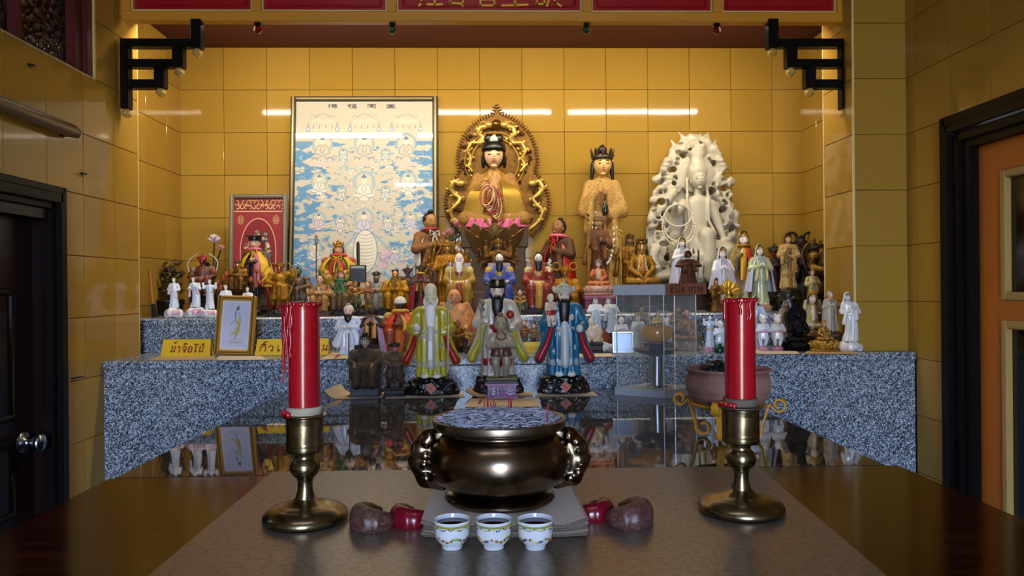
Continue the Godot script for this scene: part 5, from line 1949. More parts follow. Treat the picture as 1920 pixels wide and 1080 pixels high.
func foot_base(n: Node3D, kind: String, w: float, d: float, h: float, c: Color, c2: Color, rng: RandomNumberGenerator, m: Material) -> void:
	var b := MB.new()
	b.col = c
	match kind:
		"lotus":
			b.lathe([[0.0, 0.0], [w * 0.9, 0.0], [w, h * 0.12], [w * 0.92, h * 0.22], [w * 0.72, h * 0.35], [w * 0.8, h * 0.7], [w * 0.82, h * 0.98], [0.0, h]], 28, d / w)
			b.col = c2
			for j in 2:
				for i in 12:
					var a := TAU * (i + 0.5 * j) / 12.0
					var r: float = w * (0.98 - 0.1 * j)
					var q := Transform3D(Basis(Vector3.UP, a) * Basis(Vector3.RIGHT, 0.45 - 0.35 * j), Vector3(sin(a) * r * 0.88, h * (0.5 + 0.18 * j), cos(a) * r * 0.88 * d / w))
					b.ell(q.origin, Vector3(w * 0.21, h * 0.36, w * 0.08), 8, 6, q.basis)
			build(b, "lotus_base", m, n)
		"rock":
			var sd := Sdf.new(Vector3(-w * 1.2, -0.01, -d * 1.2), Vector3(w * 1.2, h * 1.15, d * 1.2), w / 20.0)
			sd.skirt([[0.0, w, d, 0, 0], [h * 0.3, w * 0.96, d * 0.96, 0, 0], [h * 0.96, w * 0.74, d * 0.8, 0, 0]], 7.0, 0.06, 0, w * 0.05, 3.0 / h)
			for i in 60:
				var a := i * 2.39996
				var r := 0.86 + 0.1 * rng.randf()
				var k := rng.randf()
				var s := rng.randf_range(0.09, 0.17)
				sd.ell(Vector3(sin(a) * w * r * (1.0 - 0.24 * k), h * (0.05 + 0.85 * k), cos(a) * d * r * (1.0 - 0.18 * k)), Vector3(w * s, w * s * 0.7, w * s), 0, w * 0.015)
			sd.cut(Vector3(0, -5.0, 0), Vector3(40, 5.0, 40))
			pour(b, sd.net(), [c])
			build(b, "rock_base", m, n)
		"plinth":
			b.box(Vector3(0, h * 0.12, 0), Vector3(w * 2, h * 0.24, d * 2), minf(h * 0.06, 0.004))
			b.box(Vector3(0, h * 0.5, 0), Vector3(w * 1.84, h * 0.56, d * 1.84), minf(h * 0.06, 0.004))
			b.box(Vector3(0, h * 0.88, 0), Vector3(w * 2, h * 0.24, d * 2), minf(h * 0.06, 0.004))
			build(b, "plinth", M.wood_face if m == M.gloss else m, n)
		"cloud":
			var sd := Sdf.new(Vector3(-w * 1.3, -0.01, -d * 1.3), Vector3(w * 1.3, h * 1.2, d * 1.3), w / 12.0)
			for i in 14:
				var a := i * 2.39996
				var r := sqrt((i + 0.5) / 14.0)
				sd.ell(Vector3(sin(a) * w * 0.75 * r, h * rng.randf_range(0.3, 0.55), cos(a) * d * 0.75 * r), Vector3(w * 0.36, h * 0.5, d * 0.36), 0, w * 0.06)
			for i in 6:
				var a := -0.9 + i * 0.36
				sd.ell(Vector3(sin(a) * w * 0.75, h * 0.55, cos(a) * d * 0.95), Vector3(w * 0.17, h * 0.24, d * 0.14), 1, w * 0.03)
			sd.cut(Vector3(0, -5.0, 0), Vector3(40, 5.0, 40))
			pour(b, sd.net(), [c, c2])
			build(b, "cloud_base", m, n)

# the cape: a cloth open at the front, gathered at the neck
func cape(n: Node3D, sh: Vector2, c: Color, open: float, wide: float, y0: float) -> void:
	var b := MB.new()
	b.col = c
	b.shell(34, 16, func(u, v):
		var a: float = lerpf(PI - open, -PI + open, u) + PI
		var k: float = pow(v, 0.75)
		var r: float = lerpf(sh.x * 0.42, sh.x * 1.02, smoothstep(0.0, 0.28, v)) + (wide - sh.x) * k * 0.9
		r *= 1.0 + 0.06 * sin(u * 44.0) * v
		return Vector3(sin(a) * r, lerpf(sh.y + sh.x * 0.32, y0, k if v > 0.2 else v * 1.4), cos(a) * r * 0.8 + 0.01), 0.008)
	build(b, "cape", M.satin, n)
	b = MB.new()
	b.col = c.darkened(0.1)
	for s in [-1.0, 1.0]:
		b.tube([Vector3(0, sh.y + 0.005, sh.x * 0.62), Vector3(s * sh.x * 0.3, sh.y + 0.03, sh.x * 0.66), Vector3(s * sh.x * 0.34, sh.y - 0.03, sh.x * 0.66), Vector3(0, sh.y, sh.x * 0.64)], sh.x * 0.06, 6)
		b.tube([Vector3(0, sh.y, sh.x * 0.64), Vector3(s * sh.x * 0.16, sh.y - sh.x * 0.5, sh.x * 0.74), Vector3(s * sh.x * 0.2, sh.y - sh.x * 1.0, sh.x * 0.8)], [sh.x * 0.05, sh.x * 0.07, sh.x * 0.08], 6, 0.4)
	build(b, "bow", M.satin, n)

func loop_pts(c: Vector3, rx: float, drop: float, z0: float, n := 26) -> Array:   # a string of beads hanging from the neck
	var r := []
	for i in n:
		var t := TAU * i / n
		r.append(c + Vector3(sin(t) * rx, -drop * 0.5 + cos(t) * drop * 0.5, z0 * (1.0 - 0.9 * maxf(0.0, cos(t)))))
	return r

var fig_count := 0
func fig(label: String, p: Array, tier: float, ps: String, fin: String, cols: String, o := {}) -> Node3D:
	fig_count += 1
	var rng := RandomNumberGenerator.new()
	rng.seed = fig_count * 7 + 3
	var pc := cols.split(" ")
	var pal := []
	for i in 6:
		pal.append(hx(pc[mini(i, pc.size() - 1)]))
	pal.append(hx(o.get("lips", "a5332c")))
	pal.append(hx(o.get("ink", "1a1210")))
	pal.append(hx("e6e2d8"))
	var top := at(p[0], p[1], p[3])
	var bot := at(p[0], p[2], p[3])
	var H := top.y - bot.y
	var gap := bot.y - tier
	var lift := 0.0
	if gap > 0.008:
		lift = gap
	var nm: String = o.get("name", "statuette")
	var n := thing(nm, label, o.get("cat", "statue"), Vector3(bot.x, tier, bot.z), o.get("turn", 0.0), o.get("group", "statuettes on the altar"))
	var m: Material = M[fin]
	if lift > 0.0:
		var w0: float = o.get("pw", H * 0.26)
		foot_base(n, "plinth", w0, minf(w0 * 0.8, 0.06), lift, hx(o.get("pc", "2a1512")), Color.WHITE, rng, M.gloss)
	var bh: float = o.get("bh", 0.0)
	if bh > 0.0:
		var k: float = o.get("bw", 0.2)
		var g := Node3D.new()
		foot_base(n, o.get("base", "lotus"), k * H, k * H * o.get("bd", 0.8), bh * H, hx(o.get("bc", pc[0])), hx(o.get("bc2", pc[0])), rng, M[{"paint": "gloss", "porcelain": "ivory"}.get(o.get("bm", fin), o.get("bm", fin))])
		g.free()
		for ch in n.get_children():
			if ch is MeshInstance3D and String(ch.name) in ["lotus_base", "rock_base", "plinth_001", "cloud_base"] or (lift <= 0.0 and String(ch.name) == "plinth"):
				ch.position.y = lift
	var S: float = H * (1.0 - bh) / o.get("full", 1.0)
	var body := Transform3D(Basis.from_scale(Vector3(S * o.get("w", 1.0), S, S * o.get("w", 1.0))), Vector3(0, lift + bh * H, 0))
	var net := pose(ps)
	var b := MB.new()
	b.xf = body
	pour(b, net, pal)
	var hd: Dictionary = net.head
	var tilt: Vector3 = o.get("tilt", Vector3(0.06, 0, 0))
	var hs: float = hd.s * o.get("hs", 1.0)
	var hxf := Transform3D(Basis.from_euler(tilt) * Basis.from_scale(Vector3.ONE * hs * S), body * (hd.at + Vector3(0, (hs - hd.s) * 0.35, 0)))
	var hb := MB.new()
	head(hb, hxf, pal, o.get("face", "calm"))
	if o.get("hat", "") == "dome_head":   # the tall forehead of an old immortal
		hb.xf = hxf
		hb.col = pal[2]
		hb.ell(Vector3(0, 0.40, -0.02), Vector3(0.37, 0.48, 0.39), 16, 12)
	var bm := hb.mesh(b.mesh())
	put(bm, "body", null, n)
	bm.surface_set_material(0, m)
	bm.surface_set_material(1, M[fin + "_face"])
	var hat: String = o.get("hat", "bun")
	if hat != "dome_head":
		headwear(n, hxf, hat, pal, hx(o.get("hc", "c9a040")), M[{"paint": "gloss", "porcelain": "ivory"}.get(o.get("hm", "gilt"), o.get("hm", "gilt"))])
	if o.has("beard"):
		beard(n, hxf, hx(o.beard[0]), o.beard[1])
	var inv := func(q: MeshInstance3D): q.transform = body
	if o.has("cape"):
		var cw: Array = o.get("cw", [0.75, 0.22, 0.02])
		var before := n.get_child_count()
		cape(n, hd.sh, hx(o.cape), cw[0], cw[1], cw[2])
		for i in range(before, n.get_child_count()):
			inv.call(n.get_child(i))
	for e in o.get("add", []):
		var q := MB.new()
		var mm := m
		var called := "ornament"
		q.col = hx(e[1])
		match e[0]:
			"staff":   # [x, bottom, top]
				called = "staff"
				var x: float = e[2]
				q.tube([Vector3(x, e[3], 0.17), Vector3(x * 1.02, (e[3] + e[4]) * 0.5, 0.165), Vector3(x * 1.05, e[4], 0.15)], 0.012, 7)
				if e.size() > 5:
					for i in 5:
						q.ell(Vector3(x * 1.05 + 0.022 * sin(i * 1.9), e[4] - 0.02 * i, 0.15 + 0.014 * cos(i * 2.3)), Vector3.ONE * 0.024, 7, 5)
				mm = M.gloss
			"blade":
				called = "halberd"
				q.tube([Vector3(e[2], e[3], 0.15), Vector3(e[2], e[4], 0.12)], 0.009, 6)
				q.col = hx("6b6a66")
				q.ell(Vector3(e[2], e[4] + 0.05, 0.12), Vector3(0.03, 0.09, 0.008), 8, 6)
				mm = M.gloss
			"halo":   # [radius, y]
				called = "halo"
				q.xf = Transform3D(Basis(Vector3.RIGHT, PI / 2), Vector3(0, e[3], -0.1))
				q.lathe([[0.0, -0.012], [e[2] * 0.96, -0.012], [e[2], 0.0], [e[2] * 0.96, 0.012], [e[2] * 0.9, 0.006], [0.0, 0.006]], 32)
			"rays":   # a fan of many arms, hands open
				called = "fan_of_arms"
				q.ell(Vector3(0, e[3] - 0.06, -0.06), Vector3(0.15, 0.06, 0.03), 12, 8)
				for j in e[4]:
					for s in [-1.0, 1.0]:
						var a: float = 0.35 + 2.0 * j / e[4]
						var r: float = e[2] * (0.8 + 0.2 * (j % 2))
						var c0 := Vector3(s * 0.1, e[3] - 0.06, -0.05 - 0.02 * (j % 2))
						var c1 := c0 + Vector3(s * sin(a) * r * 0.55 + s * 0.03, cos(a) * r * 0.45 - 0.03, 0)
						var c2 := Vector3(s * sin(a) * r, e[3] - 0.06 + cos(a) * r, -0.03)
						q.tube([c0, c1, c2], [0.026, 0.021, 0.014], 6)
						q.ell(c2 + Vector3(s * sin(a), cos(a), 0) * 0.02, Vector3(0.02, 0.026, 0.014), 6, 5)
			"ribbon":
				called = "ribbon"
				for s in [-1.0, 1.0]:
					var pts := []
					for i in 14:
						var t := i / 13.0
						pts.append(Vector3(s * (0.16 + 0.16 * sin(t * PI) - 0.03 * cos(t * 9.0)), lerpf(0.98, 0.3, t) + 0.05 * sin(t * 6.0), -0.04 + 0.12 * t))
					q.tube(pts, 0.016, 6, 0.5)
				mm = M.satin
			"beads":   # [half width, drop, y]
				called = "bead_string"
				for w in loop_pts(Vector3(0, e[4], 0.0), e[2], e[3], e[5] if e.size() > 5 else 0.15, 34):
					q.ell(w, Vector3.ONE * 0.0115, 6, 4)
				mm = M.porcelain
			"scarf":
				called = "scarf"
				var sh: Vector2 = hd.sh
				var pts := []
				for i in 18:
					var a := TAU * i / 18.0
					pts.append(Vector3(sin(a) * sh.x * 0.5, sh.y + 0.035 + 0.012 * cos(a), cos(a) * sh.x * 0.5 + 0.015))
				q.tube(pts, sh.x * 0.13, 7, 1.0, true)
				for s in e.slice(2):
					q.tube([Vector3(s * 0.02, sh.y, sh.x * 0.55), Vector3(s * sh.x * 0.4, sh.y - 0.14, sh.x * 0.85), Vector3(s * sh.x * 0.45, sh.y - 0.42, sh.x * 0.95)], [0.03, 0.045, 0.05], 7, 0.35)
				mm = M.satin
			"vase":
				called = "vase"
				q.xf = Transform3D(Basis.IDENTITY, Vector3(e[2], e[3], 0.16))
				q.lathe([[0.0, -0.05], [0.018, -0.05], [0.032, -0.02], [0.026, 0.01], [0.009, 0.04], [0.008, 0.07], [0.016, 0.085], [0.0, 0.085]], 12)
				mm = M.porcelain
			"ball":
				called = "held_object"
				q.ell(Vector3(e[2], e[3], e[4]), Vector3.ONE * e[5], 12, 9)
			"rings":
				called = "ring"
				q.tube([Vector3(-e[2], e[3] - 0.07, -0.02), Vector3(0, e[3] - 0.05, -0.05), Vector3(e[2], e[3] - 0.07, -0.02)], 0.012, 5)
				for s in [-1.0, 1.0]:
					var pts := []
					for i in 18:
						pts.append(Vector3(s * e[2] + sin(TAU * i / 18) * 0.075, e[3] + cos(TAU * i / 18) * 0.075, 0.0))
					q.tube(pts, 0.02, 6, 1.0, true)
			"tablet":
				called = "tablet"
				q.xf = Transform3D(Basis(Vector3.RIGHT, -0.15), Vector3(0, e[2], 0.19))
				q.box(Vector3.ZERO, Vector3(0.05, 0.2, 0.012), 0.003)
			"armchair":
				called = "armchair"
				q.box(Vector3(0, 0.45, -0.17), Vector3(0.46, 0.6, 0.03), 0.008)
				q.box(Vector3(0, 0.2, -0.05), Vector3(0.48, 0.05, 0.26), 0.008)
				for s in [-1.0, 1.0]:
					q.box(Vector3(s * 0.235, 0.2, -0.03), Vector3(0.03, 0.4, 0.24), 0.008)
					q.ell(Vector3(s * 0.235, 0.44, 0.1), Vector3(0.04, 0.05, 0.05), 8, 6)
				mm = M[o.get("chm", "paint")]
		inv.call(build(q, called, mm, n))
	return n

func statues() -> void:
	var t0 := Time.get_ticks_msec()
	tier_two_left()
	tier_two_middle()
	tier_two_right()
	tier_one()
	slab_figures()
	print("statues ms ", Time.get_ticks_msec() - t0)

func tier_two_left() -> void:
	var T := TIER2
	fig("white porcelain goddess on a pink-flowered cloud, leftmost statue beside the wall", [327, 521, 597, 3.0], T, "stand_vase", "porcelain", "dfe4ea cfdcea f0e6e0 e7c7cf e8e8ea 15110f", {"hat": "bun", "hc": "e8d8d0", "hm": "porcelain", "base": "cloud", "bh": 0.24, "bw": 0.24, "bc": "e6e6e6", "bc2": "e2a3ae"})
	fig("white porcelain goddess with pale blue sash, middle of three left of the gold picture frame", [366, 520, 597, 3.0], T, "stand_sway", "porcelain", "dbe3ec b9cfe6 f0e6e0 d9b3bf e8e8ea 15110f", {"hat": "bun", "hc": "e8d8d0", "hm": "porcelain", "base": "cloud", "bh": 0.25, "bw": 0.25, "bc": "e6e6e6", "bc2": "dd98a6"})
	fig("white porcelain goddess with raised sleeve, directly left of the gold picture frame", [394, 523, 597, 2.97], T, "stand_up", "porcelain", "d9e2ec c3d6ea f0e6e0 d5aebc e8e8ea 15110f", {"hat": "bun", "hc": "e8d8d0", "hm": "porcelain", "base": "cloud", "bh": 0.22, "bw": 0.22, "bc": "e6e6e6", "bc2": "e2a3ae", "full": 1.02})
	fig("small white porcelain lady whose head rises over the gold picture frame's left half", [424, 530, 592, 3.02], T, "stand_pray", "porcelain", "dfe3ea cfd8e6 f0e4de d9b3bf e8e8ea 15110f", {"hc": "e8e0d8", "hm": "porcelain"})
	fig("small white porcelain lady peeping over the gold picture frame's right corner", [465, 537, 594, 3.0], T, "stand_pray", "porcelain", "e3e3e0 cfd8e6 f0e4de d9b3bf e8e8ea 15110f", {"hc": "e2c9c0", "hm": "porcelain"})
	fig("bronze-gold enthroned deity with dragon chair, above the gold picture frame", [447, 485, 556, 3.1], T, "throne_fold", "gilt", "8a6a2c 6b4c20 caa277 b08a3a 3a2a18 1c1612", {"hat": "cap", "hc": "3a2a18", "hm": "paint", "base": "plinth", "bh": 0.16, "bw": 0.34, "bc": "4a3a1c", "add": [["armchair", "6b4e22"]], "chm": "gilt"})
	fig("dark red-faced deity with white curling ribbons beside the lotus flowers", [381, 474, 556, 3.13], T, "throne", "paint", "4a2018 6a1a18 7a1416 8a6a50 241612 160c0a", {"hat": "helmet", "hc": "8c1418", "hm": "paint", "face": "open", "add": [["ribbon", "cfd2d6"]]})
	fig("deity in a yellow satin cape and black flat hat before the red picture", [480, 443, 578, 3.22], T, "stand_pray", "paint", "1d1a1e 3a2a26 d8b090 5a2430 181214 120e0e", {"hat": "mortar", "hc": "15151a", "hm": "paint", "hs": 1.35, "cape": "d0a214", "cw": [0.55, 0.3, 0.3], "add": [["scarf", "c86a78", 1.0]]})
	fig("bright gilt armoured warrior left of the dark green-faced guardian", [526, 490, 588, 3.02], T, "warrior", "gilt", "b8902c 9a7422 c47a52 d6b040 6b4a18 2a1c10", {"hat": "helmet", "hc": "a07c28", "add": [["ribbon", "a8842c"]], "base": "rock", "bh": 0.08, "bw": 0.26, "bc": "20140c", "bm": "paint"})
	fig("dark guardian with greenish face and a red-and-white swirling ribbon", [560, 500, 585, 3.1], T, "warrior_low", "paint", "2c211c 41302a 4a5a3a 6a3a2a 1a1412 14100e", {"hat": "topknot", "hc": "2a1c18", "hm": "paint", "face": "open", "add": [["ribbon", "b86a60"]]})
	fig("tan seated figure with bare head and a pale tablet, right of the left candle", [601, 511, 592, 3.0], T, "throne_fold", "paint", "a8763a 8a5a28 d8a682 6a4420 3a2416 1c120c", {"hat": "topknot", "hc": "2a1a12", "hm": "paint", "hs": 1.2, "add": [["tablet", "c9b48a", 0.55]], "base": "plinth", "bh": 0.1, "bw": 0.27, "bc": "5a3a2a"})
	fig("gold-crowned general with a red bow and yellow cape before the large picture", [636, 447, 560, 3.26], T, "throne", "paint", "a8862e 7a4a22 d0a070 a83a26 2a1a14 160e0c", {"hat": "spikes", "hc": "cfa23a", "cape": "c4a42a", "cw": [0.7, 0.36, 0.25], "add": [["scarf", "b02a20", -1.0, 1.0], ["blade", "2a1c14", -0.34, 0.3, 0.92]]})
	fig("warrior in a green satin scarf and brown armour below the crowned general", [640, 499, 588, 3.08], T, "throne_up", "paint", "6a4a2c 4a2f20 d2a684 a87a3a 201612 16100e", {"hat": "tiara", "hc": "c9a040", "add": [["scarf", "2f6a3a", -1.0, 1.0], ["beads", "3a2018", 0.13, 0.34, 0.66, 0.2]], "cape": "2c6a3c", "cw": [1.15, 0.3, 0.4], "base": "plinth", "bh": 0.1, "bw": 0.25, "bc": "1c1a1c"})
	fig("ornate many-coloured dragon-robed warrior on a dark round stand, left of the small red-capped boy", [667, 526, 586, 3.0], T, "warrior_low", "gilt", "9a6a3a 5a8a7a caa080 c8a860 7a2a22 2a1a14", {"hat": "helmet", "hc": "a8804a", "base": "rock", "bh": 0.12, "bw": 0.3, "bc": "241a16", "bm": "paint", "add": [["ribbon", "a88a58"]]})
	fig("tiny boy with reddish hair tufts among gilt flowers", [690, 525, 582, 3.02], T, "child_robe", "paint", "8a4a2c a88a4a d8a488 b8903a 3a2418 7a2418", {"hat": "tufts", "hc": "8a2a1c", "hm": "paint", "base": "rock", "bh": 0.2, "bw": 0.24, "bc": "7a6a3a", "bm": "gilt"})
	fig("grey-robed bearded scholar with a dark cap before the large picture", [707, 505, 580, 3.12], T, "throne_fold", "paint", "7d7c70 8e8a7c b09078 6a5a48 2a2420 241a14", {"hat": "cap", "hc": "2a221e", "hm": "paint", "beard": ["2a201a", 0.4]})
	fig("golden-robed seated general with horned black headdress", [742, 500, 582, 3.06], T, "throne_fold", "gilt", "c79a1e a87c18 c89868 d8b038 3a2a14 18120e", {"hat": "tufts", "hc": "1a1412", "hm": "paint", "cape": "8a6a14", "cw": [0.9, 0.32, 0.1]})
	fig("dark carved guardian holding a spear, right of the golden-robed general", [765, 500, 582, 3.12], T, "warrior_low", "wood", "4a2f1e 3a2416 6a4a34 7a5a2c 1c120c 140e0a", {"hat": "helmet", "hc": "5a4020", "add": [["blade", "2a1c12", 0.2, 0.0, 0.95]]})
	fig("dark-faced deity in a red and purple cape tied with a yellow band", [790, 497, 586, 3.0], T, "stand_pray", "paint", "3a2a2a 8a2020 6a4434 c9a428 1c1412 120e0e", {"hat": "helmet", "hc": "5a4a30", "hs": 1.2, "cape": "8a2430", "cw": [0.55, 0.32, 0.02], "add": [["scarf", "c9a81c"], ["ribbon", "5a4a80"]], "base": "plinth", "bh": 0.06, "bw": 0.2, "bc": "b8a0a8"})
	black_axe()
	flowers()

func tier_two_middle() -> void:
	var T := TIER2
	fig("brown carved attendant with black hair and a white shoulder cloth, beside the large picture", [806, 400, 570, 3.27], T, "stand_pray", "wood", "8a6232 6a4622 a8783e 7a5428 2a1a10 15100e", {"hat": "topknot", "hc": "1a1412", "hm": "paint", "hs": 1.35, "w": 1.12, "turn": 0.6, "cape": "c9c2b4", "cw": [1.05, 0.17, 0.25], "add": [["scarf", "8a2a20"]]})
	fig("golden thousand-armed deity behind the white-bearded elder", [840, 447, 585, 3.15], T, "stand_pray", "gilt", "b88a28 9a7020 c09a50 d0a83c 6b4a18 6b4a18", {"hat": "spikes", "hc": "c9a040", "add": [["rays", "b88e30", 0.3, 0.74, 9]]})
	fig("elder with a long white beard in a gold brocade robe, left of the seated trio", [862, 463, 584, 2.99], T, "throne", "paint", "a8801e 8a2a20 e8cfc0 d8c070 8a1c1c d8d4cc", {"hat": "bald", "face": "white", "hs": 0.92, "beard": ["e6e2dc", 1.5], "w": 0.82, "add": [["armchair", "6a1a18"], ["staff", "d9d4ca", -0.16, 0.45, 0.75]], "base": "plinth", "bh": 0.04, "bw": 0.27, "bc": "2a1210"})
	fig("bronze deity with a fan of arms crossing over its head, behind the blue-robed elder", [935, 447, 560, 3.12], T, "stand_up", "gilt", "8a6a3a 6b4c28 a07c4a b8924a 4a3418 3a2818", {"hat": "spikes", "hc": "b08a3a", "full": 1.0, "add": [["rays", "8e6e3c", 0.34, 0.72, 8]]})
	fig("elder with a long black beard in a blue robe, middle of the seated trio", [937, 463, 584, 2.99], T, "throne", "paint", "2c56b4 b8902c ead6ca c9a450 6a1420 15110f", {"hat": "topknot", "hc": "8a8a8a", "hm": "gilt", "hs": 0.92, "beard": ["120e0e", 1.3], "w": 0.82, "add": [["armchair", "6a1a18"]], "base": "plinth", "bh": 0.04, "bw": 0.27, "bc": "2a1210"})
	fig("elder with a black beard in a red robe, right of the seated trio", [1010, 463, 584, 2.99], T, "throne_up", "paint", "94181c c9a048 ead6ca d8c070 1c3a7a 15110f", {"hat": "topknot", "hc": "8a8a8a", "hm": "gilt", "hs": 0.92, "beard": ["120e0e", 1.1], "w": 0.82, "add": [["armchair", "6a1a18"], ["staff", "d9d4ca", 0.2, 0.5, 0.78, 1]], "base": "plinth", "bh": 0.04, "bw": 0.27, "bc": "2a1210"})
	fig("brown carved attendant looking up in a red flowered cape and pink scarf", [1050, 413, 575, 3.27], T, "stand_staff", "wood", "5a3a22 4a2c18 8a5c36 7a5428 2a1a10 15100e", {"hat": "topknot", "hc": "1a1412", "hm": "paint", "hs": 1.4, "w": 1.12, "turn": -0.7, "tilt": Vector3(-0.45, 0, 0), "cape": "b8240f", "cw": [0.8, 0.19, 0.1], "add": [["scarf", "d86478"]]})
	fig("golden deity with two ring-shaped hair loops right of the red-robed elder", [1060, 494, 588, 3.06], T, "throne", "gilt", "b8861e 94661a b88a3a d0a22c 5a3c14 6a4818", {"hat": "helmet", "hc": "b8861e", "add": [["rings", "c4962c", 0.17, 0.93]]})
	fig("pale-faced boy deity with green ribbons between the central elders", [975, 547, 592, 2.95], T, "warrior_low", "paint", "8a5a3a 5a7a5a d89a80 b8902c 3a2418 1c1210", {"hat": "tufts", "hc": "1c1210", "hm": "paint", "hs": 1.5, "add": [["ribbon", "4f8a62"]]})
	main_goddess()
	fig("tall standing goddess in a carved cream and gold robe with white bead strings", [1131, 279, 565, 3.40], T, "stand_vase", "antique", "d0b070 b08c50 d8ac68 d8ba70 4a3018 18120e", {"hat": "spikes", "hc": "2c2016", "hm": "paint", "hs": 1.12, "w": 0.76, "add": [["beads", "d8d8d4", 0.1, 0.3, 0.64, 0.13], ["beads", "cfcfca", 0.075, 0.42, 0.66, 0.14], ["vase", "1c2a1e", 0.0, 0.6]]})
	fig("brown wooden monk with a thin ringed staff in front of the tall goddess", [1123, 402, 545, 3.17], T, "stand_staff", "wood", "7a4e28 5c381c b88a58 9a6a34 3a2414 3a2a1c", {"hat": "spikes", "hc": "8a6a4a", "hm": "paint", "w": 0.85, "add": [["staff", "8a6a34", -0.18, 0.12, 1.0, 1], ["ball", "2a241e", 0.06, 0.63, 0.15, 0.035]]})
	fig("small seated bodhisattva in an orange robe on a pink lotus", [1122, 484, 554, 3.04], T, "sit_bless", "paint", "c8643a d8a06a e6bfa4 d8b068 8a4a2a 3a2a24", {"hat": "spikes", "hc": "8a8078", "hm": "paint", "base": "lotus", "bh": 0.26, "bw": 0.42, "bc": "b08068", "bc2": "c29a84", "pw": 0.065, "pc": "8a4a62"})
	fig("gilt robed figure with a ringed monk's staff, left of the crowned gilt bust", [1181, 437, 560, 3.24], T, "stand_staff", "gilt", "a8822e 8a6624 b08a50 c09a3a 4a3418 2a1e14", {"hat": "spikes", "hc": "6a4e20", "add": [["staff", "b0883a", -0.16, 0.2, 1.02, 1]]})
	fig("gilt seated goddess with a tall crown above the glass case's left half", [1203, 442, 536, 3.12], T, "sit", "gilt", "a8842c 6a2430 d8a45c d8cdb8 4a3418 20140e", {"hat": "spikes", "hc": "7a6030", "hs": 1.05, "w": 0.86, "add": [["rings", "c09a3a", 0.24, 0.42]]})

func tier_two_right() -> void:
	var T := TIER2
	marble_goddess()
	var kw := {"hat": "hood", "hc": "c9a040", "hm": "porcelain"}
	fig("white porcelain goddess in a lavender satin cape, left of the brown clay Buddha's cowl", [1279, 448, 538, 3.1], T, "stand_pray", "porcelain", "dcdcda cfd0d4 f2e8e2 c9a86a e0e0e0 15110f", kw.merged({"hs": 1.3, "cape": "b4b6cc", "cw": [0.55, 0.3, 0.0]}))
	fig("white porcelain goddess wrapped in a lavender cape, directly behind the right candle", [1355, 466, 568, 3.06], T, "stand_pray", "porcelain", "dcdcda cfd0d4 f2e8e2 c9a86a e0e0e0 15110f", kw.merged({"hs": 1.25, "cape": "aeb0c6", "cw": [0.35, 0.28, 0.25]}))
	fig("painted goddess in a black and gold robe with yellow scarf and red tie", [1394, 435, 575, 3.17], T, "stand_vase", "paint", "8a7440 d2cabb f0dfd4 2a2420 e0d8c8 120e0d", kw.merged({"hs": 1.15, "hm": "paint", "add": [["scarf", "a8281e", 1.0], ["scarf", "c8921c", -0.6]]}))
	fig("porcelain goddess in a pale green robe and open lavender cape on a pink lotus", [1425, 463, 588, 3.02], T, "stand_pray", "porcelain", "a9b183 c2c79e f2e6dc c0a870 d8b8a0 120e0d", kw.merged({"hs": 1.1, "cape": "b6b8cc", "cw": [0.85, 0.26, 0.22], "base": "lotus", "bh": 0.1, "bw": 0.19, "bc": "b8a88a", "bc2": "c08a74"}))
	fig("small brown-gold goddess statuette just left of the right candle's top", [1343, 528, 592, 2.97], T, "stand_vase", "gilt", "8a6a34 6a4c24 c89a70 a8843c 3a2818 1c1410", {"hat": "tiara", "hc": "5a4424"})
	gold_mandala()
	fig("dark red-faced carved deity behind the cream goddess, right rear", [1452, 465, 560, 3.26], T, "stand_pray", "wood", "2a1a14 3a2018 8a3020 4a3018 120c0a 0e0a0a", {"hat": "helmet", "hc": "2a1c14", "hm": "wood", "hs": 1.5, "face": "open"})
	fig("cream-robed goddess with a gold necklace and dark base, right rear", [1478, 445, 590, 3.12], T, "stand_vase", "antique", "c8b484 8a7248 c89c74 b08a3c 6a4a34 1c120e", {"hat": "tiara", "hc": "4a2c20", "base": "rock", "bh": 0.28, "bw": 0.2, "bc": "1c1a16", "bm": "paint", "add": [["beads", "c0a050", 0.06, 0.16, 0.74, 0.13]]})
	fig("dark many-armed deity hung with bead strings at the far right rear", [1527, 468, 590, 3.28], T, "stand_up", "wood", "241a14 3a2a1c 4a3422 6a5024 120c0a 0e0a0a", {"hat": "helmet", "hc": "2c2018", "hm": "wood", "hs": 1.3, "add": [["rays", "1e1712", 0.28, 0.72, 5], ["beads", "8a8474", 0.14, 0.5, 0.72, 0.17]]})
	fig("dark figure with gilt flowers against the niche's right edge", [1550, 452, 590, 3.14], T, "warrior_low", "gilt", "4a3a1c 2e2414 6a4e34 a0822e 1c140c 14100c", {"hat": "helmet", "hc": "9a7a2c", "add": [["ribbon", "5a4a28"]]})
	fig("cream small goddess with hands joined, in front of the dark many-armed deity", [1523, 503, 578, 3.02], T, "stand_pray", "paint", "b0a06a a08c58 cda988 c0a860 8a7648 20160f", {"hat": "tiara", "hc": "c0a860"})
	fig("dark figure with forked antler-like headdress near the niche's right edge", [1502, 452, 590, 3.43], T, "stand_pray", "wood", "181210 1c1512 2a1c16 2e2418 0e0a0a 0c0a0a", {"hat": "topknot", "hc": "14100e", "hm": "wood", "add": [["rings", "141010", 0.12, 0.95]]})

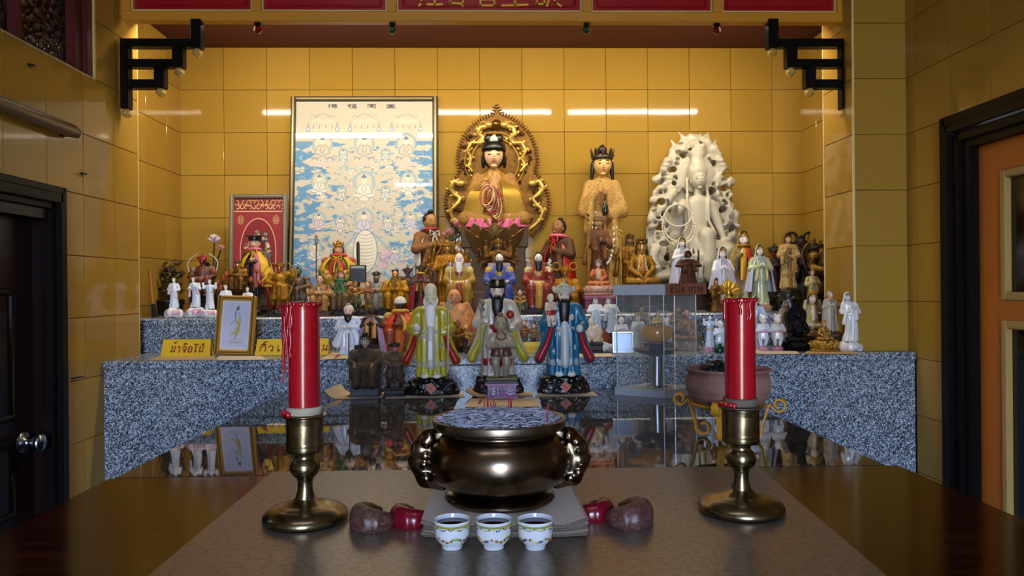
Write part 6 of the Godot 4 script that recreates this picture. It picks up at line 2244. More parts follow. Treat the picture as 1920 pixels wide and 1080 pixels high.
func tier_one() -> void:
	var T := TIER1
	fig("white porcelain sage with a black beard and folded hands, right of the left candle", [655, 568, 664, 2.72], T, "elder_fold", "porcelain", "ccd6e2 c0cede e8c0ac d8e0e8 2a2420 e2ddd6", {"hat": "topknot", "hc": "c58a9a", "hm": "porcelain", "hs": 1.3, "beard": ["15100f", 0.45], "w": 1.05, "full": 1.03})
	fig("seated monk in a white hat and orange-red dragon cape", [752, 560, 668, 2.82], T, "throne_fold", "paint", "8a2a14 c8661e 3a2418 c9a040 2a1812 1a1210", {"hat": "dome", "hc": "d8d0bc", "hm": "satin", "cape": "c8381a", "cw": [0.45, 0.36, 0.03], "hs": 1.1, "w": 1.05, "face": "open", "add": [["scarf", "c9a430", 1.0]]})
	fig("dark carved idol in a lilac cape with an ochre bow, left of the red-caped monk", [697, 574, 664, 2.70], T, "stand_pray", "wood", "2c1e18 3a2820 3a261c 4a3424 1c1210 14100e", {"hat": "bald", "hs": 1.45, "cape": "9a86b4", "cw": [0.7, 0.3, 0.05], "add": [["scarf", "7a1c1c"], ["scarf", "c0862a", -1.0, 1.0]], "w": 1.1})
	fig("orange-skinned laughing Buddha behind the yellow-robed old man's staff", [853, 536, 632, 2.84], T, "laugh", "gloss", "a86a2c 7a2418 c88a56 a87a2c 7a4a24 8a5a34", {"hat": "bald", "face": "grin", "w": 0.86, "pw": 0.06})
	fig("tiny gilt rider group at the foot of the laughing Buddha", [858, 604, 664, 2.76], T, "warrior_low", "gilt", "8a6a2c 5a3a1c b08a5a a87a2c 3a2414 1c1410", {"hat": "helmet", "hc": "9a7228"})
	fig("tiny gold and red deity right of the yellow-robed old man", [884, 618, 666, 2.72], T, "warrior", "paint", "9a6a2c 7a2a22 c0906a c0982c 3a2414 1c1410", {"hat": "helmet", "hc": "8a2a20", "hm": "paint", "base": "plinth", "bh": 0.14, "bw": 0.28, "bc": "3a1c1a"})
	fig("tiny figure in a green collar, left of the pair behind the third yellow sign", [983, 598, 642, 2.86], T, "child_robe", "paint", "7a3a26 4a6a4a d0a284 b08a3a 2a1c16 1c1210", {"hat": "tufts", "hc": "b0502c", "hm": "paint", "pw": 0.022})
	fig("tiny white-faced figure with gold ribbon ring, right of the pair behind the third yellow sign", [1001, 604, 642, 2.86], T, "child_robe", "paint", "8a6a3a 6a3a2a dcb8a0 c0a048 2a1c16 1c1210", {"hat": "tufts", "hc": "1c1210", "hm": "paint", "add": [["rings", "b8963c", 0.1, 0.85]], "pw": 0.022})
	fig("ivory laughing Buddha seated on a little dark wooden stand", [1108, 594, 641, 2.68], T, "laugh", "ivory", "b9a98e a89878 cdbda2 c9b894 8a7654 b9a98e", {"hat": "bald", "face": "grin", "pw": 0.042, "pc": "20100e"})
	fig("white porcelain hooded goddess, left of the pair behind the ivory Buddha", [1117, 557, 624, 2.84], T, "stand_pray", "porcelain", "d4dadf c3ced9 efe5df c9cdd2 dcdfe2 15110f", {"hat": "hood", "hc": "d8c8c0", "hm": "porcelain", "pw": 0.03, "w": 1.15})
	fig("white hooded goddess with a lowered sleeve, right of the pair behind the ivory Buddha", [1145, 557, 624, 2.84], T, "stand_sway", "porcelain", "d4dadf c3ced9 efe5df c9cdd2 dcdfe2 15110f", {"hat": "hood", "hc": "c99a90", "hm": "porcelain", "pw": 0.03, "w": 1.15})
	fig("small white porcelain boy with ribbons above the little mirror stand", [1165, 588, 650, 2.80], T, "child_robe", "porcelain", "d4d8dc c6d2de ead8ce c9b8a0 8a8a8a 1c1412", {"hat": "tufts", "hc": "1c1412", "hm": "paint", "add": [["ribbon", "d8dade"]]})
	fig("white robed goddess seen through the glass case's left pane", [1197, 588, 658, 2.72], T, "stand_vase", "porcelain", "c6c9c4 b6bab6 e8dcd2 b0a890 cfd0cc 201814", {"hat": "hood", "hc": "c0b8a8", "hm": "porcelain"})
	fig("brown goddess seen through the glass case behind the white one", [1203, 570, 648, 2.85], T, "stand_pray", "wood", "8a7660 6e5a46 b89a80 9a8260 3a2c20 241a14", {"hat": "bun", "hc": "6a5640"})
	fig("small pale bust behind the amber bowl, left", [1234, 582, 645, 2.84], T, "stand_pray", "gilt", "b8a86a a08c54 e0cfa8 c0a860 6a5a34 8a6a34", {"hat": "tiara", "hc": "c0a050"})
	fig("small white bust behind the amber bowl, right", [1252, 584, 645, 2.86], T, "stand_pray", "porcelain", "d0d4d8 c0c8d0 e8e0da c0c0c0 9a9a9a 15110f", {"hat": "topknot", "hc": "c9b040", "hm": "gilt"})
	fig("brown hooded statuette between the amber bowl and the pink-faced monk", [1271, 574, 655, 2.84], T, "stand_pray", "wood", "7a6248 6a5440 a8886a 8a7048 3a2c20 241a14", {"hat": "hood", "hc": "8a7048", "hm": "wood"})
	fig("pink-faced monk seated in a gilt patterned robe inside the glass case's view", [1288, 578, 660, 2.74], T, "sit_bless", "gilt", "8a744a 6a5434 c08074 b09a5a 3a2c1c 5a3a34", {"hat": "bald", "base": "lotus", "bh": 0.22, "bw": 0.3, "bc": "8a6a4c", "bc2": "9a7a5a", "bm": "paint"})
	fig("white porcelain child in a blue-white robe on a pink base, left of the right candle", [1331, 588, 660, 2.68], T, "stand_up", "porcelain", "cfdae6 bccde0 ece0da c9a878 d08a9c 1c1614", {"hat": "tufts", "hc": "1c1614", "hm": "paint", "base": "lotus", "bh": 0.1, "bw": 0.16, "bc": "c8909e", "bc2": "c8909e", "w": 0.9, "full": 1.04})
	fig("white porcelain child half hidden by the right candle's left edge", [1350, 598, 658, 2.74], T, "child_robe", "porcelain", "cfd8e2 bccde0 ece0da c9b8a8 d0a0ac 1c1614", {"hat": "bald"})
	fig("pale blue-white porcelain lady just right of the right candle", [1417, 558, 658, 2.76], T, "stand_vase", "porcelain", "c2d3e6 cfd8e4 efe4de c0a060 d8b0bc 15110f", {"hat": "hood", "hc": "c9a040", "hm": "porcelain"})
	fig("white porcelain child with a pink sash, nearer the right candle of two", [1431, 588, 660, 2.67], T, "child_robe", "porcelain", "d4dbe4 c8d4e2 ece0da d098a8 d08ea0 c8c8cc", {"hat": "tufts", "hc": "d4d4d8", "hm": "porcelain", "base": "lotus", "bh": 0.1, "bw": 0.16, "bc": "c888a0", "bc2": "c888a0", "add": [["ribbon", "cfd8e4"]]})
	fig("white porcelain child with a pale yellow scarf, nearer the black Buddha of two", [1458, 588, 660, 2.67], T, "child_robe", "porcelain", "cfd0ce c6c8c8 ece0da cc94a4 c8889c c8c8cc", {"hat": "tufts", "hc": "d4d4d8", "hm": "porcelain", "base": "lotus", "bh": 0.1, "bw": 0.16, "bc": "b87a8c", "bc2": "b87a8c", "add": [["scarf", "d0c470"]]})
	fig("brown and white goddess with a tall hood behind the yellow-scarfed child", [1473, 568, 656, 2.8], T, "stand_vase", "paint", "8a8074 6e6256 a88468 9a8a6a 4a4036 1c1612", {"hat": "hood", "hc": "b0a080", "hm": "paint", "base": "rock", "bh": 0.2, "bw": 0.2, "bc": "6a645c"})
	fig("black bronze Buddha with a round halo on a lotus", [1497, 582, 662, 2.68], T, "sit_bless", "bronze", "1c1b1d 1c1b1d 222125 26252a 141416 161518", {"hat": "curls", "hc": "18171a", "hm": "bronze", "base": "lotus", "bh": 0.2, "bw": 0.42, "bc": "161518", "bc2": "1e1d21", "add": [["halo", "1c1b1e", 0.3, 0.76]], "lips": "222125", "ink": "0a0a0c"})
	fig("tiny gold boy between the black Buddha and the gold seated one", [1515, 606, 650, 2.74], T, "child_robe", "gilt", "a88a3a 7a8a5a cda070 b8983c 3a2c18 1c1410", {"hat": "tufts", "hc": "1c1410", "hm": "paint"})
	fig("bright gold seated goddess on a double lotus at the counter's right end", [1545, 604, 663, 2.64], T, "sit", "gilt", "c8a850 8a2a24 dcc080 d8bc60 6a4a1c 5a421c", {"hat": "tiara", "hc": "d0ac48", "base": "lotus", "bh": 0.34, "bw": 0.52, "bc": "b8943c", "bc2": "cfae58", "cape": "8a2a20", "cw": [1.2, 0.3, 0.1]})
	fig("seated goddess lifting two arms high above the black and gold Buddhas", [1523, 543, 642, 2.83], T, "sit_up", "paint", "b8b48c b0a8a0 e8d4c4 c9ad54 8a6a3a 15110f", {"hat": "tiara", "hc": "c9a040", "base": "lotus", "bh": 0.24, "bw": 0.36, "bc": "8a6444", "bc2": "9a7450", "w": 0.85, "pw": 0.06})
	fig("figure in a grey-beige hooded cloak on a dark carved base", [1557, 552, 662, 2.70], T, "caped", "cloth", "a09484 978b7c d8b8a4 b8ac9c 3a2c20 8a7e70", {"hat": "capuchin", "hc": "aca090", "hm": "cloth", "cape": "a39888", "cw": [0.25, 0.22, 0.05], "base": "rock", "bh": 0.3, "bw": 0.3, "bc": "4a2e20", "bm": "wood", "hs": 1.15})
	fig("plain white porcelain goddess with a veil, rightmost statue on the counter", [1593, 551, 663, 2.62], T, "stand_sway", "ivory", "d6d6d4 d6d6d4 dad9d6 d6d6d4 d6d6d4 d4d3d0", {"hat": "hood", "hc": "d8d8d6", "hm": "porcelain", "base": "cloud", "bh": 0.17, "bw": 0.21, "bc": "d6d6d4", "bc2": "d6d6d4", "lips": "c8c4c0", "ink": "a8a49e"})

func black_axe() -> void:
	var p := at(672, 540, 3.19)
	var n := thing("ritual_axe", "black square ritual blade on a tall black shaft before the large picture", "ritual blade", Vector3(p.x, TIER2, p.z))
	var y0: float = at(672, 530, 3.19).y - TIER2
	var y1: float = at(672, 497, 3.19).y - TIER2
	var y2: float = at(672, 453, 3.19).y - TIER2
	var b := MB.new()
	b.tube([Vector3(0, 0.0, 0), Vector3(0, y2 - 0.01, 0), Vector3(0, y2, 0)], [0.007, 0.007, 0.004], 8)
	build(b, "shaft", M.black, n)
	b = MB.new()
	b.box(Vector3(0, (y0 + y1) / 2, 0.006), Vector3(0.07, y1 - y0, 0.012), 0.003)
	build(b, "blade", M.black, n)
	b = MB.new()
	b.box(Vector3(0, y1 - 0.01, 0.0135), Vector3(0.058, 0.012, 0.004), 0.001)
	build(b, "silver_band", mat(hx("8a8c80"), 0.4, 0.5), n)

func flowers() -> void:
	# vase of pale lotus flowers
	var p := at(398, 590, 3.24)
	var n := thing("lotus_vase", "dark vase with a white and a pink lotus flower above the white porcelain ladies", "flower vase", Vector3(p.x, TIER2, p.z))
	var b := MB.new()
	b.lathe([[0.0, 0.0], [0.026, 0.0], [0.034, 0.03], [0.03, 0.06], [0.017, 0.085], [0.022, 0.1], [0.0, 0.1]], 20)
	build(b, "vase", mat(hx("1c1614"), 0.3), n)
	var heads := [[402, 455, "d8c8d0", 0.02], [414, 469, "c8928c", 0.013], [388, 500, "2c3a26", 0.012]]
	for h in heads:
		var q: Vector3 = at(h[0], h[1], 3.22) - n.position
		b = MB.new()
		b.tube([Vector3(0, 0.09, 0), Vector3(q.x * 0.4, (q.y + 0.09) * 0.6, 0.0), q], 0.003, 6)
		var stem := build(b, "stem", mat(hx("22301c"), 0.6), n)
		for i in 12:
			var a := i * 2.39996
			var t := 0.2 + 0.08 * i
			b = MB.new()
			b.col = hx(h[2])
			var bs := Basis(Vector3.UP, a) * Basis(Vector3.RIGHT, t)
			b.ell(q + bs * Vector3(0, h[3] * 0.9, 0), Vector3(h[3] * 0.5, h[3], h[3] * 0.18), 8, 6, bs)
			build(b, "petal", M.satin, stem)
	# silk roses by the large picture
	var rp := at(846, 560, 3.40)
	n = thing("silk_roses", "pink silk roses with dark leaves left of the gilded goddess", "flowers", Vector3(rp.x, TIER2, rp.z))
	for h in [[843, 436, "d08a86", 0.022], [857, 420, "cf7f82", 0.019], [833, 441, "cc8f88", 0.016]]:
		var q: Vector3 = at(h[0], h[1], 3.34) - n.position
		b = MB.new()
		b.tube([Vector3.ZERO, Vector3(q.x * 0.4, q.y * 0.6, q.z * 0.5), q], 0.003, 6)
		var stem := build(b, "stem", mat(hx("22301c"), 0.6), n)
		for i in 14:
			var a := i * 2.39996
			b = MB.new()
			b.col = hx(h[2]).darkened(0.02 * (i % 4))
			var bs := Basis(Vector3.UP, a) * Basis(Vector3.RIGHT, 0.05 + 0.07 * i)
			b.ell(q + bs * Vector3(0, h[3] * 0.4, h[3] * 0.05 * i), Vector3(h[3] * 0.5, h[3] * 0.62, h[3] * 0.12), 8, 6, bs)
			build(b, "petal", M.satin, stem)
		for s in [-1.0, 1.0]:
			b = MB.new()
			b.ell(q + Vector3(s * 0.02, -0.026, 0.004), Vector3(0.02, 0.009, 0.004), 8, 5, Basis(Vector3(0, 0, 1), s * 0.7))
			build(b, "leaf", mat(hx("1f3a22"), 0.5), stem)
	# two sprays of lamp buds
	for k in 2:
		var sx: float = [398, 480][k]
		var o := at(sx, 590, [3.05, 3.1][k])
		n = thing("bud_spray", "spray of orange-red lotus bud lamps %s" % ["under the lotus flowers", "in front of the yellow-caped deity"][k], "ornament", Vector3(o.x, TIER2, o.z), 0.0, "lotus bud lamp sprays")
		b = MB.new()
		b.lathe([[0.0, 0.0], [0.025, 0.0], [0.02, 0.02], [0.012, 0.03], [0.0, 0.03]], 14)
		build(b, "foot", M.black, n)
		var bud := [[388, 522], [400, 508], [408, 531], [419, 522], [392, 540], [414, 540], [424, 515]] if k == 0 else [[481, 508], [492, 517], [487, 530], [496, 530], [470, 525], [480, 536]]
		for q in bud:
			var w: Vector3 = at(q[0], q[1], -o.z - 0.03) - n.position
			b = MB.new()
			b.tube([Vector3(0, 0.02, 0), Vector3(w.x * 0.5, w.y * 0.6, w.z * 0.4), w], 0.0018, 5)
			var s := build(b, "wire", M.black, n)
			b = MB.new()
			b.xf = Transform3D(Basis.IDENTITY, w)
			b.lathe([[0.0, -0.012], [0.008, -0.007], [0.0095, 0.0], [0.006, 0.009], [0.0, 0.017]], 10)
			build(b, "bud", mat(hx("9a4428"), 0.35), s)
	# dark foliage in a pot, by the wall
	var o2 := at(318, 592, 3.3)
	n = thing("dark_plant", "dark leafy plant in a black pot in the niche's left corner", "plant", Vector3(o2.x, TIER2, o2.z))
	b = MB.new()
	b.lathe([[0.0, 0.0], [0.05, 0.0], [0.062, 0.06], [0.066, 0.065], [0.06, 0.07], [0.0, 0.07]], 24)
	build(b, "pot", mat(hx("15100e"), 0.4), n)
	var rng := RandomNumberGenerator.new()
	rng.seed = 90
	for i in 46:
		var a := rng.randf() * TAU
		var r := rng.randf_range(0.01, 0.085)
		var y := rng.randf_range(0.1, 0.235)
		var w := Vector3(sin(a) * r, y, cos(a) * r * 0.7)
		b = MB.new()
		b.col = [hx("1c2416"), hx("241c14"), hx("2c1816"), hx("18200f")][rng.randi() % 4]
		b.tube([Vector3(0, 0.06, 0), w * 0.6, w], 0.0012, 4)
		b.ell(w, Vector3(0.018, 0.006, 0.011), 7, 5, Basis.from_euler(Vector3(rng.randf_range(-0.9, 0.9), a, rng.randf_range(-0.9, 0.9))))
		build(b, "leaf", M.paint, n)
	var br := at(276, 592, 3.02)
	n = thing("hand_broom", "small broom with an orange handle leaning in the left corner", "broom", Vector3(br.x + 0.012, TIER2, br.z))
	b = MB.new()
	b.tube([Vector3(0.012, 0.05, 0), Vector3(-0.012, 0.19, -0.02)], 0.005, 8)
	build(b, "handle", mat(hx("a86a22"), 0.4), n)
	b = MB.new()
	b.tube([Vector3(0.018, 0.001, 0.0), Vector3(0.012, 0.055, 0)], [0.013, 0.008], 10, 0.6)
	build(b, "bristles", mat(hx("1a1715"), 0.9), n)

func gold_mandala() -> void:
	var p := at(1366, 575, 2.99)
	var n := thing("gold_lotus_crown", "openwork gold lotus ornament right behind the right candle's wick", "ornament", Vector3(p.x, TIER2, p.z))
	var H: float = at(1366, 526, 2.99).y - TIER2
	var b := MB.new()
	b.lathe([[0.0, 0.0], [0.025, 0.0], [0.012, 0.02], [0.008, H * 0.4], [0.02, H * 0.5], [0.0, H * 0.5]], 16)
	build(b, "stem", M.gold_leaf, n)
	for i in 11:
		b = MB.new()
		var a := -1.6 + 3.2 * i / 10.0
		b.ell(Vector3(sin(a) * 0.028, H * 0.62 + cos(a) * H * 0.25, 0.01 * (i % 2)), Vector3(0.009, 0.019, 0.005), 8, 6, Basis(Vector3(0, 0, 1), -a))
		build(b, "petal", M.gold_leaf, n)
	b = MB.new()
	b.ell(Vector3(0, H * 0.62, 0.006), Vector3(0.014, 0.016, 0.01), 10, 8)
	build(b, "heart", M.gold, n)

func main_goddess() -> void:
	var D := 3.36
	var n := fig("large gilded seated goddess with black hair before an ornate flame-edged mandorla, centre of the altar", [927, 257, 428, D], TIER2, "sit_bless", "antique", "b08c48 a07c40 d8ac84 c09a54 5a4020 100d0d", {"name": "goddess_statue", "hat": "bald", "hs": 1.22, "w": 0.95, "pw": 0.15, "pc": "4a3618", "tilt": Vector3(0.1, 0, 0), "lips": "8a3a2a", "group": ""})
	var O := n.position
	var L := func(px: float, py: float, d: float) -> Vector3: return at(px, py, d) - O
	# hair in two high loops with a white medallion
	var b := MB.new()
	b.col = hx("0f0c0c")
	var hc: Vector3 = L.call(926, 297, D)
	var u := D / FOCAL
	b.ell(hc + Vector3(0, 5 * u, -1 * u), Vector3(22.5, 25, 22.5) * u, 20, 14)
	b.lathe_at(hc + Vector3(0, 11 * u, 3.5 * u), [[0.0, 0.0], [22.5 * u, 0.0], [23 * u, 6 * u], [21 * u, 14 * u], [13 * u, 19 * u], [0.0, 20 * u]])
	for s in [-1.0, 1.0]:
		b.ell(hc + Vector3(s * 9 * u, 36 * u, 2 * u), Vector3(9, 10, 7) * u, 12, 9, Basis(Vector3(0, 0, 1), -s * 0.4))
		b.tube([hc + Vector3(s * 19 * u, 4 * u, 2 * u), hc + Vector3(s * 20 * u, -10 * u, 0), hc + Vector3(s * 20 * u, -18 * u, -2 * u)], [5 * u, 4 * u, 2 * u], 8)
	build(b, "hair", M.gloss, n)
	b = MB.new()
	b.col = hx("cfcabc")
	b.ell(hc + Vector3(0, 33 * u, 12 * u), Vector3(7.5, 8, 3) * u, 12, 9)
	b.ell(hc + Vector3(0, 34 * u, 14 * u), Vector3(3, 4, 2.5) * u, 8, 6)
	build(b, "medallion", M.porcelain, n)
	# fine braided shawl over both shoulders
	b = MB.new()
	b.col = hx("a8842f")
	for s in [-1.0, 1.0]:
		for i in 15:
			var x0 := 8.0 + i * 1.9
			var p0: Vector3 = L.call(927 + s * (x0 + 4), 338 + i * 0.9, D - 0.05)
			var p1: Vector3 = L.call(927 + s * (x0 * 1.35 + 6), 368 + i * 1.2, D - 0.095 + 0.0035 * i)
			var p2: Vector3 = L.call(927 + s * (x0 * 1.5 + 12), 412 + i * 1.6, D - 0.10 + 0.005 * i)
			b.tube([p0 + Vector3(0, 0.004, -0.03), p0, p0.lerp(p1, 0.5) + Vector3(s * 0.006, 0, 0.008), p1, p2], [0.005, 0.006, 0.0065, 0.0065, 0.006], 6)
	build(b, "shawl", M.gilt_face, n)
	# bead strands hanging from the raised hand and the neck
	for i in 9:
		b = MB.new()
		b.col = [hx("c9b877"), hx("b8a25a"), hx("8a3a2a")][i % 3 if i % 4 else 2]
		var top: Vector3 = L.call(914 + i * 1.5, 345 + i * 1.2, D - 0.1)
		var lx := 9.0 + (i % 3) * 2.5
		var pts := []
		for k in 30:
			var t := TAU * k / 30.0
			pts.append(top + Vector3((sin(t) * lx + (1.0 - cos(t)) * (i - 4) * 0.9) * u, -(1.0 - cos(t)) * (29 + 2.2 * i) * u * 0.62, 0.02 * sin(t * 0.5) + 0.002 * (i % 3)))
		for q in pts.size():
			b.ell(pts[q], Vector3.ONE * 0.0042, 6, 4)
			b.ell(pts[q].lerp(pts[(q + 1) % 30], 0.5), Vector3.ONE * 0.0042, 6, 4)
		build(b, "bead_strand", M.porcelain, n)
	# pink cloth across the lap
	b = MB.new()
	b.col = hx("d8688c")
	for s in [-1.0, 1.0]:
		b.shell(14, 6, func(p, q):
			var pp: float = p if s > 0 else 1.0 - p
			var w: Vector3 = L.call(927 + s * (6 + pp * 58), 411 + q * 17 - pp * 3, D - 0.115 + 0.07 * pp * pp)
			return w + Vector3(0, 0, 0.006 * sin(p * 21.0 + q * 2.0)), 0.004)
	build(b, "pink_cloth", M.satin, n)
	# lotus throne, petal by petal
	b = MB.new()
	b.col = hx("6a4e22")
	var y0: float = (L.call(927, 492, D) as Vector3).y
	var y1: float = (L.call(927, 430, D) as Vector3).y
	b.lathe([[0.0, y0], [0.09, y0], [0.105, y0 + 0.02], [0.08, y0 + 0.035], [0.1, y0 + 0.07], [0.115, y1 - 0.015], [0.105, y1], [0.0, y1]], 36)
	build(b, "lotus_core", M.gilt, n)
	var pm := mat(hx("957546"), 0.28, 0.75)
	for row in 3:
		for i in 10:
			var a := TAU * (i + 0.5 * (row % 2)) / 10.0
			b = MB.new()
			var sz: float = [0.075, 0.088, 0.086][row]
			var q := Transform3D(Basis(Vector3.UP, a), Vector3(sin(a), 0, cos(a)) * [0.085, 0.108, 0.12][row] + Vector3(0, y0 + [0.02, 0.035, 0.06][row], 0))
			b.xf = q
			var lean: float = [0.055, 0.045, 0.03][row]
			b.shell(6, 7, func(p, v):
				var wd: float = sqrt(sin(PI * (0.1 + 0.9 * v))) * 0.46 + 0.01
				var x: float = (p - 0.5) * 2.0 * wd * sz
				return Vector3(x, v * sz * 1.25, lean * v * v * 1.1 + 0.012 * sin(v * PI) - x * x * 6.0), 0.003)
			build(b, "petal", pm, n)
	# mandorla
	var half := [[930, 197], [940, 214], [957, 221], [977, 234], [993, 252], [1003, 276], [1007, 301], [1002, 324], [1012, 334], [1023, 352], [1029, 378], [1026, 402], [1014, 426], [996, 442], [965, 450]]
	var poly := PackedVector2Array()
	var zM := -3.48 - O.z
	for q in half:
		var w: Vector3 = L.call(q[0], q[1], 3.475)
		poly.push_back(Vector2(w.x, w.y))
	for i in range(half.size() - 1, 0, -1):
		var w: Vector3 = L.call(1862 - half[i][0] + 4, half[i][1], 3.475)
		poly.push_back(Vector2(w.x, w.y))
	b = MB.new()
	b.col = hx("a8823e")
	b.prism(poly, zM - 0.02, zM)
	build(b, "mandorla", M.antique, n)
	var edge := []
	for q in poly:
		edge.append(Vector3(q.x, q.y, zM))
	b = MB.new()
	b.col = hx("6a4c20")
	var rim := Curve3D.new()
	for q in edge:
		rim.add_point(q)
	rim.add_point(edge[0])
	rim.bake_interval = 0.01
	var ln := rim.get_baked_length()
	var cen: Vector3 = L.call(930, 330, 3.475)
	for i in 130:
		var q := rim.sample_baked(ln * i / 130.0)
		var q2 := rim.sample_baked(fmod(ln * i / 130.0 + 0.008, ln))
		var tn := (q2 - q).normalized()
		var nn := Vector3(tn.y, -tn.x, 0)
		if nn.dot(q - cen) < 0: nn = -nn
		if q.y < (L.call(930, 440, 3.475) as Vector3).y: continue
		b.tube([q - nn * 0.006, q + nn * 0.008 + tn * 0.003, q + nn * 0.017 + tn * 0.001], [0.0055, 0.004, 0.0006], 5)
	var fl := build(b, "flame_border", M.antique, n)
	fl.set_meta("kind", "stuff")
	b = MB.new()
	b.col = hx("b8923c")
	var ring: Vector3 = L.call(928, 304, 3.465)
	for rr in [46.0, 58.0]:
		var pts := []
		for i in 48:
			pts.append(ring + Vector3(sin(TAU * i / 48) * rr * u, cos(TAU * i / 48) * rr * u, 0.0))
		b.tube(pts, 0.006 if rr < 50 else 0.004, 6, 0.6, true)
	for i in 30:
		var a := TAU * i / 30.0
		b.ell(ring + Vector3(sin(a) * 52 * u, cos(a) * 52 * u, 0.0), Vector3(0.009, 0.006, 0.004), 7, 5, Basis(Vector3(0, 0, 1), -a))
	build(b, "halo_ring", M.gilt_face, n)
	b = MB.new()
	b.col = hx("8a6a2c")
	b.ell(L.call(930, 233, 3.445), Vector3.ONE * 9 * u, 16, 12)
	build(b, "pearl", mat(hx("7a5a22"), 0.2, 0.8), n)
	# four dragons in relief and the clouds between them
	var paths := [[[948, 236], [962, 240], [966, 250], [956, 258], [962, 268], [978, 268], [986, 282], [978, 296], [984, 310], [976, 322]], [[1000, 346], [1010, 340], [1018, 352], [1010, 364], [998, 372], [1006, 384], [1018, 394], [1012, 412], [1000, 424], [990, 432]]]
	for s in [-1.0, 1.0]:
		for k in 2:
			var pts := []
			var rad := []
			for i in paths[k].size():
				var q: Array = paths[k][i]
				pts.append((L.call(931 + s * (q[0] - 931), q[1], 3.46) as Vector3) + Vector3(0, 0, 0.006 * sin(i * 1.5)))
				rad.append((6.5 - 0.45 * i) * u * (0.75 if i == 0 else 1.0))
			b = MB.new()
			b.col = hx("d0ab55")
			b.tube(pts, rad, 8)
			var h: Vector3 = pts[0]
			b.ell(h + Vector3(-s * 3 * u, 2 * u, 0.006), Vector3(9, 6.5, 6) * u, 10, 7)
			for j in 4:
				b.tube([h, h + Vector3((s * (j - 1.0) * 4) * u, (6 + 2 * (j % 2)) * u, 0.01), h + Vector3((s * (j - 0.4) * 7) * u, (10 - 2 * j) * u, 0.004)], [2.2 * u, 1.6 * u, 0.5 * u], 5)
			for i in range(1, pts.size() - 1):
				for e in [-1.0, 1.0]:
					b.ell(pts[i] + Vector3(e * rad[i], e * rad[i] * 0.4, 0.002), Vector3(2.6, 4.5, 2.0) * u, 6, 5, Basis(Vector3(0, 0, 1), e * 0.8 + i))
			build(b, "dragon", M.gilt_face, n, "gold dragon in relief")
	b = MB.new()
	b.col = hx("5c4420")
	var rng := RandomNumberGenerator.new()
	rng.seed = 17
	for i in 70:
		var a := rng.randf() * TAU
		var lower := i % 2 == 0
		var c: Vector3 = L.call(931, 368 if lower else 292, 3.47)
		var r := rng.randf_range(70, 88) if lower else rng.randf_range(60, 70)
		var q := c + Vector3(sin(a) * r * u, cos(a) * r * u, 0)
		if lower and cos(a) > 0.45: continue
		b.ell(q, Vector3(rng.randf_range(3, 6), rng.randf_range(2, 4), 2.2) * u, 7, 5, Basis(Vector3(0, 0, 1), rng.randf() * 3))
	var cl := build(b, "cloud_relief", M.gilt, n)
	cl.set_meta("kind", "stuff")

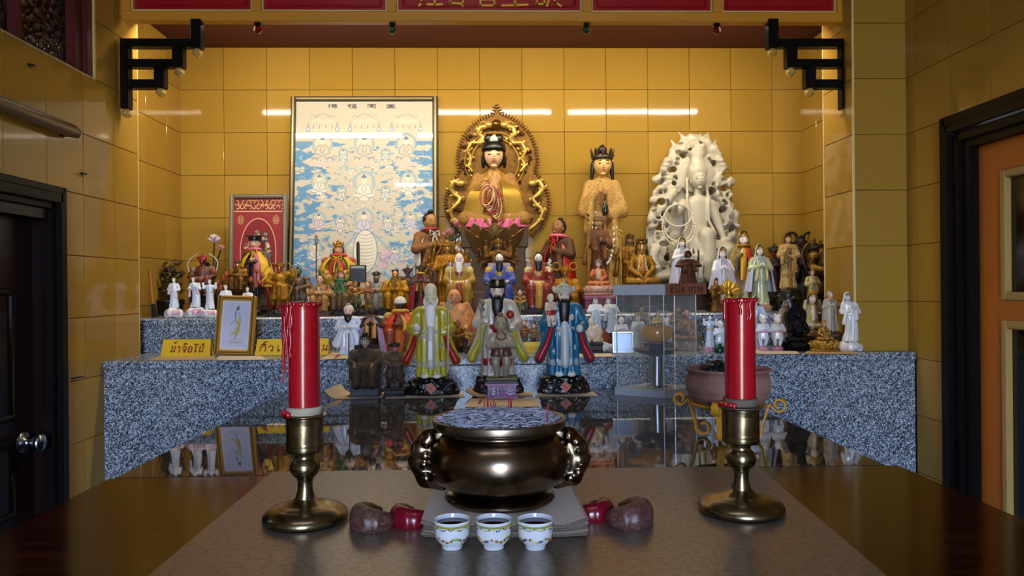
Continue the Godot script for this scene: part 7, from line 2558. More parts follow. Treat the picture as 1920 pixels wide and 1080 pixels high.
func marble_goddess() -> void:
	var D := 3.41
	var bot := at(1300, 532, D)
	var u := D / FOCAL * 100.0
	var n := thing("goddess_statue", "white marble goddess seated before a pierced dragon-carved back, hung with beads", "statue", Vector3(bot.x, TIER2, bot.z))
	var lift := bot.y - TIER2
	foot_base(n, "plinth", 0.17, 0.10, lift, hx("2a1814"), Color.WHITE, RandomNumberGenerator.new(), M.gloss)
	var sd := Sdf.new(Vector3(-1.0, -0.05, -0.36), Vector3(1.0, 3.0, 0.75), 0.026)
	sd.ell(Vector3(0.0, 0.95, -0.08), Vector3(0.88, 1.1, 0.13), 0, 0.06)
	sd.ell(Vector3(0.02, 1.75, -0.1), Vector3(0.66, 0.95, 0.12), 0, 0.08)
	sd.ell(Vector3(0.05, 2.45, -0.08), Vector3(0.36, 0.4, 0.12), 0, 0.08)
	sd.ell(Vector3(0.0, 0.14, 0.1), Vector3(0.75, 0.2, 0.4), 0, 0.06)
	var rng := RandomNumberGenerator.new()
	rng.seed = 23
	for i in 30:   # dragon coils and clouds round the rim
		var t := i / 29.0
		var a := lerpf(-2.55, 2.55, t)
		var c := Vector3(sin(a) * (0.72 + 0.08 * cos(a * 2.0)), 1.35 + cos(a) * 1.22, 0.04)
		c.x *= 1.0 - 0.22 * maxf(0.0, cos(a))
		var pts := []
		var rad := []
		var st := rng.randf() * TAU
		var dirn := -1.0 if i % 2 else 1.0
		for k in 7:
			var g := st + dirn * k * 0.85
			var r := 0.19 - 0.018 * k
			pts.append(c + Vector3(sin(g) * r, cos(g) * r, 0.03 * sin(k * 1.3)))
			rad.append(0.078 - 0.007 * k)
		sd.chain(pts, rad, 0, 0.02)
	for i in 90:   # small curls and scales
		var a := lerpf(-2.5, 2.5, i / 89.0)
		var q := rng.randf_range(0.55, 1.02)
		var c := Vector3(sin(a) * 0.8 * q, 1.35 + cos(a) * 1.3 * q, 0.08)
		c.x *= 1.0 - 0.22 * maxf(0.0, cos(a))
		var st := rng.randf() * TAU
		var pts := []
		for k in 5:
			pts.append(c + Vector3(sin(st + k * 1.1), cos(st + k * 1.1), 0.25) * (0.095 - 0.015 * k))
		sd.chain(pts, [0.04, 0.038, 0.034, 0.03, 0.026], 0, 0.006)
	for s in [-1.0, 1.0]:   # two long dragons climbing
		var pts := []
		var rad := []
		for k in 14:
			var t := k / 13.0
			pts.append(Vector3(s * (0.72 - 0.3 * t + 0.11 * sin(t * 15.0)), 0.3 + 2.0 * t, 0.1 + 0.04 * cos(t * 11.0)))
			rad.append(0.10 - 0.03 * absf(t - 0.5))
		sd.chain(pts, rad, 0, 0.03)
	# dragon head at the top
	sd.ell(Vector3(0.03, 2.52, 0.12), Vector3(0.21, 0.18, 0.17), 0, 0.03)
	sd.ell(Vector3(0.03, 2.4, 0.24), Vector3(0.14, 0.09, 0.12), 0, 0.03)
	for s in [-1.0, 1.0]:
		sd.ell(Vector3(0.03 + s * 0.1, 2.56, 0.26), Vector3.ONE * 0.045, 0, 0.015)
		sd.chain([Vector3(0.03 + s * 0.12, 2.62, 0.08), Vector3(0.03 + s * 0.2, 2.76, 0.02), Vector3(0.03 + s * 0.28, 2.86, 0.0)], [0.05, 0.04, 0.012], 0, 0.02)
		sd.chain([Vector3(0.03 + s * 0.2, 2.5, 0.06), Vector3(0.03 + s * 0.36, 2.6, 0.0), Vector3(0.03 + s * 0.44, 2.72, 0.0)], [0.06, 0.05, 0.015], 0, 0.02)
	for q in [[0.14, 2.84], [0.3, 2.8], [-0.05, 2.86], [-0.22, 2.8]]:
		sd.cap(Vector3(q[0], q[1] - 0.25, 0.0), Vector3(q[0] + 0.02, q[1], 0.0), 0.07, 0.015, 0, 0.02)
	for i in 26:   # scales along both dragons
		for s in [-1.0, 1.0]:
			var t := i / 25.0
			sd.ell(Vector3(s * (0.72 - 0.3 * t + 0.11 * sin(t * 15.0)), 0.3 + 2.0 * t, 0.17 + 0.04 * cos(t * 11.0)), Vector3(0.075, 0.03, 0.04), 0, 0.006)
	var holes := [[797, 218, 20], [726, 316, 20], [727, 410, 17], [637, 535, 24], [640, 705, 22], [982, 462, 24], [1054, 588, 22], [1018, 684, 24], [1122, 712, 20], [1075, 440, 22], [1090, 345, 28], [997, 275, 20], [680, 910, 24], [550, 680, 14]]
	for h in holes:
		var x: float = (1060 + h[0] / 3.6 - 1300) / 100.0
		var y: float = (532 - (230 + h[1] / 3.6)) / 100.0
		sd.cut(Vector3(x, y, 0.05), Vector3(h[2] / 330.0, h[2] / 340.0, 0.6))
	for i in 80:   # drilled pits between the curls
		var a := lerpf(-2.5, 2.5, i / 79.0)
		var q := rng.randf_range(0.62, 1.0)
		sd.cut(Vector3(sin(a) * 0.8 * q * (1.0 - 0.22 * maxf(0.0, cos(a))), 1.35 + cos(a) * 1.28 * q, 0.14), Vector3(rng.randf_range(0.03, 0.06), rng.randf_range(0.03, 0.06), 0.12))
	# halo disc
	sd.ell(Vector3(0.03, 2.05, 0.12), Vector3(0.37, 0.37, 0.045), 0, 0.01)
	# the goddess
	sd.skirt([[0.62, 0.3, 0.2, 0.0, 0.28], [0.95, 0.22, 0.17, 0.0, 0.26], [1.25, 0.23, 0.16, 0.0, 0.25], [1.5, 0.27, 0.15, 0.01, 0.24], [1.62, 0.14, 0.11, 0.02, 0.25]], 9.0, 0.03, 0, 0.04)
	sd.cap(Vector3(0.02, 1.58, 0.25), Vector3(0.03, 1.74, 0.27), 0.075, 0.07, 0, 0.03)
	sd.chain([Vector3(-0.24, 1.48, 0.25), Vector3(-0.4, 1.3, 0.3), Vector3(-0.45, 1.38, 0.42)], [0.1, 0.085, 0.06], 0, 0.03)
	sd.ell(Vector3(-0.45, 1.42, 0.46), Vector3(0.06, 0.09, 0.05), 0, 0.02)
	sd.chain([Vector3(0.27, 1.47, 0.25), Vector3(0.38, 1.15, 0.28), Vector3(0.46, 0.86, 0.36)], [0.1, 0.085, 0.055], 0, 0.03)
	sd.ell(Vector3(0.5, 0.8, 0.4), Vector3(0.11, 0.05, 0.06), 0, 0.02)
	sd.ell(Vector3(0.0, 0.68, 0.3), Vector3(0.4, 0.2, 0.24), 0, 0.05)
	sd.chain([Vector3(-0.15, 0.7, 0.3), Vector3(-0.42, 0.66, 0.42), Vector3(-0.4, 0.2, 0.42)], [0.17, 0.14, 0.11], 0, 0.05)
	sd.chain([Vector3(0.1, 0.72, 0.3), Vector3(0.12, 0.88, 0.5), Vector3(0.16, 0.4, 0.56), Vector3(0.18, 0.1, 0.56)], [0.17, 0.14, 0.12, 0.1], 0, 0.05)
	sd.chain([Vector3(0.2, 0.7, 0.34), Vector3(0.52, 0.6, 0.42), Vector3(0.5, 0.22, 0.4)], [0.15, 0.13, 0.12], 0, 0.05)
	for i in 9:   # folds and scarves
		var x := -0.45 + i * 0.11
		sd.chain([Vector3(x * 0.6, 0.82 - 0.02 * (i % 2), 0.46), Vector3(x * 0.9, 0.5, 0.58), Vector3(x, 0.12, 0.52)], [0.02, 0.035, 0.045], 0, 0.02)
	for s in [-1.0, 1.0]:
		sd.chain([Vector3(s * 0.17, 1.95, 0.24), Vector3(s * 0.2, 1.55, 0.36), Vector3(s * 0.18, 1.15, 0.42), Vector3(s * 0.3, 0.9, 0.46)], [0.03, 0.03, 0.03, 0.03], 0, 0.012)
	# tall crown
	sd.ell(Vector3(0.02, 2.06, 0.24), Vector3(0.19, 0.22, 0.18), 0, 0.02)
	sd.skirt([[2.06, 0.2, 0.18, 0.02, 0.24], [2.16, 0.19, 0.17, 0.02, 0.24], [2.2, 0.15, 0.14, 0.02, 0.24], [2.34, 0.12, 0.11, 0.02, 0.24], [2.46, 0.05, 0.05, 0.02, 0.24]], 7.0, 0.05, 0, 0.015)
	sd.cut(Vector3(0, -4.0, 0), Vector3(30, 4.0, 30))
	var b := MB.new()
	var mb := hx("b9b19a")
	b.xf = Transform3D(Basis.from_scale(Vector3.ONE * u), Vector3(0, lift, 0))
	pour(b, sd.net(), [mb])
	var pal := [mb, mb, mb, mb, mb, mb, hx("b9a692"), hx("a39a86"), mb]
	head(b, Transform3D(Basis.from_scale(Vector3.ONE * u * 0.38), Vector3(0.03 * u, lift + 1.92 * u, 0.30 * u)), pal, "calm")
	build(b, "body", M.stone, n)
	for k in 3:
		b = MB.new()
		b.col = hx("d8d2bc")
		for i in 70:
			var t := TAU * i / 70.0
			var w := Vector3(-0.42 + sin(t) * (0.24 + 0.03 * k), 1.44 - (1.0 - cos(t)) * [0.2, 0.34, 0.38][k], 0.52 + 0.05 * sin(t * 0.5) + 0.012 * k) * u
			b.ell(w + Vector3(0, lift, 0), Vector3.ONE * 0.0042, 6, 4)
		build(b, "bead_strand", M.porcelain, n)

func diamond(n: Node3D, y: float, z: float, s: float) -> void:   # pink paper lozenge pasted on a base
	var b := MB.new()
	b.xf = Transform3D(Basis(Vector3.RIGHT, -0.12) * Basis(Vector3(0, 0, 1), PI / 4), Vector3(0, y, z))
	b.box(Vector3.ZERO, Vector3(s, s, 0.0012), 0.0)
	var p := build(b, "paper_lozenge", mat(hx("c98070"), 0.8), n, "pink paper lozenge with red print")
	b = MB.new()
	b.xf = Transform3D(Basis(Vector3.RIGHT, -0.12) * Basis(Vector3(0, 0, 1), PI / 4), Vector3(0, y, z + 0.001))
	for q in [[0, 0.36, 0.8, 0.05], [0, -0.36, 0.8, 0.05], [0.36, 0, 0.05, 0.8], [-0.36, 0, 0.05, 0.8], [0, 0.14, 0.4, 0.07], [0, -0.02, 0.3, 0.07], [0, -0.18, 0.42, 0.07], [0, 0, 0.07, 0.42]]:
		b.box(Vector3(q[0] * s, q[1] * s, 0), Vector3(q[2] * s, q[3] * s, 0.0008), 0.0)
	build(b, "print", mat(hx("9a3a34"), 0.8), p)

func slab_figures() -> void:
	var T := SLAB
	var D := 2.455
	var n := fig("old bald man with a long white beard, yellow-green robe and knotted staff", [810, 533, 741, D], T, "elder", "gloss", "a89c22 9a0c20 d3c4a4 b4b0a2 8a8478 d8d4cc", {"name": "elder_statue", "hat": "dome_head", "face": "white", "hs": 1.06, "full": 1.02, "beard": ["dedad2", 1.7], "base": "rock", "bh": 0.165, "bw": 0.235, "bd": 0.42, "bc": "0c0c0e", "w": 0.94, "add": [["staff", "a89c80", 0.2, 0.06, 0.84, 1], ["ball", "cfc8b4", -0.15, 0.545, 0.18, 0.05], ["tablet", "c8c6bc", 0.3]], "group": "three large robed elders"})
	diamond(n, 0.027, 0.0475, 0.027)
	emblems(n, [[-0.09, 0.42], [0.1, 0.33]], "9aa0b4", 741 - 533, D)
	n = fig("elder with a black official's hat and black beard behind the grey child figure", [934, 525, 741, D + 0.015], T, "elder_hold", "gloss", "b7ad9c a8a02a dcc6ae 8a1420 b8b4a8 14100e", {"name": "elder_statue", "hat": "cap", "hc": "121216", "hm": "paint", "hs": 1.05, "full": 0.99, "beard": ["100d0d", 1.0], "base": "rock", "bh": 0.16, "bw": 0.22, "bd": 0.42, "bc": "0c0c0e", "w": 0.92, "add": [["staff", "8a7a64", -0.17, 0.05, 0.76, 1], ["ball", "9a2a1c", 0.14, 0.62, 0.12, 0.045]], "group": "three large robed elders"})
	n = fig("elder with a black beard in a teal robe with silver medallions, holding a baby", [1058, 533, 741, D], T, "elder_hold", "gloss", "0f5f80 9a0c20 dcc6ae b9bcb8 a8a498 14100e", {"name": "elder_statue", "hat": "helmet", "hc": "b4ad9d", "hm": "paint", "hs": 1.05, "full": 0.99, "beard": ["100d0d", 1.45], "base": "rock", "bh": 0.165, "bw": 0.235, "bd": 0.42, "bc": "0c0c0e", "w": 0.94, "add": [["ball", "c4c2ba", 0.16, 0.5, 0.19, 0.04]], "group": "three large robed elders"})
	diamond(n, 0.027, 0.0475, 0.027)
	emblems(n, [[-0.08, 0.44], [0.1, 0.3], [-0.11, 0.26], [0.08, 0.62], [-0.09, 0.62]], "b8bab4", 741 - 533, D)
	# the baby on his arm
	var b := MB.new()
	var net := pose("child")
	var S := 0.115
	b.xf = Transform3D(Basis(Vector3.UP, 0.7).scaled(Vector3.ONE * S), at(1032, 612, D - 0.055) - n.position)
	pour(b, net, [hx("a81c20"), hx("a81c20"), hx("d8c4aa"), hx("a81c20"), hx("20140f"), hx("20140f")])
	var bp := [hx("a81c20"), hx("a81c20"), hx("d8c4aa"), hx("a81c20"), hx("20140f"), hx("20140f"), hx("a5332c"), hx("1a1210"), hx("e6e2d8")]
	head(b, b.xf * Transform3D(Basis.from_scale(Vector3.ONE * 0.25), Vector3(0, 0.8, 0.02)), bp, "open")
	build(b, "held_baby", M.gloss, n)
	fig("dark carved seated old man with a tall thin staff, left of the three elders", [686, 620, 741, 2.44], T, "throne", "wood", "4e3f32 3a2e24 9a8c80 6a5a48 241c16 2a2019", {"hat": "bun", "hc": "3a2e24", "hs": 1.1, "base": "plinth", "bh": 0.14, "bw": 0.235, "bd": 0.7, "bc": "3a3c42", "bm": "paint", "add": [["staff", "2c221a", -0.26, 0.02, 0.98], ["armchair", "3a2c20"]], "chm": "wood"})
	fig("small dark painted warrior with a pink face on a black and cream plinth", [741, 640, 741, 2.44], T, "warrior", "wood", "5a4a44 4a3a38 a8686a 7a6a60 1c1614 241a18", {"hat": "helmet", "hc": "4a4038", "hs": 1.15, "base": "plinth", "bh": 0.17, "bw": 0.21, "bd": 0.8, "bc": "18120f", "bm": "paint", "add": [["ribbon", "6a6058"], ["blade", "2c221a", -0.26, 0.05, 0.8]]})
	# the child on a little box and book
	var c := at(941, 745, 2.36)
	var bx := thing("pink_box", "small pink and violet box with silver lettering below the grey child", "box", Vector3(c.x, T + 0.0015, c.z))
	var U := 2.36 / FOCAL
	b = MB.new()
	b.box(Vector3(0, 13 * U, 0), Vector3(54 * U, 22 * U, 0.045), 0.001)
	build(b, "box_body", mat(hx("8a5a94"), 0.3), bx)
	b = MB.new()
	b.box(Vector3(0, 26 * U, 0), Vector3(62 * U, 4 * U, 0.052), 0.001)
	b.box(Vector3(0, 1.5 * U, 0), Vector3(60 * U, 3 * U, 0.05), 0.001)
	build(b, "box_trim", mat(hx("b08a9c"), 0.4), bx)
	for s in [-1.0, 1.0]:
		build(strokes([[[0, 1], [1, 1]], [[0.2, 1], [0.1, 0]], [[0.8, 1], [0.85, 0]], [[0.1, 0.5], [0.9, 0.5]], [[0, 0], [1, 0.05]]], Vector3((s * 15 - 7) * U, 8 * U, 0.0222), Vector2(14, 11) * U, 3 * U, 0.001), "silver_print", mat(hx("d0ccd4"), 0.4), bx)
	var bk := thing("small_book", "thin black and green book lying on the pink box under the grey child", "book", bx.position + Vector3(0, 28 * U, 0))
	b = MB.new()
	b.box(Vector3(0, 3 * U, 0), Vector3(56 * U, 6 * U, 0.052), 0.0015)
	build(b, "black_volume", mat(hx("14130f"), 0.4), bk)
	b = MB.new()
	b.box(Vector3(0, 8.2 * U, 0), Vector3(58 * U, 4.4 * U, 0.05), 0.0012)
	build(b, "green_volume", mat(hx("6a6a3c"), 0.5), bk)
	fig("grey-brown stone child standing with crossed arms in front of the middle elder", [940, 589, 706, 2.36], bk.position.y + 10.4 * U, "child", "gloss", "8a7c6a 6a5c4c 94876f 5a3a30 5a4c3c 6a5a48", {"name": "child_statue", "hat": "topknot", "hc": "7a6a56", "hm": "paint", "hs": 1.02, "full": 0.95, "face": "calm", "ink": "3a2c22", "add": [["beads", "6a2a24", 0.07, 0.1, 0.68, 0.13]], "group": ""})
	# the clay monk on the roof of the glass case
	fig("brown clay cowled monk with a white bow, sitting on the glass case's roof", [1290, 468, 532.5, 2.42], at(1246, 533, 2.33).y, "caped", "wood", "6a3c22 5e341c 5a321c 7a4a2c 4a2814 4a2a18", {"hat": "capuchin", "hc": "6a3c22", "hm": "wood", "hs": 1.7, "w": 2.0, "full": 1.12, "add": [["scarf", "d8d2c8"]]})

func emblems(n: Node3D, spots: Array, c: String, hpx: float, D: float) -> void:   # silver roundels on the robe
	var H := hpx * D / FOCAL
	for s in spots:
		var b := MB.new()
		b.col = hx(c)
		var y: float = H * 0.165 + s[1] * H * 0.843
		var x: float = s[0] * H * 0.8
		var z := sqrt(maxf(0.0, 1.0 - pow(s[0] / 0.16, 2))) * 0.125 * H * 0.79
		b.ell(Vector3(x, y, z), Vector3(0.0105, 0.0105, 0.003), 14, 6, Basis(Vector3.UP, s[0] * 5.0))
		for i in 7:
			var a := TAU * i / 7.0
			b.ell(Vector3(x + sin(a) * 0.0065, y + cos(a) * 0.0065, z + 0.002), Vector3(0.003, 0.0028, 0.002), 6, 4)
		build(b, "silver_roundel", M.gloss, n)

# ---------------------------------------------------------------- papers, signs and framed pictures
class Paint:
	var im: Image
	func _init(w: int, h: int, c: Color) -> void:
		im = Image.create(w, h, false, Image.FORMAT_RGB8)
		im.fill(c)
	func dot(x: float, y: float, r: float, c: Color, al := 1.0) -> void:
		for j in range(maxi(0, int(y - r - 1)), mini(im.get_height(), int(y + r + 2))):
			for i in range(maxi(0, int(x - r - 1)), mini(im.get_width(), int(x + r + 2))):
				var k := clampf(r + 0.5 - Vector2(i + 0.5 - x, j + 0.5 - y).length(), 0.0, 1.0) * al
				if k > 0.0:
					im.set_pixel(i, j, im.get_pixel(i, j).lerp(c, k))
	func line(p: Array, w: float, c: Color, al := 1.0) -> void:
		for n in p.size() - 1:
			var a := Vector2(p[n][0], p[n][1])
			var b := Vector2(p[n + 1][0], p[n + 1][1])
			var m := maxi(1, int(a.distance_to(b) / maxf(0.6, w * 0.5)))
			for i in m + 1:
				var q := a.lerp(b, float(i) / m)
				dot(q.x, q.y, w * 0.5, c, al)
	func oval(x: float, y: float, rx: float, ry: float, c: Color, al := 1.0) -> void:
		for j in range(maxi(0, int(y - ry - 1)), mini(im.get_height(), int(y + ry + 2))):
			for i in range(maxi(0, int(x - rx - 1)), mini(im.get_width(), int(x + rx + 2))):
				var d := sqrt(pow((i + 0.5 - x) / rx, 2) + pow((j + 0.5 - y) / ry, 2))
				var k := clampf((1.0 - d) * minf(rx, ry) + 0.5, 0.0, 1.0) * al
				if k > 0.0:
					im.set_pixel(i, j, im.get_pixel(i, j).lerp(c, k))
	func ring(x: float, y: float, rx: float, ry: float, w: float, c: Color, a0 := 0.0, a1 := TAU, al := 1.0) -> void:
		var p := []
		for i in 41:
			var t := lerpf(a0, a1, i / 40.0)
			p.append([x + sin(t) * rx, y - cos(t) * ry])
		line(p, w, c, al)
	func glyph(g: Array, x: float, y: float, s: Vector2, w: float, c: Color) -> void:
		for st in g:
			line(st.map(func(q): return [x + q[0] * s.x, y + (1.0 - q[1]) * s.y]), w, c)
	func deity(x: float, y: float, s: float, halo: Color, robe: Color, ink: Color) -> void:   # a line-drawn enthroned figure
		oval(x, y + 0.3 * s, s * 0.9, s * 1.0, hex("c4bba5"))
		ring(x, y + 0.25 * s, s * 0.95, s * 1.0, s * 0.09, halo, -2.3, 2.3)
		ring(x, y + 0.25 * s, s * 0.8, s * 0.86, 1.2, ink, -2.2, 2.2, 0.6)
		oval(x, y + 1.0 * s, s * 0.75, s * 0.75, robe)
		oval(x, y + 1.55 * s, s * 1.05, s * 0.32, robe)
		oval(x, y, s * 0.24, s * 0.3, hex("e6d5bb"))
		oval(x, y - 0.25 * s, s * 0.24, s * 0.13, ink)
		dot(x, y - 0.4 * s, s * 0.09, ink)
		for e in [-1.0, 1.0]:
			line([[x + e * 0.2 * s, y + 0.35 * s], [x + e * 0.55 * s, y + 0.6 * s], [x + e * 0.72 * s, y + 1.2 * s], [x + e * 0.2 * s, y + 1.35 * s]], 1.5, ink, 0.8)
			line([[x + e * 0.08 * s, y + 0.4 * s], [x + e * 0.22 * s, y + 0.9 * s], [x, y + 1.2 * s]], 1.2, ink, 0.7)
			line([[x, y + 1.4 * s], [x + e * 0.5 * s, y + 1.72 * s], [x + e * 1.0 * s, y + 1.5 * s]], 1.4, ink, 0.7)
			ring(x + e * 0.7 * s, y + 1.8 * s, s * 0.26, s * 0.18, 1.3, ink, -2.0, 2.0, 0.6)
	func hex(s: String) -> Color:
		return Color.html(s)

func big_picture() -> ImageTexture:
	var W := 400
	var Hh := 600
	var p := Paint.new(W, Hh, hx("bfb6a0"))
	var nz := FastNoiseLite.new()
	nz.seed = 6
	nz.frequency = 0.022
	nz.fractal_octaves = 3
	var blue := hx("2f7cb2")
	var ink := hx("4a6a86")
	for y in range(118, Hh):
		for x in W:
			var e := absf(x - 200.0) / 200.0
			var v := nz.get_noise_2d(x * 0.8, y * 1.7) * 1.7 + (e - 0.72) * 1.5 + smoothstep(400.0, 540.0, y) * 0.2 - 0.04
			if v > 0.0:
				p.im.set_pixel(x, y, p.im.get_pixel(x, y).lerp(blue, clampf(v * 14.0, 0.0, 0.92)))
			elif v > -0.035:
				p.im.set_pixel(x, y, p.im.get_pixel(x, y).lerp(ink, 0.5))
	var rng := RandomNumberGenerator.new()
	rng.seed = 4
	for i in 620:   # curling cloud outlines
		var x := rng.randf() * W
		var y := rng.randf_range(150, Hh)
		var r := rng.randf_range(3, 11)
		var a := rng.randf() * TAU
		p.ring(x, y, r, r * 0.5, 1.2, [ink, hx("e6e0d0"), hx("d8a8a8"), hx("6a9ab8")][rng.randi() % 4], a, a + rng.randf_range(1.5, 4.5), 0.75)
	var pk := hx("d3aaa0")
	for k in 3:   # canopies
		var x := 78.0 + k * 122
		p.oval(x, 58, 34, 7, hx("d8bfae"))
		p.ring(x, 62, 42, 16, 2.0, pk, -1.4, 1.4)
		p.ring(x, 50, 22, 12, 1.5, hx("6f8f90"), -1.5, 1.5)
		p.ring(x, 46, 9, 9, 1.4, pk)
		p.line([[x, 34], [x, 24]], 2.5, pk)
		for e in [-1.0, 1.0]:
			p.ring(x + e * 28, 48, 7, 6, 1.3, hx("8a9a92"), -1.5, 1.5)
			p.line([[x + e * 42, 64], [x + e * 42, 90]], 1.4, ink)
			p.oval(x + e * 42, 82, 5, 7, hx("a9bcc2"))
			p.ring(x + e * 42, 82, 5, 7, 1.2, ink)
			p.line([[x + e * 42, 90], [x + e * 42, 108]], 1.0, pk)
		for j in 9:
			p.line([[x - 36 + j * 9, 72], [x - 36 + j * 9, 77 + 3 * (j % 2)]], 1.4, [pk, ink][j % 2])
		p.deity(x, 118, 30, hx("5f9ac0"), hx("c0b49e"), ink)
		p.oval(x, 186, 36, 8, hx("d8b4a8"))
	for q in [[70, 228, 25], [200, 232, 32], [328, 228, 25], [135, 262, 15], [262, 262, 15], [139, 150, 14], [262, 150, 14]]:
		p.deity(q[0], q[1], q[2], hx("6ea2c2"), hx("ded3bf"), ink)
	for q in [[70, 340, 20], [132, 350, 17], [200, 338, 30], [270, 350, 17], [335, 340, 20], [60, 425, 22], [120, 440, 16], [290, 440, 18], [350, 430, 20]]:
		p.deity(q[0], q[1], q[2], hx("7aa8c4"), [hx("dccfc0"), hx("d9bdb8"), hx("c9c0cc")][int(q[0]) % 3], ink)
	p.oval(205, 440, 34, 62, hx("dfd5bd"))
	p.ring(205, 440, 34, 62, 1.6, ink)
	for e in [-1.0, 1.0]:
		p.line([[205 + e * 30, 395], [205 + e * 62, 430], [205 + e * 48, 480], [205 + e * 70, 520]], 6, hx("7fa6c8"), 0.8)
	for i in 7:
		p.oval(262 + 9 * sin(i * 2.0), 440 + i * 7, 12, 9, hx("d3a9b2"), 0.7)
		p.ring(262 + 9 * sin(i * 2.0), 440 + i * 7, 12, 9, 1.1, ink, i, i + 3.0, 0.6)
	for i in 12:
		p.ring(205, 385 + i * 10, 30 - absf(i - 5.5) * 2.0, 9, 1.1, ink, 1.9, 4.3, 0.55)
	var G := [[[[0.25, 1.0], [0.0, 0.6]], [[0.14, 0.75], [0.14, 0.0]], [[0.38, 0.9], [0.9, 0.9], [0.9, 0.65], [0.4, 0.65], [0.4, 0.4], [0.95, 0.4], [0.95, 0.15]], [[0.55, 1.0], [0.5, 0.0]], [[0.76, 1.0], [0.76, 0.0]]],
		[[[0.2, 1.0], [0.28, 0.9]], [[0.02, 0.78], [0.4, 0.78], [0.05, 0.4]], [[0.24, 0.6], [0.24, 0.0]], [[0.56, 0.95], [0.56, 0.05]], [[0.56, 0.95], [0.88, 0.95], [0.88, 0.05]], [[0.56, 0.65], [0.88, 0.65]], [[0.56, 0.35], [0.88, 0.35]], [[0.42, 0.04], [1.0, 0.04]]],
		[[[0.1, 0.0], [0.1, 0.95], [0.9, 0.95], [0.9, 0.02], [0.78, 0.05]], [[0.3, 0.72], [0.7, 0.72]], [[0.32, 0.5], [0.68, 0.5], [0.68, 0.22], [0.32, 0.22], [0.32, 0.5]]],
		[[[0.5, 1.0], [0.5, 0.82]], [[0.25, 0.96], [0.32, 0.84]], [[0.75, 0.96], [0.68, 0.84]], [[0.08, 0.66], [0.08, 0.78], [0.92, 0.78], [0.92, 0.66]], [[0.32, 0.66], [0.68, 0.66], [0.68, 0.45], [0.32, 0.45], [0.32, 0.66]], [[0.15, 0.28], [0.85, 0.28]], [[0.5, 0.42], [0.5, 0.04]], [[0.0, 0.02], [1.0, 0.02]]]]
	for k in 4:
		p.glyph(G[k], [93, 150, 207, 263][k], 8, Vector2(27, 11), 2.0, hx("17130f"))
	return ImageTexture.create_from_image(p.im)

func red_picture() -> ImageTexture:
	var p := Paint.new(200, 320, hx("8c1c20"))
	var gold := hx("b8975a")
	p.im.fill_rect(Rect2i(0, 0, 200, 36), hx("7a1a1c"))
	for i in 12:
		p.ring(10 + i * 16.5, 12, 8, 7, 2.6, gold, i * 1.0, i + 4.2)
		p.ring(16 + i * 16.5, 25, 6, 5, 2.2, hx("d2ba88"), i * 1.7, i * 1.7 + 4.0)
	p.im.fill_rect(Rect2i(0, 36, 200, 3), hx("d2ba88"))
	for y in range(40, 320, 4):
		for x in range(2 + (y / 4 % 2) * 3, 200, 6):
			p.dot(x, y, 1.0, hx("a04034"), 0.6)
	p.oval(100, 150, 72, 92, hx("7c1016"))
	p.im.fill_rect(Rect2i(28, 150, 144, 170), hx("7c1016"))
	p.ring(100, 150, 72, 92, 4.0, hx("caa27c"), -1.57, 1.57)
	p.line([[28, 150], [28, 320]], 4, hx("caa27c"))
	p.line([[172, 150], [172, 320]], 4, hx("caa27c"))
	for e in [28, 172]:
		p.oval(e, 62, 13, 13, gold)
		p.ring(e, 62, 9, 9, 2.0, hx("7a1a1c"))
		p.line([[e - 5, 60], [e + 5, 60]], 2.0, hx("7a1a1c"))
		p.line([[e, 55], [e, 69]], 2.0, hx("7a1a1c"))
	var rng := RandomNumberGenerator.new()
	rng.seed = 2
	var cs := ["c9b49a", "5f8a78", "2f6f98", "c98a7a", "d0a860", "e0d4c0", "7a5a50", "9ab0a0"]
	for i in 90:
		var a := rng.randf() * TAU
		var r := sqrt(rng.randf())
		p.oval(100 + sin(a) * r * 56, 165 + cos(a) * r * 72, rng.randf_range(3, 10), rng.randf_range(3, 8), hx(cs[rng.randi() % 8]))
		p.ring(100 + sin(a) * r * 56, 165 + cos(a) * r * 72, rng.randf_range(4, 9), rng.randf_range(3, 7), 1.2, hx("3a1c1c"), a, a + 3.0)
	return ImageTexture.create_from_image(p.im)

func lady_picture() -> ImageTexture:
	var p := Paint.new(180, 270, hx("c3c4da"))
	p.im.fill_rect(Rect2i(0, 0, 180, 8), hx("cfcfd8"))
	for q in [[0, 0, 12, 270], [168, 0, 12, 270], [0, 256, 180, 14], [0, 0, 180, 12]]:
		p.im.fill_rect(Rect2i(q[0], q[1], q[2], q[3]), hx("d3d2d8"))
	var ink := hx("2c2c3c")
	var yl := hx("c6b24a")
	for i in 9:
		p.line([[102 + i, 92], [100 + i * 2.2, 130], [84 + i * 3.4, 170 + i * 2], [58 + i * 6, 190 - i]], 4, yl, 0.75)
	p.line([[92, 62], [84, 84], [86, 106], [100, 128]], 3, ink)
	p.line([[104, 66], [116, 84], [118, 112], [112, 140], [104, 178]], 2, ink, 0.8)
	p.line([[88, 108], [70, 120], [58, 132]], 3, ink, 0.8)
	p.line([[118, 112], [108, 150], [92, 178], [52, 192]], 2.2, hx("8a7a30"))
	p.oval(99, 52, 8, 10, hx("d9c4b8"))
	p.oval(98, 44, 10, 8, ink)
	p.dot(101, 34, 5, ink)
	p.line([[92, 44], [86, 62], [82, 80]], 3, ink)
	p.line([[96, 180], [92, 206], [84, 216]], 3, hx("4a5a8a"))
	p.line([[100, 180], [98, 210]], 2, hx("4a5a8a"))
	for i in 9:
		p.ring(58 + i * 9.5, 222 + 5 * sin(i * 1.3), 8, 5, 1.6, hx("c09a98"), -1.8, 1.8)
		p.ring(62 + i * 9, 229, 7, 4, 1.4, hx("a08a78"), 1.2, 4.8)
	return ImageTexture.create_from_image(p.im)

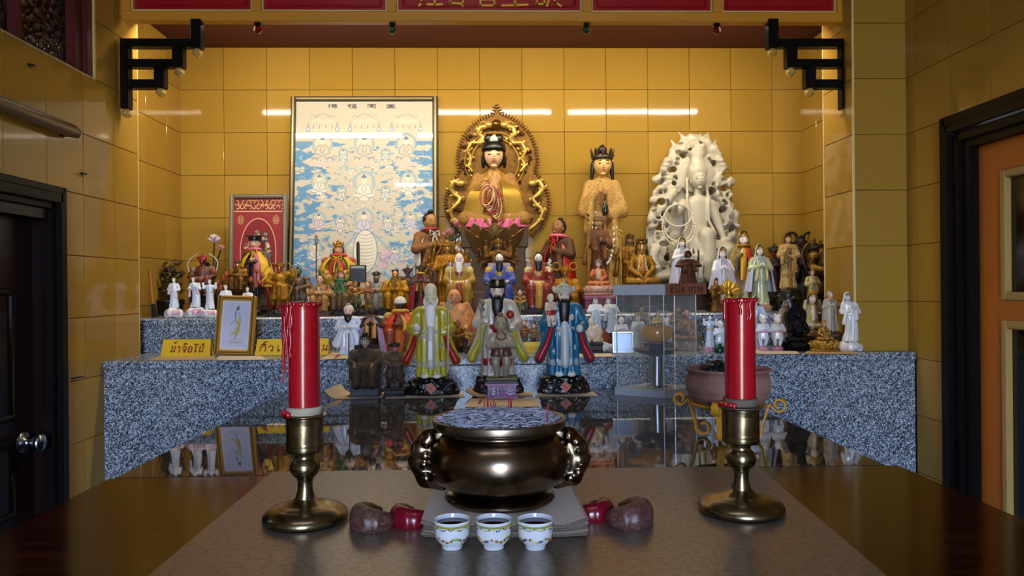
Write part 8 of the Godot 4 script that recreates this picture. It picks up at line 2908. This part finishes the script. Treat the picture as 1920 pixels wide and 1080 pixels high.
# a framed picture leaning back: corner pixels give its width and height at distance d
func picture(called: String, label: String, px: Array, d: float, base_y: float, lean: float, turn: float, tex: Texture2D, fw: float, fm: Material, fm2: Material, glass: bool) -> Node3D:
	var a := at(px[0], (px[1] + px[3]) / 2.0, d)
	var c := at(px[2], (px[1] + px[3]) / 2.0, d)
	var y1 := at((px[0] + px[2]) / 2.0, px[1], d + sin(lean) * 0.3).y
	var w := c.x - a.x
	var h := (y1 - base_y) / cos(lean)
	var n := thing(called, label, "picture", Vector3((a.x + c.x) / 2, base_y, -d), turn)
	var tip := Transform3D(Basis(Vector3.RIGHT, -lean), Vector3.ZERO)
	var bars := [[-w / 2 + fw / 2, h / 2, fw, h], [w / 2 - fw / 2, h / 2, fw, h], [0, h - fw / 2, w - 2 * fw, fw], [0, fw / 2, w - 2 * fw, fw]]
	for q in bars:
		var b := MB.new()
		b.xf = tip
		b.box(Vector3(q[0], q[1], 0.0), Vector3(q[2], q[3], 0.022), 0.003)
		var o := build(b, "frame_bar", fm, n)
		b = MB.new()
		b.xf = tip
		var thin := Vector3(minf(q[2], fw * 0.34) if q[3] > q[2] else q[2], minf(q[3], fw * 0.34) if q[2] > q[3] else q[3], 0.006)
		b.box(Vector3(q[0], q[1], 0.011), thin, 0.0015)
		build(b, "gilt_line", fm2, o)
	var b := MB.new()
	b.xf = tip
	var iw := w / 2 - fw
	b.face([Vector3(-iw, fw, 0.002), Vector3(iw, fw, 0.002), Vector3(iw, h - fw, 0.002), Vector3(-iw, h - fw, 0.002)], [Vector2(0, 1), Vector2(1, 1), Vector2(1, 0), Vector2(0, 0)])
	var m := StandardMaterial3D.new()
	m.albedo_texture = tex
	m.roughness = 0.6
	build(b, "print", m, n)
	b = MB.new()
	b.xf = tip
	b.box(Vector3(0, h / 2, -0.006), Vector3(w - fw, h - fw, 0.004), 0.0)
	build(b, "backing", M.black, n)
	if glass:
		b = MB.new()
		b.xf = tip
		b.face([Vector3(-iw, fw, 0.006), Vector3(iw, fw, 0.006), Vector3(iw, h - fw, 0.006), Vector3(-iw, h - fw, 0.006)])
		build(b, "glass", M.glass, n)
	return n

func sign_card(label: String, x0: float, x1: float, ytop: float, d: float, word: Array, ink: Color, wx: Array) -> void:
	var a := at(x0, 660, d)
	var e := at(x1, 660, d)
	var h := at((x0 + x1) / 2, ytop, d + 0.01).y - TIER1
	var n := thing("yellow_sign", label, "sign", Vector3(a.x, TIER1 + 0.0012, -d), 0.0, "folded yellow name cards")
	var w := e.x - a.x
	var b := MB.new()
	var t := 0.0016
	var dz := h * 0.28
	for s in [[0.0, -dz], [-2 * dz, -dz]]:   # the two leaves of the folded card
		var q := [Vector3(0, 0, s[0]), Vector3(w, 0, s[0]), Vector3(w - h * 0.06, h, s[1]), Vector3(h * 0.06, h, s[1])]
		b.face(q)
		var r := q.map(func(p): return p - Vector3(0, 0, t))
		r.reverse()
		b.face(r)
		for i in 4:
			var j := (i + 1) % 4
			b.face([q[j], q[i], q[i] - Vector3(0, 0, t), q[j] - Vector3(0, 0, t)])
	build(b, "card", mat(hx("dcb40a"), 0.55), n)
	var tx := thai(word, Vector3.ZERO, w * (wx[1] - wx[0]), h * 0.34, h * 0.055, 0.0012)
	var bs := Basis(Vector3.RIGHT, -atan2(dz, h))
	bs.y += Vector3(0.1, 0, 0)
	for i in tx.v.size():
		tx.v[i] = Vector3(w * wx[0], 0, 0) + bs * (tx.v[i] + Vector3(0, h * 0.26, 0.0004))
	build(tx, "writing", mat(ink, 0.6), n)

func sheet_of(label: String, q: Array, h: float, m: Material, curl: float, stamp: Array, group: String) -> void:
	var c := q.map(func(p): return on(p[0], p[1], h))
	var o: Vector3 = (c[0] + c[1] + c[2] + c[3]) / 4.0
	o.y = h
	var n := thing("gold_paper", label, "paper", o, 0.0, group)
	var b := MB.new()
	b.shell(10, 4, func(u, v):
		var p: Vector3 = c[0].lerp(c[1], u).lerp(c[3].lerp(c[2], u), v) - o
		var e := maxf(0.0, 0.3 - u) / 0.3
		return Vector3(p.x, 0.0013 + curl * e * e * e, p.z), 0.0011)
	build(b, "leaf", m, n)
	if stamp:
		b = MB.new()
		var k := 12
		for i in k:
			var u0: float = lerpf(stamp[0], stamp[2], float(i) / k)
			var u1: float = lerpf(stamp[0], stamp[2], float(i + 1) / k)
			var q4 := []
			for w in [[u0, stamp[1]], [u1, stamp[1]], [u1, stamp[3]], [u0, stamp[3]]]:
				var p: Vector3 = c[0].lerp(c[1], w[0]).lerp(c[3].lerp(c[2], w[0]), w[1]) - o
				var e := maxf(0.0, 0.3 - w[0]) / 0.3
				q4.append(Vector3(p.x, 0.0017 + curl * e * e * e, p.z))
			q4.reverse()
			b.face(q4)
		build(b, "red_print", mat(hx("8c3a20"), 0.8), n)

func flat_things() -> void:
	var dark_gold := mat(hx("2a2114"), 0.4)
	picture("large_picture", "large glazed blue and cream print of many deities in a dark gilt frame", [537, 174, 820, 590], 3.40, TIER2 + 0.0005, 0.10, 0.0, big_picture(), 0.024, dark_gold, mat(hx("a8935c"), 0.35, 0.6), true)
	picture("red_embroidery", "red embroidered picture with an arch of figures in a silver frame", [428, 364, 536, 590], 3.34, TIER2 + 0.0005, 0.06, 0.0, red_picture(), 0.018, mat(hx("7d755f"), 0.4, 0.6), mat(hx("a39a80"), 0.35, 0.7), false)
	var lp := picture("lady_picture", "small gold-framed picture of a slender goddess in yellow leaning on the step", [401, 556, 474, 668], 2.72, TIER1 + 0.0025, 0.16, 0.0, lady_picture(), 0.018, mat(hx("b8861a"), 0.4, 0.4), mat(hx("5c4412"), 0.45, 0.3), true)
	lp.rotation.z = -0.03
	lp.position.y += 0.0022
	var dr := hx("8c1212")
	sign_card("yellow card with red Thai writing left of the gold-framed goddess picture", 301, 394, 637, 2.715, ["ม", "้", "า", "จ", "๊", "อ", "โ", "ป", "๋"], dr, [0.18, 0.86])
	sign_card("yellow card with red Thai writing half hidden by the left candle", 478, 616, 636, 2.715, ["ก", "ิ", "้", "ว", "เ", "ท", "ี", "้", "ย", "น", " ", " ", "น"], dr, [0.05, 1.0])
	sign_card("yellow card with faded orange writing between the middle and teal elders", 966, 1016, 642, 2.70, ["ก", "ว", "น", "อ"], hx("b98a1c"), [0.1, 0.92])
	# gold papers on the counter's edge and on the ledge
	var g1 := "gold papers along the counter"
	var tones := [M.paper, mat(hx("b9986a"), 0.9), mat(hx("cfc0a6"), 0.9)]
	sheet_of("tan joss paper under the left yellow card", [[276, 676], [408, 675], [400, 668], [300, 668]], TIER1, tones[1], 0.0, [], g1)
	sheet_of("pale joss paper under the small gold-framed picture", [[400, 676], [500, 675], [490, 668], [412, 668]], TIER1, tones[2], 0.0, [], g1)
	sheet_of("tan joss paper with a red stripe right of the left candle", [[600, 675], [664, 672], [672, 661], [622, 662]], TIER1, tones[0], 0.0, [0.35, 0.1, 0.45, 0.9], g1)
	sheet_of("tan joss paper under the lilac-caped idol", [[668, 672], [772, 670], [768, 663], [678, 663]], TIER1, tones[1], 0.0, [], g1)
	sheet_of("pale joss paper in front of the ivory laughing Buddha's stand", [[1070, 671], [1150, 669], [1146, 663], [1078, 664]], TIER1, tones[2], 0.0, [], g1)
	sheet_of("pale joss paper under the white porcelain children", [[1412, 665], [1500, 664], [1490, 657], [1420, 658]], TIER1, tones[2], 0.006, [], g1)
	sheet_of("tan joss paper under the gold goddess at the counter's right end", [[1508, 664], [1612, 664], [1600, 658], [1514, 658]], TIER1, tones[1], 0.0, [], g1)
	var g2 := "gold papers on the granite ledge"
	sheet_of("tan joss paper with a red border under the dark carved old man, its corner lifted", [[608, 750], [716, 746], [722, 736], [640, 737]], SLAB, tones[0], 0.03, [0.28, 0.3, 0.34, 0.95], g2)
	sheet_of("pale joss paper under the small dark warrior and the bald old man", [[722, 748], [872, 745], [866, 736], [730, 737]], SLAB, tones[2], 0.0, [], g2)
	sheet_of("tan joss paper under the middle elder's black base", [[872, 746], [1000, 744], [996, 736], [880, 737]], SLAB, tones[0], 0.02, [], g2)
	sheet_of("pale joss paper under the teal elder's black base", [[1004, 745], [1122, 743], [1112, 735], [1008, 736]], SLAB, tones[2], 0.0, [], g2)
	sheet_of("tan joss paper with red printed bars in front of the pink box", [[872, 764], [1012, 763], [1006, 747], [882, 748]], SLAB, tones[0], 0.0, [0.15, 0.3, 0.19, 0.9], g2)
	little_things()

func little_things() -> void:
	# mirror-like photograph stand
	var d := 2.655
	var a := at(1150, 645, d)
	var e := at(1186, 645, d)
	var h := at(1168, 622, d).y - TIER1
	var n := thing("mirror_stand", "small silver-edged mirror stand left of the glass case", "mirror", Vector3((a.x + e.x) / 2, TIER1, -d), -0.1)
	var w := e.x - a.x
	var tip := Transform3D(Basis(Vector3.RIGHT, -0.1), Vector3.ZERO)
	for q in [[-w / 2, h / 2, 0.006, h], [w / 2, h / 2, 0.006, h], [0, h - 0.003, w, 0.006], [0, 0.003, w, 0.006]]:
		var b := MB.new()
		b.xf = tip
		b.box(Vector3(q[0], q[1], 0), Vector3(q[2], q[3], 0.012), 0.0015)
		build(b, "rim_bar", mat(hx("c9c8c2"), 0.3, 0.4), n)
	var b := MB.new()
	b.xf = tip
	b.box(Vector3(0, h / 2, 0), Vector3(w - 0.006, h - 0.01, 0.004), 0.0)
	build(b, "mirror_face", mat(hx("6a7480"), 0.32, 1.0), n)
	# brown dry leaf and white rock
	var lp := at(1137, 665, 2.69)
	var rng := RandomNumberGenerator.new()
	rng.seed = 3
	n = thing("white_stone", "white crumpled stone beside the little mirror stand", "stone", Vector3(lp.x, TIER1, lp.z))
	b = MB.new()
	var sd := Sdf.new(Vector3(-0.05, -0.01, -0.05), Vector3(0.05, 0.07, 0.05), 0.004)
	for i in 9:
		sd.ell(Vector3(rng.randf_range(-0.02, 0.02), rng.randf_range(0.008, 0.03), rng.randf_range(-0.015, 0.015)), Vector3(0.014, 0.012, 0.012), 0, 0.004)
	sd.cut(Vector3(0, -2, 0), Vector3(9, 2, 9))
	pour(b, sd.net(), [hx("b9bfc4")])
	build(b, "stone_body", M.stone, n)
	n = thing("dried_leaf", "curled brown dried leaf standing behind the white stone", "leaf", Vector3(lp.x + 0.004, TIER1, lp.z - 0.045))
	b = MB.new()
	b.col = hx("7a3a1e")
	b.shell(10, 10, func(u, v):
		var k: float = sin(PI * v) * (1.0 - 0.25 * v)
		return Vector3((u - 0.5) * 0.07 * k + 0.008 * sin(v * 5.0), v * 0.085, 0.012 * sin(u * 6.0) * k - 0.02 * v * v), 0.0012)
	build(b, "blade", M.satin, n)
	var gp := at(1349, 656, 2.63)
	n = thing("green_bottle", "small dark green glass bottle behind the clay pot", "bottle", Vector3(gp.x, TIER1, gp.z))
	b = MB.new()
	b.lathe([[0.0, 0.0], [0.017, 0.0], [0.019, 0.006], [0.018, 0.018], [0.008, 0.026], [0.008, 0.031], [0.0, 0.031]], 18)
	build(b, "bottle_body", mat(hx("0f3a30"), 0.08), n)

func _ready() -> void:
	make_materials()
	view_and_light()
	setting()
	statues()
	flat_things()
	front_objects()
